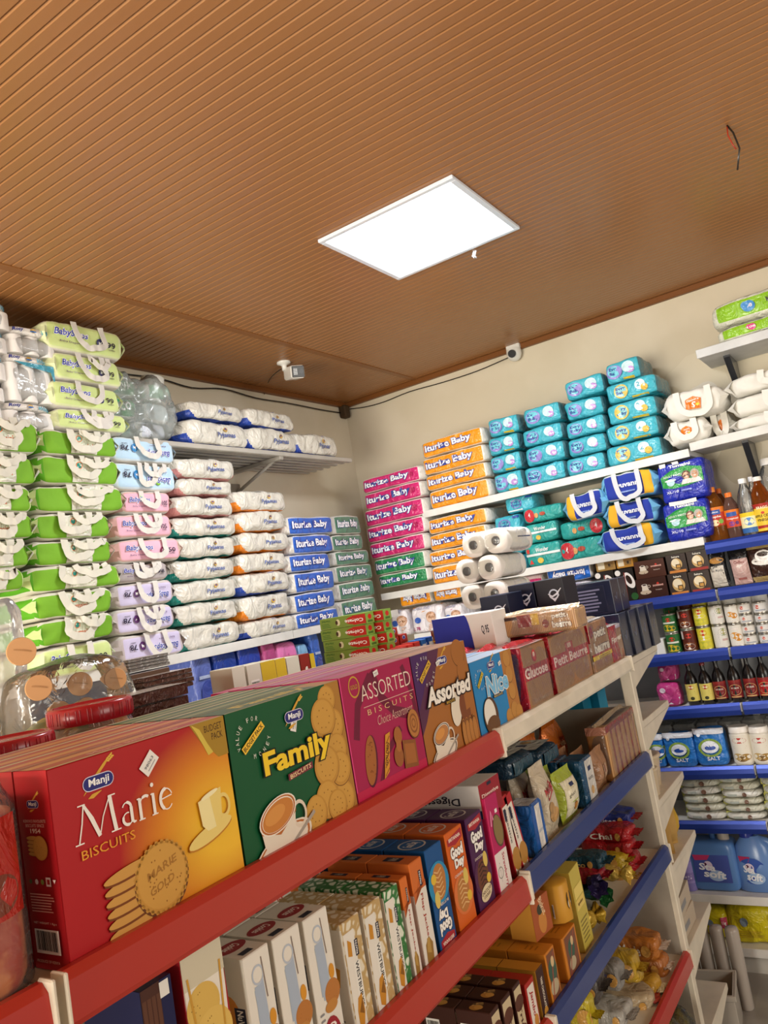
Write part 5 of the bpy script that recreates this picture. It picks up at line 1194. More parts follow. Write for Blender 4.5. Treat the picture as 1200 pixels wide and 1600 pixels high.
# ================================================================== SECOND LEVEL, NEAR BAY
def boxrow(spec,z,group):
    """(left px, right px, top px mid, depth, rows, body, fn, label)"""
    for a,b,t,d,n,body,fn,lab,h in spec:
        A=at(a,t,0,XF-.006);B=at(b,t,0,XF-.006); 
        hh=h or (A.lerp(B,.5).z-z)
        for k in range(n):
            o=carton('biscuit_box',B.y-A.y-.0015,hh,d,body,fn)
            put(o,(XF-.006-d/2-k*(d+.002),(A.y+B.y)/2,z+.001),pi/2+random.uniform(-.008,.008))
            tag(o,lab if k==0 else lab+[' ',', second row back',', third row back',', fourth row back'][k],'biscuit box',group)
def nov(f,u,v,w,h,rot=-90):
    f.rect(u-h*.6,v-w*.6,u+h*.6,v+w*.6,'1c2038'); f.text('NuVita',u,v,w,h*.7,'f0ece4',.02,rot=rot)
def f_cook(F,c='9a2430'):
    f=F['front']; k=f.H/f.W; f.rect(.30,.45,.62,.80,'a8b4c4'); f.poly([(.28,.78),(.64,.83),(.68,.5),(.6,.42),(.36,.42)],'aab6c6'); f.ring(.47,.86,.055,.012,'b8c0cc',16,1.1); f.stroke([(.66,.95),(.72,.70)],.01,'8a7a70'); biscuit(f,.72,.44,.085,c='b8773a',dk='8a5020',edge=False,holes=4); f.ell(.80,.57,.03,.05,'d8942e'); f.ell(.60,.36,.07,.04,'c08440')
    f.ell(.5,.14,.10,.16,c,20); f.text('Cookies',.5,.15,.22,.36,'f4e6dc',.03,rot=-90); nov(f,.86,.13,.10,.13); f.lines(.12,.3,.30,.38,2,'8a8a8c')
    g=F['left']; g.rect(0,0,1,1,'d8d2c4'); g.ell(.6,.62,.10,.15,'d8882e'); g.text('Cookies',.52,.6,.2,.22,'f4e6dc',.02,rot=-90); nov(g,.82,.62,.14,.18)
    t=F['top']; t.ell(.5,.5,.28,.18,c); t.text('Cookies',.5,.5,.5,.16,'f0e0d8',.02,rot=180); t.rect(.2,.08,.6,.2,'22243a')
WB=M2('leaf_beige','e9e2cf','c9a868',55,'cell',rough=.4,lo=.06,hi=.1)
WG=M2('leaf_green','dfe6d0','2f7a38',55,'cell',rough=.4,lo=.06,hi=.1)
WB=M2('leaf_beige2','c0a068','e6dcc4',60,'cell',rough=.4,lo=.10,hi=.22); WG=M2('leaf_green2','2a7434','dfe6d0',60,'cell',rough=.4,lo=.10,hi=.22)
def f_west(patt):
    def fn(F):
        f=F['front']; f.rect(.04,0,.60,.90,'e8e2d6'); f.rect(.36,.20,.66,.62,'ece8de'); f.text("WESTBURY'S",.52,.42,.40,.16,'1c1a20',.02,rot=-90); nov(f,.62,.73,.12,.14)
        f.poly([(.2,.1),(.42,.06),(.55,.18),(.5,.34),(.3,.32),(.2,.22)],'c98a2c'); f.poly([(.28,.2),(.5,.16),(.5,.3)],'8a5a1c'); f.poly([(.15,.70),(.35,.68),(.38,.80),(.2,.84)],'c98a2c')
        g=F['left']; g.rect(.3,0,1,.95,'e6e0d2'); g.poly([(.4,.4),(.8,.44),(.85,.6),(.5,.66)],'d8942e'); g.lines(.4,.1,.8,.25,4,'8a8a8c')
    return fn
def f_flap(F):
    f=F['front']; f.rect(0,0,1,.72,'e4ddd2'); f.poly([(0,.72),(0,.62),(.5,.80),(1,.78),(1,.72)],'c8642a'); nov(f,.66,.82,.12,.16); f.text('Flap Jacks',.55,.48,.40,.22,'a83a2c',.02,rot=-90); f.poly([(.2,.06),(.7,.04),(.8,.2),(.55,.28),(.25,.22)],'9a7434'); f.poly([(.3,.15),(.6,.12),(.6,.26),(.4,.27)],'b8924a')
    g=F['left']; g.rect(0,0,1,.7,'e0d8cc'); t=F['top']; t.rect(.25,.3,.7,.7,'22243a'); t.text('NuVita',.475,.5,.3,.2,'d8c8b8',.01)
def f_gday(col,sub,up):
    def fn(F):
        f=F['front']; k=f.H/f.W; R=0 if up else 180
        Y=(lambda v:v) if up else (lambda v:1-v); X=(lambda u:u) if up else (lambda u:1-u)
        f.poly([(X(.08),Y(.93)),(X(.92),Y(.97)),(X(.92),Y(.88)),(X(.5),Y(.84)),(X(.08),Y(.87))],'a82430'); f.text('BRITANNIA',X(.5),Y(.915),.66,.035,'f4e8d8',.02,rot=R)
        f.text('Good',X(.5),Y(.78),.70,.12,'f8f4ee',.06,rot=R,out='3a2418',ob=.05); f.text('Day',X(.56),Y(.655),.55,.12,'f8f4ee',.06,rot=R,out='3a2418',ob=.05)
        f.ell(X(.5),Y(.36),.20,.20,'2a8ab8' if col=='1d5f9e' else ('d8743a' if up and sub!='CHOCOCHIP' else '54204a'),24)
        for dx,dy in ((0,0),(.03,.05)):
            f.ell(X(.46+dx),Y(.33+dy),.125,.145,'b8783a' if sub!='CHOCOCHIP' else '6a3a26',24)
        for i in range(6): f.stroke([(X(.28),Y(.24+.045*i)),(X(.5),Y(.27+.045*i)),(X(.70),Y(.24+.045*i))],.014,'e0b47a' if sub!='CHOCOCHIP' else '3a1c12')
        f.ell(X(.78),Y(.30),.05,.05,'e0b83a'); f.ell(X(.74),Y(.50),.05,.08,'dcc060')
        f.text(sub,X(.4),Y(.56),.5,.026,'f0e0d0',.01,rot=R)
        if sub=='CHOCOCHIP': f.ell(.5,.18,.13,.08,'e0cfa8',20,10); f.text('CHOCOCHIP',.5,.20,.6,.035,'4a2418',.02,skew=.1); f.text('COOKIES',.5,.155,.42,.03,'4a2418',.02,skew=.1)
        t=F['top']; t.ell(.5,.5,.3,.3,'d8d0c8'); t.ell(.5,.5,.26,.26,col); t.text('Good Day',.5,.5,.5,.3,'e8e0d8',.03)
    return fn
def f_straw(F):
    f=F['front']; f.rect(0,0,1,.42,'e6dcd6'); f.rect(0,0,.05,1,'e83a78'); f.text('Strawberry',.66,.22,.34,.24,'b02a4a',.02,rot=-90); f.ring(.3,.22,.06,.01,'8a8a80',16); f.text('NEW',.3,.22,.2,.03,'8a8a80',.01,rot=-90)
    f.ell(.66,.62,.11,.17,'5a4a34',22,8); f.ell(.66,.625,.095,.155,'8a7448',22,8); f.rect(.62,.8,.8,.84,'f0ece8'); f.stroke([(.2,.7),(.3,.85),(.4,.75)],.03,'e890b0')
    F['left'].rect(0,0,1,1,'d82a64')
def f_round(F):
    f=F['front']; f.rect(.02,.02,.98,.80,'e9e2d4'); f.poly([(.0,.80),(.0,.0),(.12,.0),(.05,.35)],'a31c26'); f.poly([(1,.85),(1,.0),(.80,.0),(.92,.4)],'a31c26')
    f.rect(0,.80,1,1,'cfc6ac'); biscuit(f,.40,.70,.10,c='d8b25a',dk='8a6424',edge=False,holes=16,ky=1.0); biscuit(f,.56,.56,.115,c='ddb860',dk='8a6424',edge=False,holes=20); f.text('DIGESTIVE',.56,.56,.32,.05,'a87c34',.01,rot=-60); f.stroke([(.1,.85),(.22,.5),(.16,.2)],.012,'c8963a'); f.stroke([(.9,.85),(.82,.5),(.88,.2)],.012,'c8963a')
    F['left'].rect(0,0,1,1,'a31c26'); F['top'].rect(0,0,1,1,'8c1a20')
def f_dark(F):
    f=F['front']; f.rect(0,0,1,1,'1c1e48'); f.rect(0,.5,.62,1,'4a2a20'); 
    for i in range(4): f.rect(.03+.15*i,.55,.15+.15*i,.95,'5e3a2a')
    f.text('Dessert',.72,.45,.55,.26,'d8c070',.03,rot=-90); f.ell(.86,.12,.09,None,'8a1a24'); f.rect(.6,.92,.9,.99,'e8e4dc'); F['top'].rect(0,0,1,1,'2a2440'); F['left'].rect(0,0,1,1,'16183c')
G2N='biscuit boxes on the second shelf of the near bay'
ck=lambda F:f_cook(F)
boxrow([(215,268,1537,.12,1,'1c1e48',f_dark,'dark navy box with chocolate squares, at the bottom edge left of the digestive box',0),
 (274,343,1462,.05,1,'e4dccb',f_round,'white and red box with two round digestive biscuits',0),
 (375,421,1487,.10,2,'e6e0d4',ck,'white cookie box with grey jug picture, nearest of three',0),
 (422,469,1456,.10,2,'e6e0d4',ck,'white cookie box with grey jug picture, middle of three',0),
 (470,512,1428,.10,2,'e6e0d4',ck,'white cookie box with grey jug picture, farthest of three',0),
 (529,562,1436,.10,2,WB,f_west(0),"beige leaf-pattern box reading Westbury's, first from the left",0),
 (563,595,1411,.10,2,WB,f_west(0),"beige leaf-pattern box reading Westbury's, second from the left",0),
 (596,622,1388,.10,2,WG,f_west(1),"green leaf-pattern box reading Westbury's",0),
 (623,636,1372,.10,2,'d8702c',f_flap,'orange and white Flap Jacks box, narrow left one',0),
 (637,659,1345,.10,2,'d06c2c',f_flap,'orange and white Flap Jacks box, right one',0),
 (661,690,1322,.10,3,'14508c',f_gday('1d5f9e','BUTTER',False),'blue cookie box printed upside down',0),
 (692,722,1296,.10,3,'d4621e',f_gday('d4621e','CASHEW',True),'orange cookie box with cashew cookie picture',0),
 (724,752,1273,.10,3,'4a1c4c',f_gday('4a1c4c','CHOCOCHIP',True),'purple cookie box reading Chocochip',0),
 (754,776,1243,.06,2,'b81e5c',f_straw,'pink strawberry biscuit box',0)],G2,G2N)
def lying(name,lab,x0,x1,y0,y1,z,h,body,fn,cat='biscuit box',group=None,rz=0):
    o=carton(name,y1-y0,h,x1-x0,body,fn); put(o,((x0+x1)/2,(y0+y1)/2,z),pi/2+rz); tag(o,lab,cat,group); return o
def f_digl(F):
    g=F['left']; g.text('Digestive',.5,.55,.55,.3,'2a2430',.02,rot=180); g.poly([(0,1),(.0,.0),(.5,0),(.2,.3)],'8c1a2c'); g.rect(.8,.0,1,.25,'22305a')
    f=F['front']; f.rect(0,0,1,1,'98202c'); f.text('Digestive',.5,.6,.8,.16,'f0dcd0',.02); f.ell(.5,.25,.14,.2,'c8a058'); f.rect(.4,.85,.6,.95,'22243a')
zz=at(765,1247,0,XF-.01).z
lying('biscuit_box','white and dark red Digestive box lying on the pink strawberry box',XF-.25,XF-.012,1.655,1.765,zz-.035,.075,'e6e0da',f_digl,group=G2N)
def f_digr(F):
    f=F['front']; f.rect(0,0,1,1,'b02024'); f.rect(.15,.0,.85,.88,'e6ddd0'); f.text('Digestive',.42,.62,.42,.3,'1e1a24',.02,rot=-90); f.ell(.6,.2,.12,.14,'b8843c'); f.rect(.2,.7,.5,.85,'22243a')
for i,(y,dz,lean) in enumerate(((1.80,.17,.10),(1.845,.16,.20))):
    o=carton('biscuit_box',.04,.19,.12,'a82024',f_digr); put(o,(XF-.075,y-.01,G2+.004),pi/2,0); o.rotation_euler=(0,0,pi/2); o.rotation_euler.rotate_axis('Y',-lean); o.location.y+=.0
    tag(o,['red Digestive box leaning beside the pink box','red Digestive box leaning further, next to the blue wrapped pack'][i],'biscuit box',G2N)
# flap jacks box lying at the rear
o=carton('biscuit_box',.165,.07,.07,'e0d8cc',lambda F:(F['front'].text('Flap Jacks',.4,.5,.6,.5,'a83a2c',.02,rot=180),F['front'].rect(.85,0,1,1,'c8642a'),F['front'].poly([(0.02,.1),(.14,.1),(.12,.4),(.04,.4)],'9a7434')))
put(o,(-1.203,1.275,G2+.131),.0); tag(o,'white Flap Jacks box lying upside down at the rear of the second shelf','biscuit box')
o=carton('biscuit_box',.165,.125,.10,'d8d0c0'); put(o,(-1.203,1.28,G2+.004),0); tag(o,'plain pale box carrying the upside-down Flap Jacks box','biscuit box')

# ================================================================== THIRD LEVEL, NEAR BAY
def f_trio(F):
    f=F['front']; f.rect(.06,.06,.94,.94,'cbb893'); f.ell(.5,.7,.16,.12,'5a3020'); f.ell(.5,.25,.14,.12,'6a3c26'); f.text('Trio',.5,.48,.4,.3,'4a2014',.03,rot=-90)
    t=F['top']; t.ell(.35,.5,.12,.16,'b87f38'); t.ell(.42,.42,.1,.12,'c99448'); t.text('Trio',.70,.5,.28,.3,'c9a060',.03,rot=20)
    g=F['left']; g.barcode(.1,.3,.5,.8); g.text('Q',.75,.6,.1,.2,'e8d8d0',.02); g.rect(.6,.2,.9,.3,'c8b8a8')
def f_yb(F):
    f=F['front']; f.rect(.1,.05,.9,.95,'3a1a14'); f.text('TREE CHOCOLATE',.55,.5,.6,.24,'e8dcc8',.02,rot=-90); f.ell(.5,.12,.1,.1,'c89038'); F['left'].rect(0,0,1,1,'c89a38'); F['left'].lines(.2,.2,.8,.8,8,'8a6a24'); F['top'].rect(0,0,1,1,'c8862c')
def f_jam(F):
    f=F['front']; f.rect(.12,0,.88,.9,'e4dace'); f.text('Jambo',.5,.55,.5,.4,'a82a2c',.03,rot=-90,shear=.2); f.ell(.6,.2,.1,.12,'c88a3c'); F['top'].rect(0,0,1,1,'a8241c')
def f_pic(F):
    f=F['front']; f.rect(.12,.05,.9,.95,'7a4a34'); f.ell(.5,.6,.2,.22,'3a5a4a'); f.ell(.45,.3,.2,.14,'b8a888'); f.stroke([(.2,.1),(.5,.6),(.8,.9)],.04,'a04a3a'); f.ell(.6,.75,.08,.1,'d8b888'); F['top'].rect(0,0,1,1,'d08426'); F['top'].lines(.3,.3,.7,.7,3,'a86418')
G3N='boxes on the third shelf of the near bay'
def f_trf(F): f_trio(F)
boxrow([(764,780,1577,.085,4,'3e1f18',f_trio,'dark brown Trio box, nearest at the bottom edge',0),
 (781,798,1557,.085,4,'3e1f18',f_trio,'dark brown Trio box, middle of three',0),
 (799,813,1538,.085,4,'3e1f18',f_trio,'dark brown Trio box, farthest of three',0),
 (818,834,1532,.10,2,'a8241c',f_jam,'red and white Jambo biscuit box beside the dark Trio boxes',0),
 (835,848,1512,.10,2,'4a2a18',f_yb,'dark brown box with pale lettering beside the Jambo box',0)],G3,G3N)
boxrow([(849,866,1484,.10,2,'c87a24',f_pic,'orange picture box of biscuits, left one beside the blue rail',0),(875,900,1455,.09,2,'c87a24',f_pic,'orange picture box of biscuits, right one beside the blue rail',0)],G3,G3N)
for i,(y,lab) in enumerate(((1.80,'yellow and brown box at the rear of the third shelf, nearest'),(1.87,'yellow and brown box at the rear of the third shelf, middle'),(1.95,'yellow and brown box at the rear of the third shelf, farthest'))):
    o=carton('biscuit_box',.05,.18,.10,'c89a38',f_yb); put(o,(XF-.27,y,G3+.001),pi/2+.04*i); tag(o,lab,'biscuit box',G3N)
def f_orp(F):
    f=F['front']; f.rect(0,0,1,1,'a8542a'); f.ell(.5,.35,.22,.3,'c8843c'); f.ell(.45,.7,.16,.14,'3a3a2a'); f.text('Biskut',.6,.75,.5,.2,'e8c8a0',.02,rot=-70); F['left'].rect(0,0,1,1,'c88a34')
o=carton('biscuit_box',.09,.09,.07,'b8602a',f_orp); put(o,(XF-.07,1.91,G3+.132),pi/2-.1); tag(o,'orange box with stacked wafers, standing above the picture boxes','biscuit box')

# ================================================================== SNACK POUCHES ON THE FAR BAY
def pouch(w,h,t,mat,seed=0,amp=.005,crimp=.022,nu=14,nv=16,kind='film'):
    """sealed pouch standing upright on z=0, thin crimped ends top and bottom, front facing -Y"""
    mb=MB(); off=Vector((seed*3.7,seed*1.3,seed*5.1))
    def prof(u,v):
        e=min(v*h,(1-v)*h)/crimp
        q=0 if e<=.6 else min(1,((e-.6)*crimp/(h*.28)))**.55
        return t/2*q*(1-abs(2*u-1)**4)**.5
    def P(u,v,s,o=0):
        x=(u-.5)*w*(1-.05*sin(pi*v)); z=v*h; th=prof(u,v)
        n=noise.noise(Vector((x*14,s*3,z*14))+off)*amp*(.4+th/(t/2)); wob=noise.noise(Vector((x*9,0,z*6))+off)*.010
        zig=.0012*sin(v*h/.0016) if min(v,1-v)*h<crimp*.6 else 0
        return Vector((x+noise.noise(Vector((z*20,1,0))+off)*.003,s*(th+abs(0))+n*s+wob+zig-(o if s<0 else -o),z))
    mb.grid(lambda u,v:P(u,v,-1),nu,nv,mat); mb.grid(lambda u,v:P(1-u,v,1),nu,nv,mat)
    return mb,D(mb,lambda u,v,o:P(u,v,-1,o),w,h,off=.0018,step=.00012,kind=kind,sub=8)
def snack(lab,loc,w,h,t,c,rot=(0,0,pi/2),seed=0,fn=None,group=None,kind='film',name='snack_pouch',cat='snack'):
    mb,s=pouch(w,h,t,M(c,kind) if isinstance(c,str) else c,seed)
    if fn: fn(s)
    o=mb.build(name); o.location=loc; o.rotation_euler=rot; tag(o,lab,cat,group); return o
G4N='snack packs on the second shelf of the far bay'
zb=G2+.003
def f_nice2(s): s.poly([(.3,.5),(.7,.6),(.7,.75),(.3,.65)],'a82a30'); s.text('Nectar',.5,.66,.6,.1,'b02830',.03,skew=.25); s.ell(.5,.3,.14,.1,'c89a60'); s.ell(.4,.4,.08,.08,'b8905a')
def f_gluc(s): s.rect(.12,.10,.88,.80,'d8cfae'); s.rect(.15,.12,.85,.78,'e4dcc0'); s.rect(.4,.66,.62,.73,'22305a'); s.text('glucose',.5,.52,.55,.08,'4a4a3a',.01,skew=.1); s.ell(.5,.28,.09,.08,'c88a3c')
def f_nvt(s): s.rect(.15,.08,.85,.85,'d8d2c4'); s.rect(.3,.62,.7,.72,'22305a'); s.text('nuvita',.5,.48,.5,.07,'4a4a4a',.01); s.ell(.5,.25,.12,.08,'c8a068')
def bw(F):
    f=F['front']; f.rect(.3,.1,.72,.95,'ece8e2'); f.rect(.3,.4,.72,.46,'c8ccd4'); f.rect(0,0,.25,1,'1c58a8'); F['left'].rect(0,0,1,1,'2468b8'); F['top'].rect(.1,.1,.9,.9,'cfd4dc')
# blue and white wrapped stacks
for k in range(3):
    o=carton('biscuit_pack',.085,.125,.075,M('1f5cac','film'),bw,None,'film',.006); put(o,(XF-.05-k*.08,1.945,zb),pi/2+.05); tag(o,['blue and white wrapped pack at the shelf edge beside the red boxes','blue and white wrapped pack, second in line','blue and white wrapped pack, last in line'][k],'snack',G4N)
# pale pouches in file
for k in range(5):
    snack(['pale pouch with red lettering, front of the standing file','pale pouch, second in the standing file','pale pouch, third in the standing file','pale pouch, fourth in the standing file','pale pouch, last in the standing file'][k],(XF-.035-k*.06,2.055-k*.004,zb),.10,.195-k*.004,.05,'cdbfa6',(-.05,0,pi/2-.06),k+1,f_nice2,G4N)
for k in range(4):
    snack(['lime and cream glucose pouch at the shelf edge','lime glucose pouch, second in its file','lime glucose pouch, third in its file','lime glucose pouch, last in its file'][k],(XF-.035-k*.062,2.20,zb),.125,.142,.05,'a9b83a',(-.03,0,pi/2-.03),k+11,f_gluc,G4N)
for k in range(3):
    o=carton('biscuit_pack',.10,.135,.07,M('1c4a6c','film'),lambda F:(F['front'].rect(.3,.08,.95,.95,'d8d4cc'),F['front'].rect(.5,.7,.75,.8,'22305a'),F['front'].text('nuvita',.62,.55,.4,.08,'4a4a4a',.01),F['front'].ell(.62,.28,.1,.09,'c8a068')),None,'film',.005); put(o,(XF-.045-k*.075,2.345,zb),pi/2); tag(o,['dark teal and white biscuit pack standing at the shelf edge','dark teal biscuit pack, second in line','dark teal biscuit pack, last in line'][k],'snack',G4N)
for k in range(3): snack(['clear brown wafer pouch beside the dark teal pack','clear brown wafer pouch, second in line','clear brown wafer pouch, last in line'][k],(XF-.035-k*.06,2.50,zb),.12,.125,.045,'a87c5a',(0,0,pi/2),k+31,lambda s:(s.rect(.3,.3,.7,.6,'c8a88a'),s.ell(.5,.5,.1,.1,'8a4a3a')),G4N)
o=wrapped(.33,.175,.07,41,lambda F:(F['front'].rect(.0,.88,1,1,'8a3a34'),[F['front'].rect(.12+.15*i,.05,.17+.15*i,.88,'9a3c34') for i in range(6)],F['left'].rect(0,.85,1,1,'b8806a')),BISV); put(o,(XF-.045,2.73,zb),pi/2); tag(o,'large pale wafer pack with red stripes beside the end post','biscuits')
# dark teal packs lying on top of files, orange packs behind
for i,(y,lab) in enumerate(((1.98,'dark teal pack lying on the pale files, left'),(2.17,'dark teal and white pack lying on the lime files, right'))):
    mb=MB(); s=soft(mb,.17,.055,.17,M('16364a','film'),50+i,5,.006); s.rect(.15,.2,.85,.8,'2a4a58'); D2=D(mb,lambda u,v,o:Vector((-.085+.17*u,-.085+.17*v,.058+o)),.17,.17,kind='film'); D2.rect(.12,.12,.88,.88,'c8c4ba'); D2.rect(.3,.4,.5,.6,'22305a'); D2.ell(.68,.5,.1,None,'c8a068')
    o=mb.build('biscuit_pack'); put(o,(XF-.15,y+.05,zb+.175 if i==0 else zb+.150),pi/2+.1*i-.05); tag(o,lab,'snack',G4N)
for k in range(6): snack('orange foil pouch standing at the rear, %s from the near end'%['first','second','third','fourth','fifth','last'][k],(XF-.235,2.20+k*.095,zb),.12,.20+.01*(k%2),.06,'c8681e',(.12*(-1)**k,.08*(k%3-1),pi/2),60+k,lambda s:(s.rect(.2,.4,.8,.6,'a8421a'),s.text('Nuvita',.5,.5,.4,.1,'e8d8b8',.02)),'orange foil pouches behind the snack files','foil')
# third level of the far bay
G5N='snack packs on the third shelf of the far bay'
zc_=G3+.003
def f_fig(F):
    f=F['front']; f.rect(.1,.5,.9,.62,'e4c86a'); f.lines(.15,.1,.85,.4,6,'8a7a3a'); f.text('Ingredients',.5,.56,.5,.05,'6a4a1a',.01); f.rect(.1,.64,.9,.78,'e8d070'); F['top'].rect(0,0,1,1,'c8b048'); F['left'].rect(0,0,1,1,'d0b850')
# octagonal ochre carton
mb=MB(); mb.lathe([(.042,0),(.042,.092),(.036,.097),(.0,.098)],M('c8902e','card'),8,(0,0,0))
f=face(mb,(-.014,-.0392,.0),(1,0,0),(0,0,1),(0,-1,0),.028,.09); f.ell(.5,.55,.15,.28,'2a2218'); f.ell(.5,.68,.07,.08,'d8a878'); f.ell(.45,.45,.1,.12,'e0d8c0'); f.ell(.6,.4,.05,.08,'b8862e')
f=face(mb,(-.0392,-.014+.028,.0),(0,-1,0),(0,0,1),(-1,0,0),.028,.09); f.barcode(.15,.15,.85,.55)
o=mb.build('biscuit_tin'); put(o,(XF-.05,2.035,G3+.118),pi/2); tag(o,'eight-sided ochre biscuit carton with oval portrait of figures','biscuit box')
o=carton('biscuit_box',.075,.215,.08,'c8b450',f_fig); put(o,(XF-.06,2.135,zc_),pi/2); o.rotation_euler.rotate_axis('Y',-.06); tag(o,'tall yellow carton leaning beside the blue rail','biscuit box')
o=carton('biscuit_box',.09,.235,.08,'a8962e',lambda F:(F['top'].ell(.5,.5,.3,.3,'8a7a24'),F['left'].rect(0,0,1,1,'b8a43a'))); put(o,(XF-.26,2.07,zc_),pi/2+.1); tag(o,'tall olive yellow carton behind the eight-sided one','biscuit box')
def lie(lab,x,y,z,w,h,t,c,seed,fn=None,rz=0,kind='film',cat='snack',tilt=0):
    """pouch lying on its back, long side along +Y by default"""
    mb,s=pouch(w,h,t,M(c,kind),seed)
    if fn: fn(s)
    o=mb.build('snack_pouch'); o.rotation_euler=Euler((-pi/2+tilt,0,rz+pi/2),'XYZ'); 
    o.location=(x,y,z+t*.6); tag(o,lab,cat,G5N); return o
def upf(lab,x,y,z,w,h,t,c,seed,fn=None,rz=pi/2,kind='film',roll=0,lean=0,group=G5N,cat='snack'):
    return snack(lab,(x,y,z),w,h,t,c,(lean,roll,rz),seed,fn,group,kind,'snack_pouch',cat)
# roll-like packs: soft bricks with crimped ends pointing to the aisle
def brick(lab,x,y,z,L,H,Dp,c,seed,txt=None,tc='f0e8dc',rz=0,endc=None,group=G5N,cat='snack',tilt=0,kind='film'):
    r=empty('snack_pack'); mb=MB(); s=soft(mb,L,H,Dp,M(c,kind),seed,5,.010,freq=14,nu=22,nv=10); s.k=kind
    if txt: s.text(txt,.42,.5,.46,.42,tc,.02)
    s.ell(.76,.5,.2,.26,'c8964a')
    mb.build('wrapper',r)
    for sd in (-1,1):
        e=MB(); n=9
        e.grid(lambda u,v:(sd*(L/2-.006+.03*u),-Dp*.34+Dp*.68*v+.002*sin(v*40),H*.5+.3*H*(v-.5)*0+.003*sin(v*23+u*9+seed)),3,10,M(endc or c,kind)); e.grid(lambda u,v:(sd*(L/2-.006+.03*u),-Dp*.34+Dp*.68*v,H*.5+.0015+.003*sin(v*23+u*9+seed)),3,10,M(endc or c,kind)); e.build('crimped_end',r)
    put(r,(x,y,z),rz,tilt); tag(r,lab,cat,group); return r
def bpx(lab,pxl,pxr,pyt,pyb,Dp,c,seed,txt=None,tc='f0e8dc',rz=0,endc=None,group=G5N,z0=None,xe=-.93):
    pm=(pyt+pyb)/2; y=at(pxr,pm,0,xe).y; A=at(pxl,pm,1,y); B=at(pxr,pm,1,y); zt=at((pxl+pxr)/2,pyt,1,y).z; zb_=at((pxl+pxr)/2,pyb,1,y).z if z0 is None else z0
    L=B.x-A.x
    return brick(lab,(A.x+B.x)/2,y+Dp/2,zb_,L,zt-zb_,Dp,c,seed,txt,tc,rz,endc,group)
bpx('red Chai biscuit pack lying with its end to the aisle on the third far shelf',908,984,1296,1318,.10,'a81c22',71,'Chai')
bpx('red pack lying directly under the Chai pack',905,985,1318,1338,.10,'a01a20',72)
bpx('red pack lowest of the red pile, its end drooping to the blue rail',915,990,1338,1366,.10,'9a181e',73,z0=zc_+.0)
bpx('yellow pack labelled Butter, upper of two',918,974,1335,1360,.08,'b89a28',74,'Butter','4a3a1a',xe=-.95)
bpx('yellow pack labelled Butter, lower of two',925,984,1362,1388,.08,'b89a28',75,'Butter','4a3a1a',xe=-.94)
bpx('yellow pack at the very bottom of the Butter pile',930,984,1386,1408,.08,'a88a24',79,None,xe=-.94)
bpx('dark teal pack lying beside the yellow Butter packs',872,938,1340,1362,.09,'143c4a',76,'Coco','c8a868')
bpx('crimson pack lying under the dark teal pack',880,936,1362,1382,.08,'8c1a24',77)
bpx('blue pack with white lettering topmost at the rear of the red pile',925,984,1272,1292,.10,'1f2f7a',78,'Bites','e8e4f0',endc='a82a30',xe=-.95)
for k in range(3): bpx(['clear pack of round biscuits beside the end post, topmost','clear pack of round biscuits beside the end post, middle','clear pack of round biscuits beside the end post, lowest'][k],980,1018,1284+26*k,1309+26*k,.12,'a88458',80+k,None,endc='b8583c',xe=-.95)
for k,(c,lab) in enumerate((('b8962c','gold twisted sweet'),('1a4a4c','dark teal twisted sweet'),('2a2048','dark violet twisted sweet'),('1a5a2c','green twisted sweet'),('c8a84a','bright gold twisted sweet'))):
    r=empty('wrapped_sweet'); mb=MB(); soft(mb,.075,.05,.05,M(c,'foil'),90+k,2.6,.006,freq=24,nu=12,nv=8); mb.build('wrapper',r)
    for sd in(-1,1):
        e=MB(); e.grid(lambda u,v:(sd*(.034+.03*u),(.006+.022*u)*cos(2*pi*v)*(1+.25*sin(14*pi*v)),.025+(.006+.022*u)*sin(2*pi*v)*(1+.25*cos(10*pi*v))),4,18,M(c,'foil')); e.build('twisted_end',r)
    put(r,(-.955-.04*(k%2),2.20+.068*k,zc_+.012+.03*(k%3)),1.1+.5*k); tag(r,lab+' behind the blue rail of the third shelf','sweet','twisted foil sweets on the third far shelf')
# fourth level of the far bay
G6N='snack packs on the fourth shelf of the far bay'
zd=G4+.003
Q=lambda *a,**k:bpx(*a,group=G6N,**k)
Q('orange and white roll pack, upper of two beside the post',955,1027,1466,1502,.10,'b8702c',101,'Marie','e8e0d8',endc='d8c8b8')
Q('orange and white roll pack, lower of two beside the post',985,1035,1500,1530,.09,'a8642a',102,None,endc='d8c8b8')
Q('dark blue pack with green end, behind the orange rolls',985,1040,1468,1490,.12,'1c2a6a',103,None,endc='3a6a34',xe=-.99)
Q('blue pack lying at the rear above the orange rolls',975,1040,1442,1468,.12,'1f4a7a',104,'Nuvita',xe=-.98)
Q('magenta pack lying at the rear near the post',1005,1050,1428,1448,.10,'a83a6a',105,None,xe=-.98)
Q('brown pack at the rear above the blue one',960,1015,1424,1446,.10,'6a4a3a',114,None,xe=-1.02)
Q('yellow pouch with grey badge below the orange rolls',940,994,1494,1540,.08,'b8942a',106,'Q',tc='6a6a5a')
Q('yellow pouch drooping over the shelf edge',972,1022,1536,1566,.09,'b88a2a',107,None,endc='d8c8a0')
Q('silver grey pouch lettered Cafe',925,966,1510,1552,.08,'8a8680',108,'CAFE',tc='3a3a7a')
Q('cream pouch with red stripes lying diagonally',940,1010,1560,1590,.12,'b8a484',109,None,rz=.35,endc='a83a2c')
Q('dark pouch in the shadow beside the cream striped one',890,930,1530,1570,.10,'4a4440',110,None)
Q('white crumpled pouch at the bottom of the fourth shelf',925,975,1580,1608,.10,'a8a49c',111,None)
Q('bright yellow pouch standing at the bottom edge',888,922,1562,1620,.06,'c0ac2a',112,None,endc='b8a424')
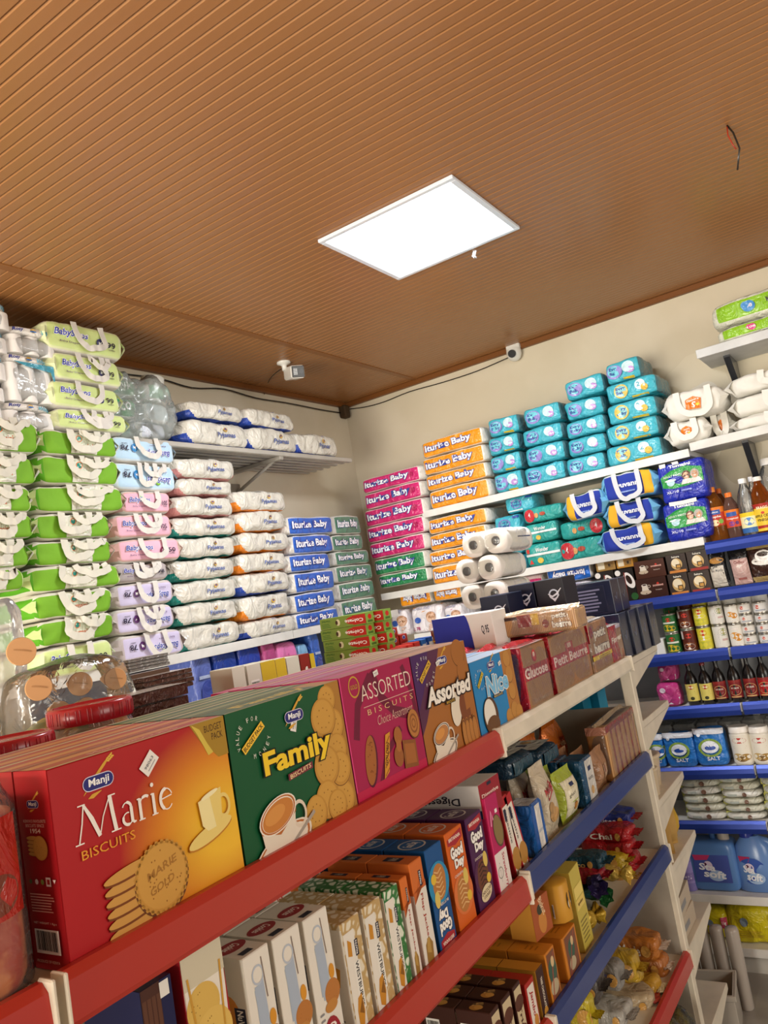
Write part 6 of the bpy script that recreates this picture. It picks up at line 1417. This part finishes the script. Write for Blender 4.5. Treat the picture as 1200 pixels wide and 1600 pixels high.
# gold foil bag on the floor level shelf
r=empty('foil_bag'); mb=MB(); soft(mb,.30,.24,.24,M('8a7a24','foil'),121,2.6,.03,freq=16,nu=30,nv=22); mb.build('bag',r)
mb=MB(); s=soft(mb,.31,.245,.25,M('c8c0a0','clear'),122,2.8,.02,freq=12,nu=24,nv=18); mb.build('clear_bag',r)
put(r,(-1.02,2.70,G5+.002),.3); tag(r,'crumpled gold and green foil bag on the lowest visible gondola shelf','foil bag')

# ================================================================== END UNIT GOODS
gx=XF-.03
for k in range(3):
    for j in range(2):
        o=carton('teal_box',.40,.10,.085,'1f86a8',lambda F:F['front'].rect(.78,.3,.86,.7,'8ac0cc')); put(o,(-1.31+.03*(k%2),EY0+.06+k*.095,EZ[1]+.002+j*.102)); tag(o,'teal blue box on the end unit, %s layer, %s from the panel'%(['lower','upper'][j],['first','second','third'][k]),'box','teal boxes on the end unit')
def tub(x,y,z,R,H,lab,c='cbb89a'):
    r=empty('plastic_tub'); put(r,(x,y,z)); tag(r,lab,'tub','beige tubs on the end unit'); mb=MB(); mb.lathe([(R*.8,0),(R*.84,.004),(R*.98,H*.9),(R*.98,H*.92)],M(c,'plastic'),26); mb.build('tub_body',r); mb=MB(); mb.lathe([(R,H*.90),(R*1.04,H*.91),(R*1.04,H*.99),(R*.9,H)],M('d8c6a8','plastic'),26); mb.build('lid',r)
tub(-1.0,EY0+.21,EZ[2]+.001,.075,.12,'large beige tub on the end unit, behind the post'); tub(-.95,EY0+.09,EZ[2]+.001,.045,.10,'small beige tub beside the large one'); tub(-1.2,EY0+.2,EZ[2]+.001,.07,.12,'beige tub deeper in on the end unit')
for i,(y,rz,c,h) in enumerate(((EY0+.10,.5,'b08a4c',.17),(EY0+.20,.9,'c09a58',.15),(EY0+.26,1.2,'c8a23c',.13))):
    snack(['brown paper flour bag leaning on the end unit','tan bag leaning behind the brown one','yellowish bag, outermost on the end unit'][i],(-.98,y,EZ[3]+.002),.15,h,.07,c,(.1,0,rz),130+i,None,'paper bags on the end unit','matte','paper_bag','bag')
def f_phone(F): F['top'].rect(.1,.2,.9,.8,'5a5450'); F['top'].rect(.15,.25,.85,.75,'2a2a2c'); F['right'].rect(.1,.3,.6,.6,'8a8a8c'); F['front'].rect(.2,.3,.8,.7,'6a6460')
for k in range(2):
    o=carton('light_box',.20,.07,.22,'c0b09a',f_phone); put(o,(-1.02,EY0+.14,EZ[4]+.002+k*.072),.05*k); tag(o,'pale cardboard box with dark window, %s of two on the end unit'%['lower','upper'][k],'box','windowed boxes on the end unit')

# ================================================================== BACK WALL, RIGHT: BOTTLES, COFFEE, CANS
def bottle(lab,cat,pxl,pxr,pyt,pyb,zb,prof,liquid,cap,capc,label=None,group=None,yoff=.0,sq=0,glass='clear',name='bottle'):
    """prof: (radius fraction, height fraction) pairs; measured by its pixel box on the shelf edge plane"""
    y=BY+.055+yoff; A=at(pxl,(pyt+pyb)/2,1,y);B=at(pxr,(pyt+pyb)/2,1,y); R=(B.x-A.x)/2; H=at((pxl+pxr)/2+ (pyb-pyt)*-.08,pyt,1,y).z-zb
    r=empty(name); put(r,((A.x+B.x)/2,y,zb+.001)); tag(r,lab,cat,group)
    hb=[p[1] for p in prof][-1]
    mb=MB(); mb.lathe([(a*R,b*H) for a,b in prof],M(liquid,glass),24,sq=sq); mb.build('bottle_body',r)
    if glass=='clear' and label and label.get('fill'):
        mb=MB(); mb.lathe([(a*R*.95,b*H+.001) for a,b in prof if b<=label['fill']],M(label['liq'],'glass'),20,sq=sq); mb.build('liquid',r)
    mb=MB(); cr=prof[-1][0]*R*1.25; mb.lathe([(cr,hb*H-.004),(cr,H*.985),(cr*.9,H)],M(capc,'plastic'),18); mb.build('cap',r)
    if label:
        mb=MB(); Rl=max(p[0] for p in prof if label['z0']<=p[1]<=label['z1']+.1)*R*1.01
        S=lambda u,v,o:Vector((-(Rl+o)*cos(pi*(.08+.84*u)),-(Rl+o)*sin(pi*(.08+.84*u)),H*(label['z0']+(label['z1']-label['z0'])*v)))
        s=D(mb,S,Rl*2.6,H*(label['z1']-label['z0']),sub=10); s.rect(0,0,1,1,label['c']); label['fn'](s); mb.build('label',r)
    return r
zR=BZ['r2']
J=[(.86,0),(.95,.01),(1,.03),(.97,.2),(1,.24),(.98,.6),(.85,.74),(.45,.88),(.36,.9),(.36,.92)]
def l_j1(s): s.rect(0,.72,1,1,'e07a28'); s.rect(.25,.62,.75,.86,'3a5aa0'); s.text('Juice',.5,.74,.34,.12,'f0f0f4',.02); s.text('Apple',.5,.50,.5,.14,'f4e8dc',.03); s.ell(.5,.2,.18,.16,'e8d8a8'); s.ell(.72,.25,.12,.12,'7aa83a')
def l_j2(s): s.rect(0,.7,1,1,'e07a28'); s.rect(.25,.62,.75,.86,'3a5aa0'); s.text('Tropical',.5,.48,.6,.12,'f4e8dc',.03); s.ell(.45,.2,.16,.14,'7a3a8a'); s.ell(.7,.22,.1,.1,'5a2a6a')
def l_v1(s): s.rect(0,.0,1,.25,'3a6aa8'); s.rect(0,.8,1,1,'e8c82a'); s.ell(.5,.55,.24,.2,'5a8ac8'); s.text('White Vinegar',.5,.5,.6,.1,'f4f4f8',.01)
def l_v2(s): s.rect(0,.84,1,1,'a82a20'); s.poly([(.2,.95),(.8,.95),(.7,.74),(.3,.74)],'c83a24'); s.text('BRAGG',.5,.85,.4,.1,'f4e8c8',.03); s.text('APPLE CIDER',.5,.55,.66,.1,'3a2a14',.02); s.text('VINEGAR',.5,.40,.5,.1,'3a2a14',.02); s.rect(.2,.1,.8,.2,'a82a20'); s.ell(.5,.66,.06,.05,'c83a24')
gb='bottles on the upper right back shelf'
bottle('large juice bottle with orange cap and apple label beside the adult pants','juice bottle',1100,1133,762,831,zR,J,'b8702c','',"e8862a",dict(z0=.26,z1=.62,c='b83a28',fn=l_j1),gb,glass='glass')
bottle('smaller juice bottle with orange cap and purple fruit label','juice bottle',1130,1156,770,826,zR,J,'9a7468','',"e8762a",dict(z0=.24,z1=.62,c='c8482c',fn=l_j2),gb,glass='glass')
bottle('orange-capped juice bottle standing behind the front two','juice bottle',1113,1140,764,822,zR,J,'a8602c','',"e8762a",None,gb,yoff=.10,glass='glass')
V_=[(.85,0),(.96,.02),(.96,.45),(.9,.5),(.96,.55),(.8,.68),(.62,.78),(.34,.88),(.30,.90),(.30,.93)]
bottle('clear bottle of white vinegar with white cap and blue and yellow label','vinegar bottle',1150,1182,748,820,zR,V_,'dfe6e4','',"f2f2f0",dict(z0=.05,z1=.40,c='f0e9b0',fn=l_v1),gb)
bottle('clear bottle with white cap, behind the white vinegar','vinegar bottle',1157,1180,748,815,zR,V_,'dfe6e4','',"f2f2f0",None,gb,yoff=.11)
bottle('amber apple cider vinegar bottle with yellow label','vinegar bottle',1172,1207,745,818,zR,[(.9,0),(1,.02),(1,.52),(.9,.66),(.6,.8),(.34,.88),(.34,.94)],'a8561c','',"e8e4dc",dict(z0=.04,z1=.52,c='e8c43a',fn=l_v2),gb,glass='glass')
bottle('big empty clear bottle behind the amber vinegar at the right edge','bottle',1182,1230,716,800,zR,J,'e4eae8','',"f2f2f0",None,gb,yoff=.16)
bottle('clear bottle with white cap between the vinegar bottles','vinegar bottle',1168,1190,745,812,zR,V_,'dfe6e4','',"f2f2f0",None,gb,yoff=.15)
# coffee
z=BZ['u3']+.001
def f_cof(F):
    f=F['front']; f.ell(.28,.36,.26,.10,'c8b49a'); f.poly([(.17,.45),(.40,.45),(.36,.62),(.36,.70),(.17,.70),(.19,.6)],'e0d4c2'); f.ell(.275,.70,.13,.05,'efe6d8'); f.ell(.275,.70,.10,.035,'3a1c10'); f.ring(.42,.62,.07,.02,'d8cab4'); f.ell(.72,.70,.06,.06,'c83a2c'); f.text('DORMANS',.72,.62,.34,.08,'e8d0c0',.02,out='b02a20',ob=.05); f.text('Instant',.72,.42,.2,.06,'d8c8b8',.01); f.ell(.3,.3,.03,.02,'3a1c10'); F['right'].rect(0,0,1,1,'2a1610')
def f_sah(c):
    def fn(F):
        f=F['front']; f.rect(.08,.03,.92,.16,c); f.ell(.5,.48,.28,.30,'c8a468'); f.ell(.45,.55,.2,.2,'e6d8b8'); f.rect(.44,.24,.70,.46,'2a1c14'); f.rect(.48,.28,.66,.42,'c89448'); f.rect(.25,.78,.75,.94,'2c2622'); f.text('Sahara',.5,.86,.4,.09,'e8e0d0',.02)
    return fn
cf='coffee boxes on the third back shelf'
def bb(name,lab,cat,a,b,t,zb,h,body,fn,group,d=.09,yo=.0):
    A=at(a,t,1,BY+.012+yo);B=at(b,t,1,BY+.012+yo); hh=h or at((a+b)/2,t,1,BY+.012+yo).z-zb
    o=carton(name,B.x-A.x-.001,hh,d,body,fn); put(o,((A.x+B.x)/2,BY+.012+yo+d/2,zb)); tag(o,lab,cat,group); return zb+hh
z1=bb('coffee_box','brown coffee box with cup, lower of two','coffee',991,1040,903,z,0,'3c2018',f_cof,cf); bb('coffee_box','brown coffee box with cup, upper of two','coffee',988,1037,875,z1,0,'4a281c',f_cof,cf)
for a,b,t1,t2,c,n in ((1041,1073,896,866,'c8803a','orange-based'),(1073,1107,892,860,'98302a','red-based')):
    z1=bb('coffee_box','dark coffee box with camel-coloured picture, %s lower one'%n,'coffee',a,b,t1,z,0,'3a2e28',f_sah(c),cf); bb('coffee_box','dark coffee box with camel-coloured picture, %s upper one'%n,'coffee',a-3,b-3,t2,z1,0,'3a2e28',f_sah(c),cf)
def f_blk(F):
    f=F['front']; f.rect(0,0,1,1,'191312'); f.ell(.72,.66,.13,.24,'efe9e2',20,20); f.ell(.70,.68,.07,.14,'2a1610',16,20); f.text('Coffee',.36,.42,.6,.12,'f0e8e0',.02,rot=-80); f.ell(.85,.2,.1,.1,'2a5a2c'); f.stroke([(.45,.1),(.5,.9)],.03,'8a2a20'); f.ell(.15,.9,.08,.08,'efe9e2')
z1=bb('coffee_box','black coffee box with white cup, left one beside the blue diaper pack','coffee',928,958,893,z-.008,0,'191312',f_blk,cf); bb('coffee_box','black coffee box with white cup, right one','coffee',959,988,889,z-.008,0,'191312',f_blk,cf)
def f_tan(F): F['front'].rect(.1,.15,.45,.75,'e0d4b8'); F['front'].rect(.5,.2,.9,.6,'8a6a3a'); F['front'].ell(.7,.4,.1,.12,'3a2a18')
bb('tea_box','tan tea box on the black coffee boxes, left','tea',928,959,872,z1+.001,0,'a07a3e',f_tan,cf); bb('tea_box','ochre tea box on the black coffee boxes, right','tea',960,987,868,z1+.001,0,'b8802c',f_tan,cf)
def cofbag(lab,a,b,t,fn,c,seed):
    A=at(a,(t+905)/2,1,BY+.05);B=at(b,(t+905)/2,1,BY+.05); h=at((a+b)/2,t,1,BY+.05).z-z
    mb,s=pouch(B.x-A.x,h,.06,M(c,'film'),seed,.004); fn(s); o=mb.build('coffee_bag'); put(o,((A.x+B.x)/2,BY+.05,z)); tag(o,lab,'coffee',cf)
cofbag('black coffee bag with pale hand lettering',1104,1136,850,lambda s:(s.rect(.12,.05,.85,.52,'d8cfc0'),s.text('Cafe',.35,.5,.4,.08,'2a2422',.02,skew=.1),s.text('del Mundo',.5,.42,.6,.06,'2a2422',.01),s.ell(.55,.64,.16,.07,'b8823c'),s.poly([(.7,.45),(.9,.7),(.8,.3)],'2a2422')),'1c1a1c',141)
cofbag('black coffee bag with rose printed label',1139,1173,850,lambda s:(s.rect(.08,.04,.92,.66,'c8a49c'),s.ell(.5,.42,.12,.1,'e0d0c8'),s.text('Coffee',.5,.58,.5,.07,'8a3a3a',.01),s.rect(.3,.15,.7,.2,'a8625a')),'1c1a1c',142)
cofbag('large brown coffee bag with white cup and saucer picture',1166,1222,834,lambda s:(s.rect(.03,.72,.97,.97,'a8905c'),s.rect(.03,.03,.97,.14,'a8905c'),s.text('Uganda Coffee',.5,.80,.6,.06,'3a2a18',.02),s.ell(.5,.46,.26,.09,'e8e2d8'),s.ell(.5,.56,.17,.12,'f2ede6'),s.ell(.5,.60,.12,.05,'2a1408'),s.ring(.72,.56,.06,.02,'f2ede6')),'3a2218',143)
# cans
def can(lab,x,y,z,R,H,c,fn,group):
    r=empty('food_can'); put(r,(x,y,z)); tag(r,lab,'can',group); MT=M('b8b4a8','metal')
    mb=MB(); mb.lathe([(R*.96,0),(R,.002),(R,.004),(R*.97,.006),(R*.97,H-.006),(R,H-.004),(R,H-.001),(R*.95,H-.001),(R*.94,H-.004),(R*.05,H-.004)],MT,24); mb.build('can_body',r)
    mb=MB(); S=lambda u,v,o:Vector((-(R*.985+o)*cos(pi*u*1.0),-(R*.985+o)*sin(pi*u),.007+(H-.014)*v)); s=D(mb,S,R*3.1,H-.014,sub=12); s.rect(0,0,1,1,c); fn(s); mb.build('label',r); return r
def c_corn(s): s.ell(.5,.74,.16,.12,'d83a2c'); s.rect(.2,.5,.8,.6,'e8e8d8'); s.ell(.4,.24,.3,.2,'e0c030'); s.ell(.6,.2,.25,.16,'d0b028')
def c_bean(s): s.ell(.55,.74,.16,.12,'d83a2c'); s.rect(.0,.6,.3,1,'d8c8c0'); s.ell(.5,.2,.3,.16,'e8ddd0'); s.ell(.5,.3,.34,.1,'b8743a')
def c_yel(s): s.ell(.5,.78,.18,.14,'c8342a'); s.text('Giana',.5,.78,.22,.09,'f4e8dc',.02); s.ell(.5,.52,.36,.1,'e6e0ec'); s.ell(.4,.2,.3,.16,'b8b83a'); s.ell(.65,.22,.22,.14,'c8c04a')
def c_olive(s): s.ell(.7,.72,.24,.18,'7a8a4a'); s.ell(.7,.72,.15,.1,'a8a060'); s.lines(.25,.2,.5,.7,6,'9a9aa0'); s.rect(.6,.3,.85,.4,'c8a8a0')
def c_nut(s): s.poly([(.2,.86),(.8,.90),(.8,.78),(.2,.76)],'b02a28'); s.text('Jambo',.5,.82,.3,.08,'f4e8e0',.02); s.ell(.45,.5,.22,.16,'d8983a'); s.ell(.6,.4,.2,.18,'c8842c'); s.poly([(.3,.3),(.7,.3),(.5,.08)],'7a2a28')
def c_tuna(s): s.ell(.42,.6,.22,.2,'c83a24'); s.text('Tuna',.45,.6,.22,.2,'f4e0d0',.03); s.rect(.3,.15,.8,.28,'9aa0a8')
z=BZ['u4']+.001; gc='food cans on the fourth back shelf'
def canrow(a,b,ys,c,fn,dn):
    """ys: tops from lower to upper can"""
    y=BY+.05; zz=z; A=at(a,ys[0]+12,1,y);B=at(b,ys[0]+12,1,y); R=(B.x-A.x)/2*.985; n=len(ys)
    for k,t in enumerate(ys):
        zt=at((a+b)/2-(ys[0]-t)*.1,t,1,y).z; can('%s can, %s of its stack'%(dn,['lowest','second from below','third from below','topmost'][k] if n>2 else ['lower','upper'][k]),(A.x+B.x)/2,y,zz,R,zt-zz-.0005,c,fn,gc); zz=zt
canrow(1041,1064,[988,958],'2a6a34',c_corn,'green and yellow vegetable'); canrow(1065,1088,[982,951],'5a2418',c_bean,'dark brown baked bean'); canrow(1089,1112,[978,946],'d8cc3a',c_yel,'yellow-green sweetcorn')
canrow(1113,1137,[975,944],'dedad0',c_olive,'white olive'); canrow(1138,1162,[973,943],'e2ddd2',c_nut,'white can with orange fruit'); canrow(1163,1185,[990,974,958,940],'dcd8d0',c_tuna,'flat tuna'); canrow(1187,1210,[988,972,957,938],'d6d4d0',c_tuna,'flat tuna right-edge')
for i in range(7):
    can(['green vegetable can behind the first stack','brown bean can behind the second stack','yellow can behind the third stack','white can behind the olive stack','white can behind the fruit stack','can behind the flat tuna stack','can behind the right-edge tuna stack'][i],at(1050+24*i,970,1,BY+.13).x,BY+.14,z,.034,.235,['2a6a34','5a2418','d8cc3a','dedad0','e2ddd2','dcd8d0','d6d4d0'][i],[c_corn,c_bean,c_yel,c_olive,c_nut,c_tuna,c_tuna][i],'second line of food cans')
mb=MB(); mb.box(-.02,.02,0,.06,0,.075,M('e8e6e0','card'),.002); o=mb.build('small_box'); put(o,(at(1030,1005,1,BY+.02).x,BY+.02,z)); tag(o,'small white carton beside the green vegetable cans','box')
# sauces
z=BZ['u5']+.001; SB=[(.9,0),(1,.015),(1,.55),(.85,.66),(.42,.78),(.34,.82),(.34,.95)]
def l_s1(s): s.ell(.5,.8,.22,.12,'b02a24'); s.text('Maggi',.5,.8,.26,.1,'f4e8dc',.02); s.lines(.25,.35,.75,.62,3,'4a4420',.5); s.ell(.5,.16,.12,.1,'3a3a20')
def l_s2(s): s.rect(0,.86,1,1,'8a2a26'); s.ell(.5,.45,.36,.3,'14100e'); s.ring(.5,.45,.36,.03,'c8a86a',20,.85); s.text('SOY SAUCE',.5,.55,.44,.09,'e8e0d0',.02); s.lines(.3,.28,.7,.42,2,'e0d8c8',.5); s.rect(.2,.03,.8,.09,'c8a86a')
gs='dark sauce bottles on the fifth back shelf'
for i,(a,b,t) in enumerate(((1068,1091,1035),(1090,1114,1035),(1111,1135,1030),(1135,1159,1027),(1159,1183,1024),(1181,1206,1022))):
    bottle(['dark sauce bottle with yellow label, left','dark sauce bottle with yellow label, right','soy sauce bottle with dark red label, first','soy sauce bottle with dark red label, second','soy sauce bottle with dark red label, third','soy sauce bottle with bright red label at the right edge'][i],'sauce bottle',a+2,b-1,t,1100,z,SB,'120c0a','', '1a1412' if i>1 else '7a1c1c',dict(z0=.10,z1=.50,c='d8c868' if i<2 else ('7a1f22' if i<5 else 'a81c20'),fn=l_s1 if i<2 else l_s2),gs,glass='plastic')
def f_pinkp(s): s.poly([(.0,.0),(.5,.2),(.9,.7),(.6,.9),(.2,.5)],'d85a9a'); s.poly([(.4,.1),(.9,.1),(.95,.4)],'e8e0e8'); s.ell(.3,.7,.12,.1,'f0dce8')
for i,(a,b,t,bt) in enumerate(((1024,1060,1066,1100),(1024,1056,1036,1066))):
    A=at(a,t,1,BY+.05);B=at(b,t,1,BY+.05); zz=z if i==0 else at(1040,1066,1,BY+.05).z
    mb=MB(); s=soft(mb,B.x-A.x,at(1040,t,1,BY+.05).z-zz,.10,M('c03a80','film'),150+i,4,.008); f_pinkp(s); o=mb.build('wipes_pack'); put(o,((A.x+B.x)/2,BY+.08,zz)); tag(o,['pink and white pack standing left of the sauce bottles, lower','pink and white pack left of the sauce bottles, upper'][i],'pack','pink packs beside the sauce bottles')
# salt and seasoning jars
z=BZ['u6']+.001
def f_salt(s): s.rect(0,.86,1,1,'d8d8dc'); s.ring(.5,.5,.30,.07,'8aa84a',24,.8); s.ell(.5,.52,.22,.16,'e8ecf4'); s.ell(.5,.5,.14,.06,'2a50a8'); s.text('SALT',.55,.22,.4,.1,'f0f4fa',.02); s.ell(.2,.85,.05,.05,'e8ecf4')
gz='salt bags and jars on the sixth back shelf'
for i,(a,b,t) in enumerate(((1018,1038,1147),(1039,1087,1143),(1087,1137,1136))):
    A=at(a,1165,1,BY+.05);B=at(b,1165,1,BY+.05); mb=MB(); s=soft(mb,B.x-A.x,at((a+b)/2,t,1,BY+.05).z-z,.08,M('2a78c8','film'),160+i,5,.006); f_salt(s); o=mb.build('salt_bag'); put(o,((A.x+B.x)/2,BY+.06,z)); tag(o,['blue salt bag half hidden by the end unit','blue salt bag, middle of three','blue salt bag with whitish top beside the jars'][i],'salt',gz)
def l_z(s): s.ell(.5,.80,.26,.10,'b8342c'); s.text('zesta',.5,.80,.3,.1,'f4ece4',.03); s.lines(.25,.52,.75,.64,2,'8a7a6a'); s.ell(.35,.22,.2,.12,'c8a868'); s.ell(.65,.2,.2,.12,'a8823e'); s.ell(.5,.14,.2,.1,'7a5a2c')
ZB=[(.88,0),(.96,.02),(1,.1),(1,.78),(.9,.85),(.80,.87)]
for i,(a,b) in enumerate(((1142,1174),(1173,1205))): bottle(['white zesta jar beside the salt bags','white zesta jar at the right edge'][i],'jar',a,b,1134,1186,z,ZB,'e8e2d6','','efe8de',dict(z0=.08,z1=.80,c='e9e2d2',fn=l_z),gz,glass='plastic',name='spice_jar')
# rows of grey packs behind the salt
for i in range(6):
    o=carton('flour_bag',.11,.17,.12,M('8a8a86','film'),lambda F:F['front'].rect(.2,.3,.8,.6,'a8a8a0'),None,'film',.012); put(o,(at(1035+36*i,1130,1,BY+.2).x,BY+.2,z),.03*(-1)**i); tag(o,'grey pack standing behind the salt bags, %s from the left'%['first','second','third','fourth','fifth','sixth'][i],'pack','grey packs behind the salt bags')
# noodle / wipes packs
z=BZ['u7']+.001
def f_wip(s): s.ell(.6,.5,.3,.3,'7a5a4a'); s.poly([(.0,.0),(.2,.0),(.15,1),(0,1)],'c8c85a'); s.rect(.2,.3,.42,.6,'b8c0b8')
for st,(a,b,n) in enumerate(((1068,1132,6),(1130,1195,7),(1196,1250,6))):
    for k in range(n):
        A=at(a,1265,1,BY+.03);B=at(b,1265,1,BY+.03); hz=.037 if n==6 else .033
        mb=MB(); s=soft(mb,B.x-A.x,hz-.001,.14,M('d8d8c6' if k%3 else 'e6e6de','film'),170+st*10+k,3.4,.005,nv=5); f_wip(s); o=mb.build('noodle_pack'); put(o,((A.x+B.x)/2+random.uniform(-.006,.006),BY+.09,z+k*hz),random.uniform(-.05,.05)); tag(o,'flat pale packet, %s in the %s pile on the seventh back shelf'%(['lowest','second from below','third from below','fourth from below','fifth from below','sixth from below','seventh from below'][k],['left','middle','right-edge'][st]),'packet','flat pale packets on the seventh back shelf')
# softener
z=BZ['u8']+.001
def jug(lab,a,b,t,fn,kind,c='5a86c4'):
    y=BY+.10; A=at(a,1350,1,y);B=at(b,1350,1,y); w=B.x-A.x; H=at((a+b)/2-8,t,1,y).z-z
    r=empty('softener_jug'); put(r,((A.x+B.x)/2,y,z)); tag(r,lab,'fabric softener','softener on the eighth back shelf'); m_=M(c,'plastic')
    mb=MB()
    if kind=='can':
        s=soft(mb,w,H*.80,.13,m_,3,7,.002); mb.build('jug_body',r)
        mb=MB(); mb.tube([(-w*.40,0,H*.76),(-w*.40,0,H*.90),(-w*.30,0,H*.96),(0,0,H*.96),(w*.06,0,H*.88),(w*.06,0,H*.78)],.014,m_,10); mb.build('handle',r)
        mb=MB(); mb.lathe([(.026,H*.78),(.026,H*.97),(.022,H*1.0)],M('c8bcae','plastic'),18,(w*.28,0,0)); mb.build('cap',r)
        mb=MB(); s=D(mb,lambda u,v,o:Vector((-w*.36+w*.72*u,-.0665-o,H*(.16+.44*v))),w*.72,H*.44); s.rect(0,0,1,1,'4a5aa8'); fn(s); mb.build('label',r)
    else:
        pr=[(.42,0),(.5,.02),(.5,.45),(.42,.72),(.22,.88)]
        vs=MB(); vs.lathe([(q*w,zz*H) for q,zz in pr],m_,26,sq=2.6); vs.v=[(x,yy*.62,zz) for x,yy,zz in vs.v]; vs.build('jug_body',r)
        mb=MB(); mb.tube([(w*.12,-.0,H*.84),(w*.42,-.0,H*.78),(w*.56,0,H*.60),(w*.50,0,H*.34)],.016,m_,10); mb.build('handle',r)
        mb=MB(); mb.lathe([(.03,H*.86),(.032,H*.97),(.026,H)],M('2a3a9a','plastic'),18,(-w*.08,0,0)); mb.build('cap',r)
        mb=MB(); s=D(mb,lambda u,v,o:Vector((w*(-.36+.62*u),-.62*w*.5*sqrt(max(.05,1-((-.36+.62*u)/.5)**2.0))*.93-.006-o,H*(.12+.46*v))),w*.62,H*.46,sub=8); s.ell(.5,.5,.48,.46,'3a5ab0'); fn(s); mb.build('label',r)
def l_sta(s): s.poly([(.0,1),(.5,1),(.4,.82),(.05,.80)],'c83a6a'); s.ell(.4,.62,.16,.16,'e8d8ec'); s.ell(.32,.66,.06,.06,'5a2a4a'); s.ell(.6,.25,.3,.2,'a8c4e8'); s.text('Sta',.36,.56,.46,.26,'f6f8fc',.03,skew=-.1,shear=.1); s.text('soft',.54,.30,.62,.28,'f6f8fc',.03,skew=-.1,shear=.1)
jug('pale blue square Sta-soft jug on the eighth back shelf',1080,1156,1290,l_sta,'can'); jug('pale blue Sta-soft bottle with side handle and dark blue cap',1150,1212,1293,l_sta,'bottle','6a90cc')
def l_p(s): s.rect(.1,.1,.9,.5,'8a78b8'); s.text('95',.5,.28,.5,.2,'e8e0f4',.02)
bottle('lilac bottle half hidden left of the square jug','fabric softener',1064,1086,1325,1398,z,ZB,'8a80c0','','a898c8',dict(z0=.2,z1=.7,c='9a8cc8',fn=l_p),None,glass='plastic',name='softener_bottle')
# yellow packs
z=BZ['u9']+.001
def f_yp(s): s.ell(.3,.6,.1,.12,'7a8a9a'); s.rect(.72,.45,.92,.8,'b83a5a'); s.lines(.15,.2,.6,.4,4,'c8a82a'); s.text('1 kg',.82,.62,.12,.14,'f4e8e8',.02)
for i,(a,b,t,dy) in enumerate(((1100,1140,1424,.05),(1136,1230,1418,.04),(1160,1250,1409,.16),(1088,1112,1440,.1))):
    A=at(a,1450,1,BY+dy);B=at(b,1450,1,BY+dy); mb=MB(); s=soft(mb,B.x-A.x,at((a+b)/2,t,1,BY+dy).z-z,.12,M('d8c81e' if i<3 else 'a8204a','film'),190+i,3.6,.014); f_yp(s); o=mb.build('flour_pack'); put(o,((A.x+B.x)/2,BY+dy+.06,z),.04*i); tag(o,['yellow pack, left one on the lowest back shelf','large yellow pack with crimson patch on the lowest back shelf','yellow pack behind the large one','crimson pack beside the yellow ones'][i],'pack','yellow packs on the lowest back shelf')
# crates by the end unit on the floor
def crate(x,y,lab,w,h,d,rz):
    r=empty('storage_crate'); put(r,(x,y,.0),rz); tag(r,lab,'crate','white crates on the floor by the end unit'); c=M('b8b0a4','plastic'); mb=MB(); t=.006
    mb.box(-w/2,w/2,-d/2,-d/2+t,0,h,c,.002); mb.box(-w/2,w/2,d/2-t,d/2,0,h,c,.002); mb.box(-w/2,-w/2+t,-d/2+t,d/2-t,0,h,c,.002); mb.box(w/2-t,w/2,-d/2+t,d/2-t,0,h,c,.002); mb.box(-w/2,w/2,-d/2,d/2,0,t,c); mb.build('crate_body',r)
    mb=MB(); mb.box(-w/2-.008,w/2+.008,-d/2-.008,-d/2,h-.02,h,c,.002); mb.box(-w/2-.008,w/2+.008,d/2,d/2+.008,h-.02,h,c,.002); mb.box(w/2,w/2+.008,-d/2,d/2,h-.02,h,c,.002); mb.box(-w/2-.008,-w/2,-d/2,d/2,h-.02,h,c,.002); mb.build('rim',r)
p=at(1125,1560,1,3.34); crate(-1.00,3.42,'white plastic crate on the floor at the bottom right corner',.20,.17,.20,.15)
o=carton('carton_box',.16,.30,.12,'a8845a',lambda F:F['front'].rect(.1,.5,.9,.9,'8a6236')); put(o,(-1.24,3.50,0.001),.1); tag(o,'brown carton open behind the white crate','box')
for k in range(4):
    mb=MB(); mb.lathe([(.026,0),(.028,.004),(.028,.27),(.024,.28),(.01,.283)],M('b0a69c','plastic'),18); o=mb.build('paper_tube'); put(o,(-1.09+.062*k,3.58,.001)); o.scale=(1,1,1.15); tag(o,'white upright tube behind the crate, %s from the left'%['first','second','third','fourth'][k],'tube','white tubes behind the crate')
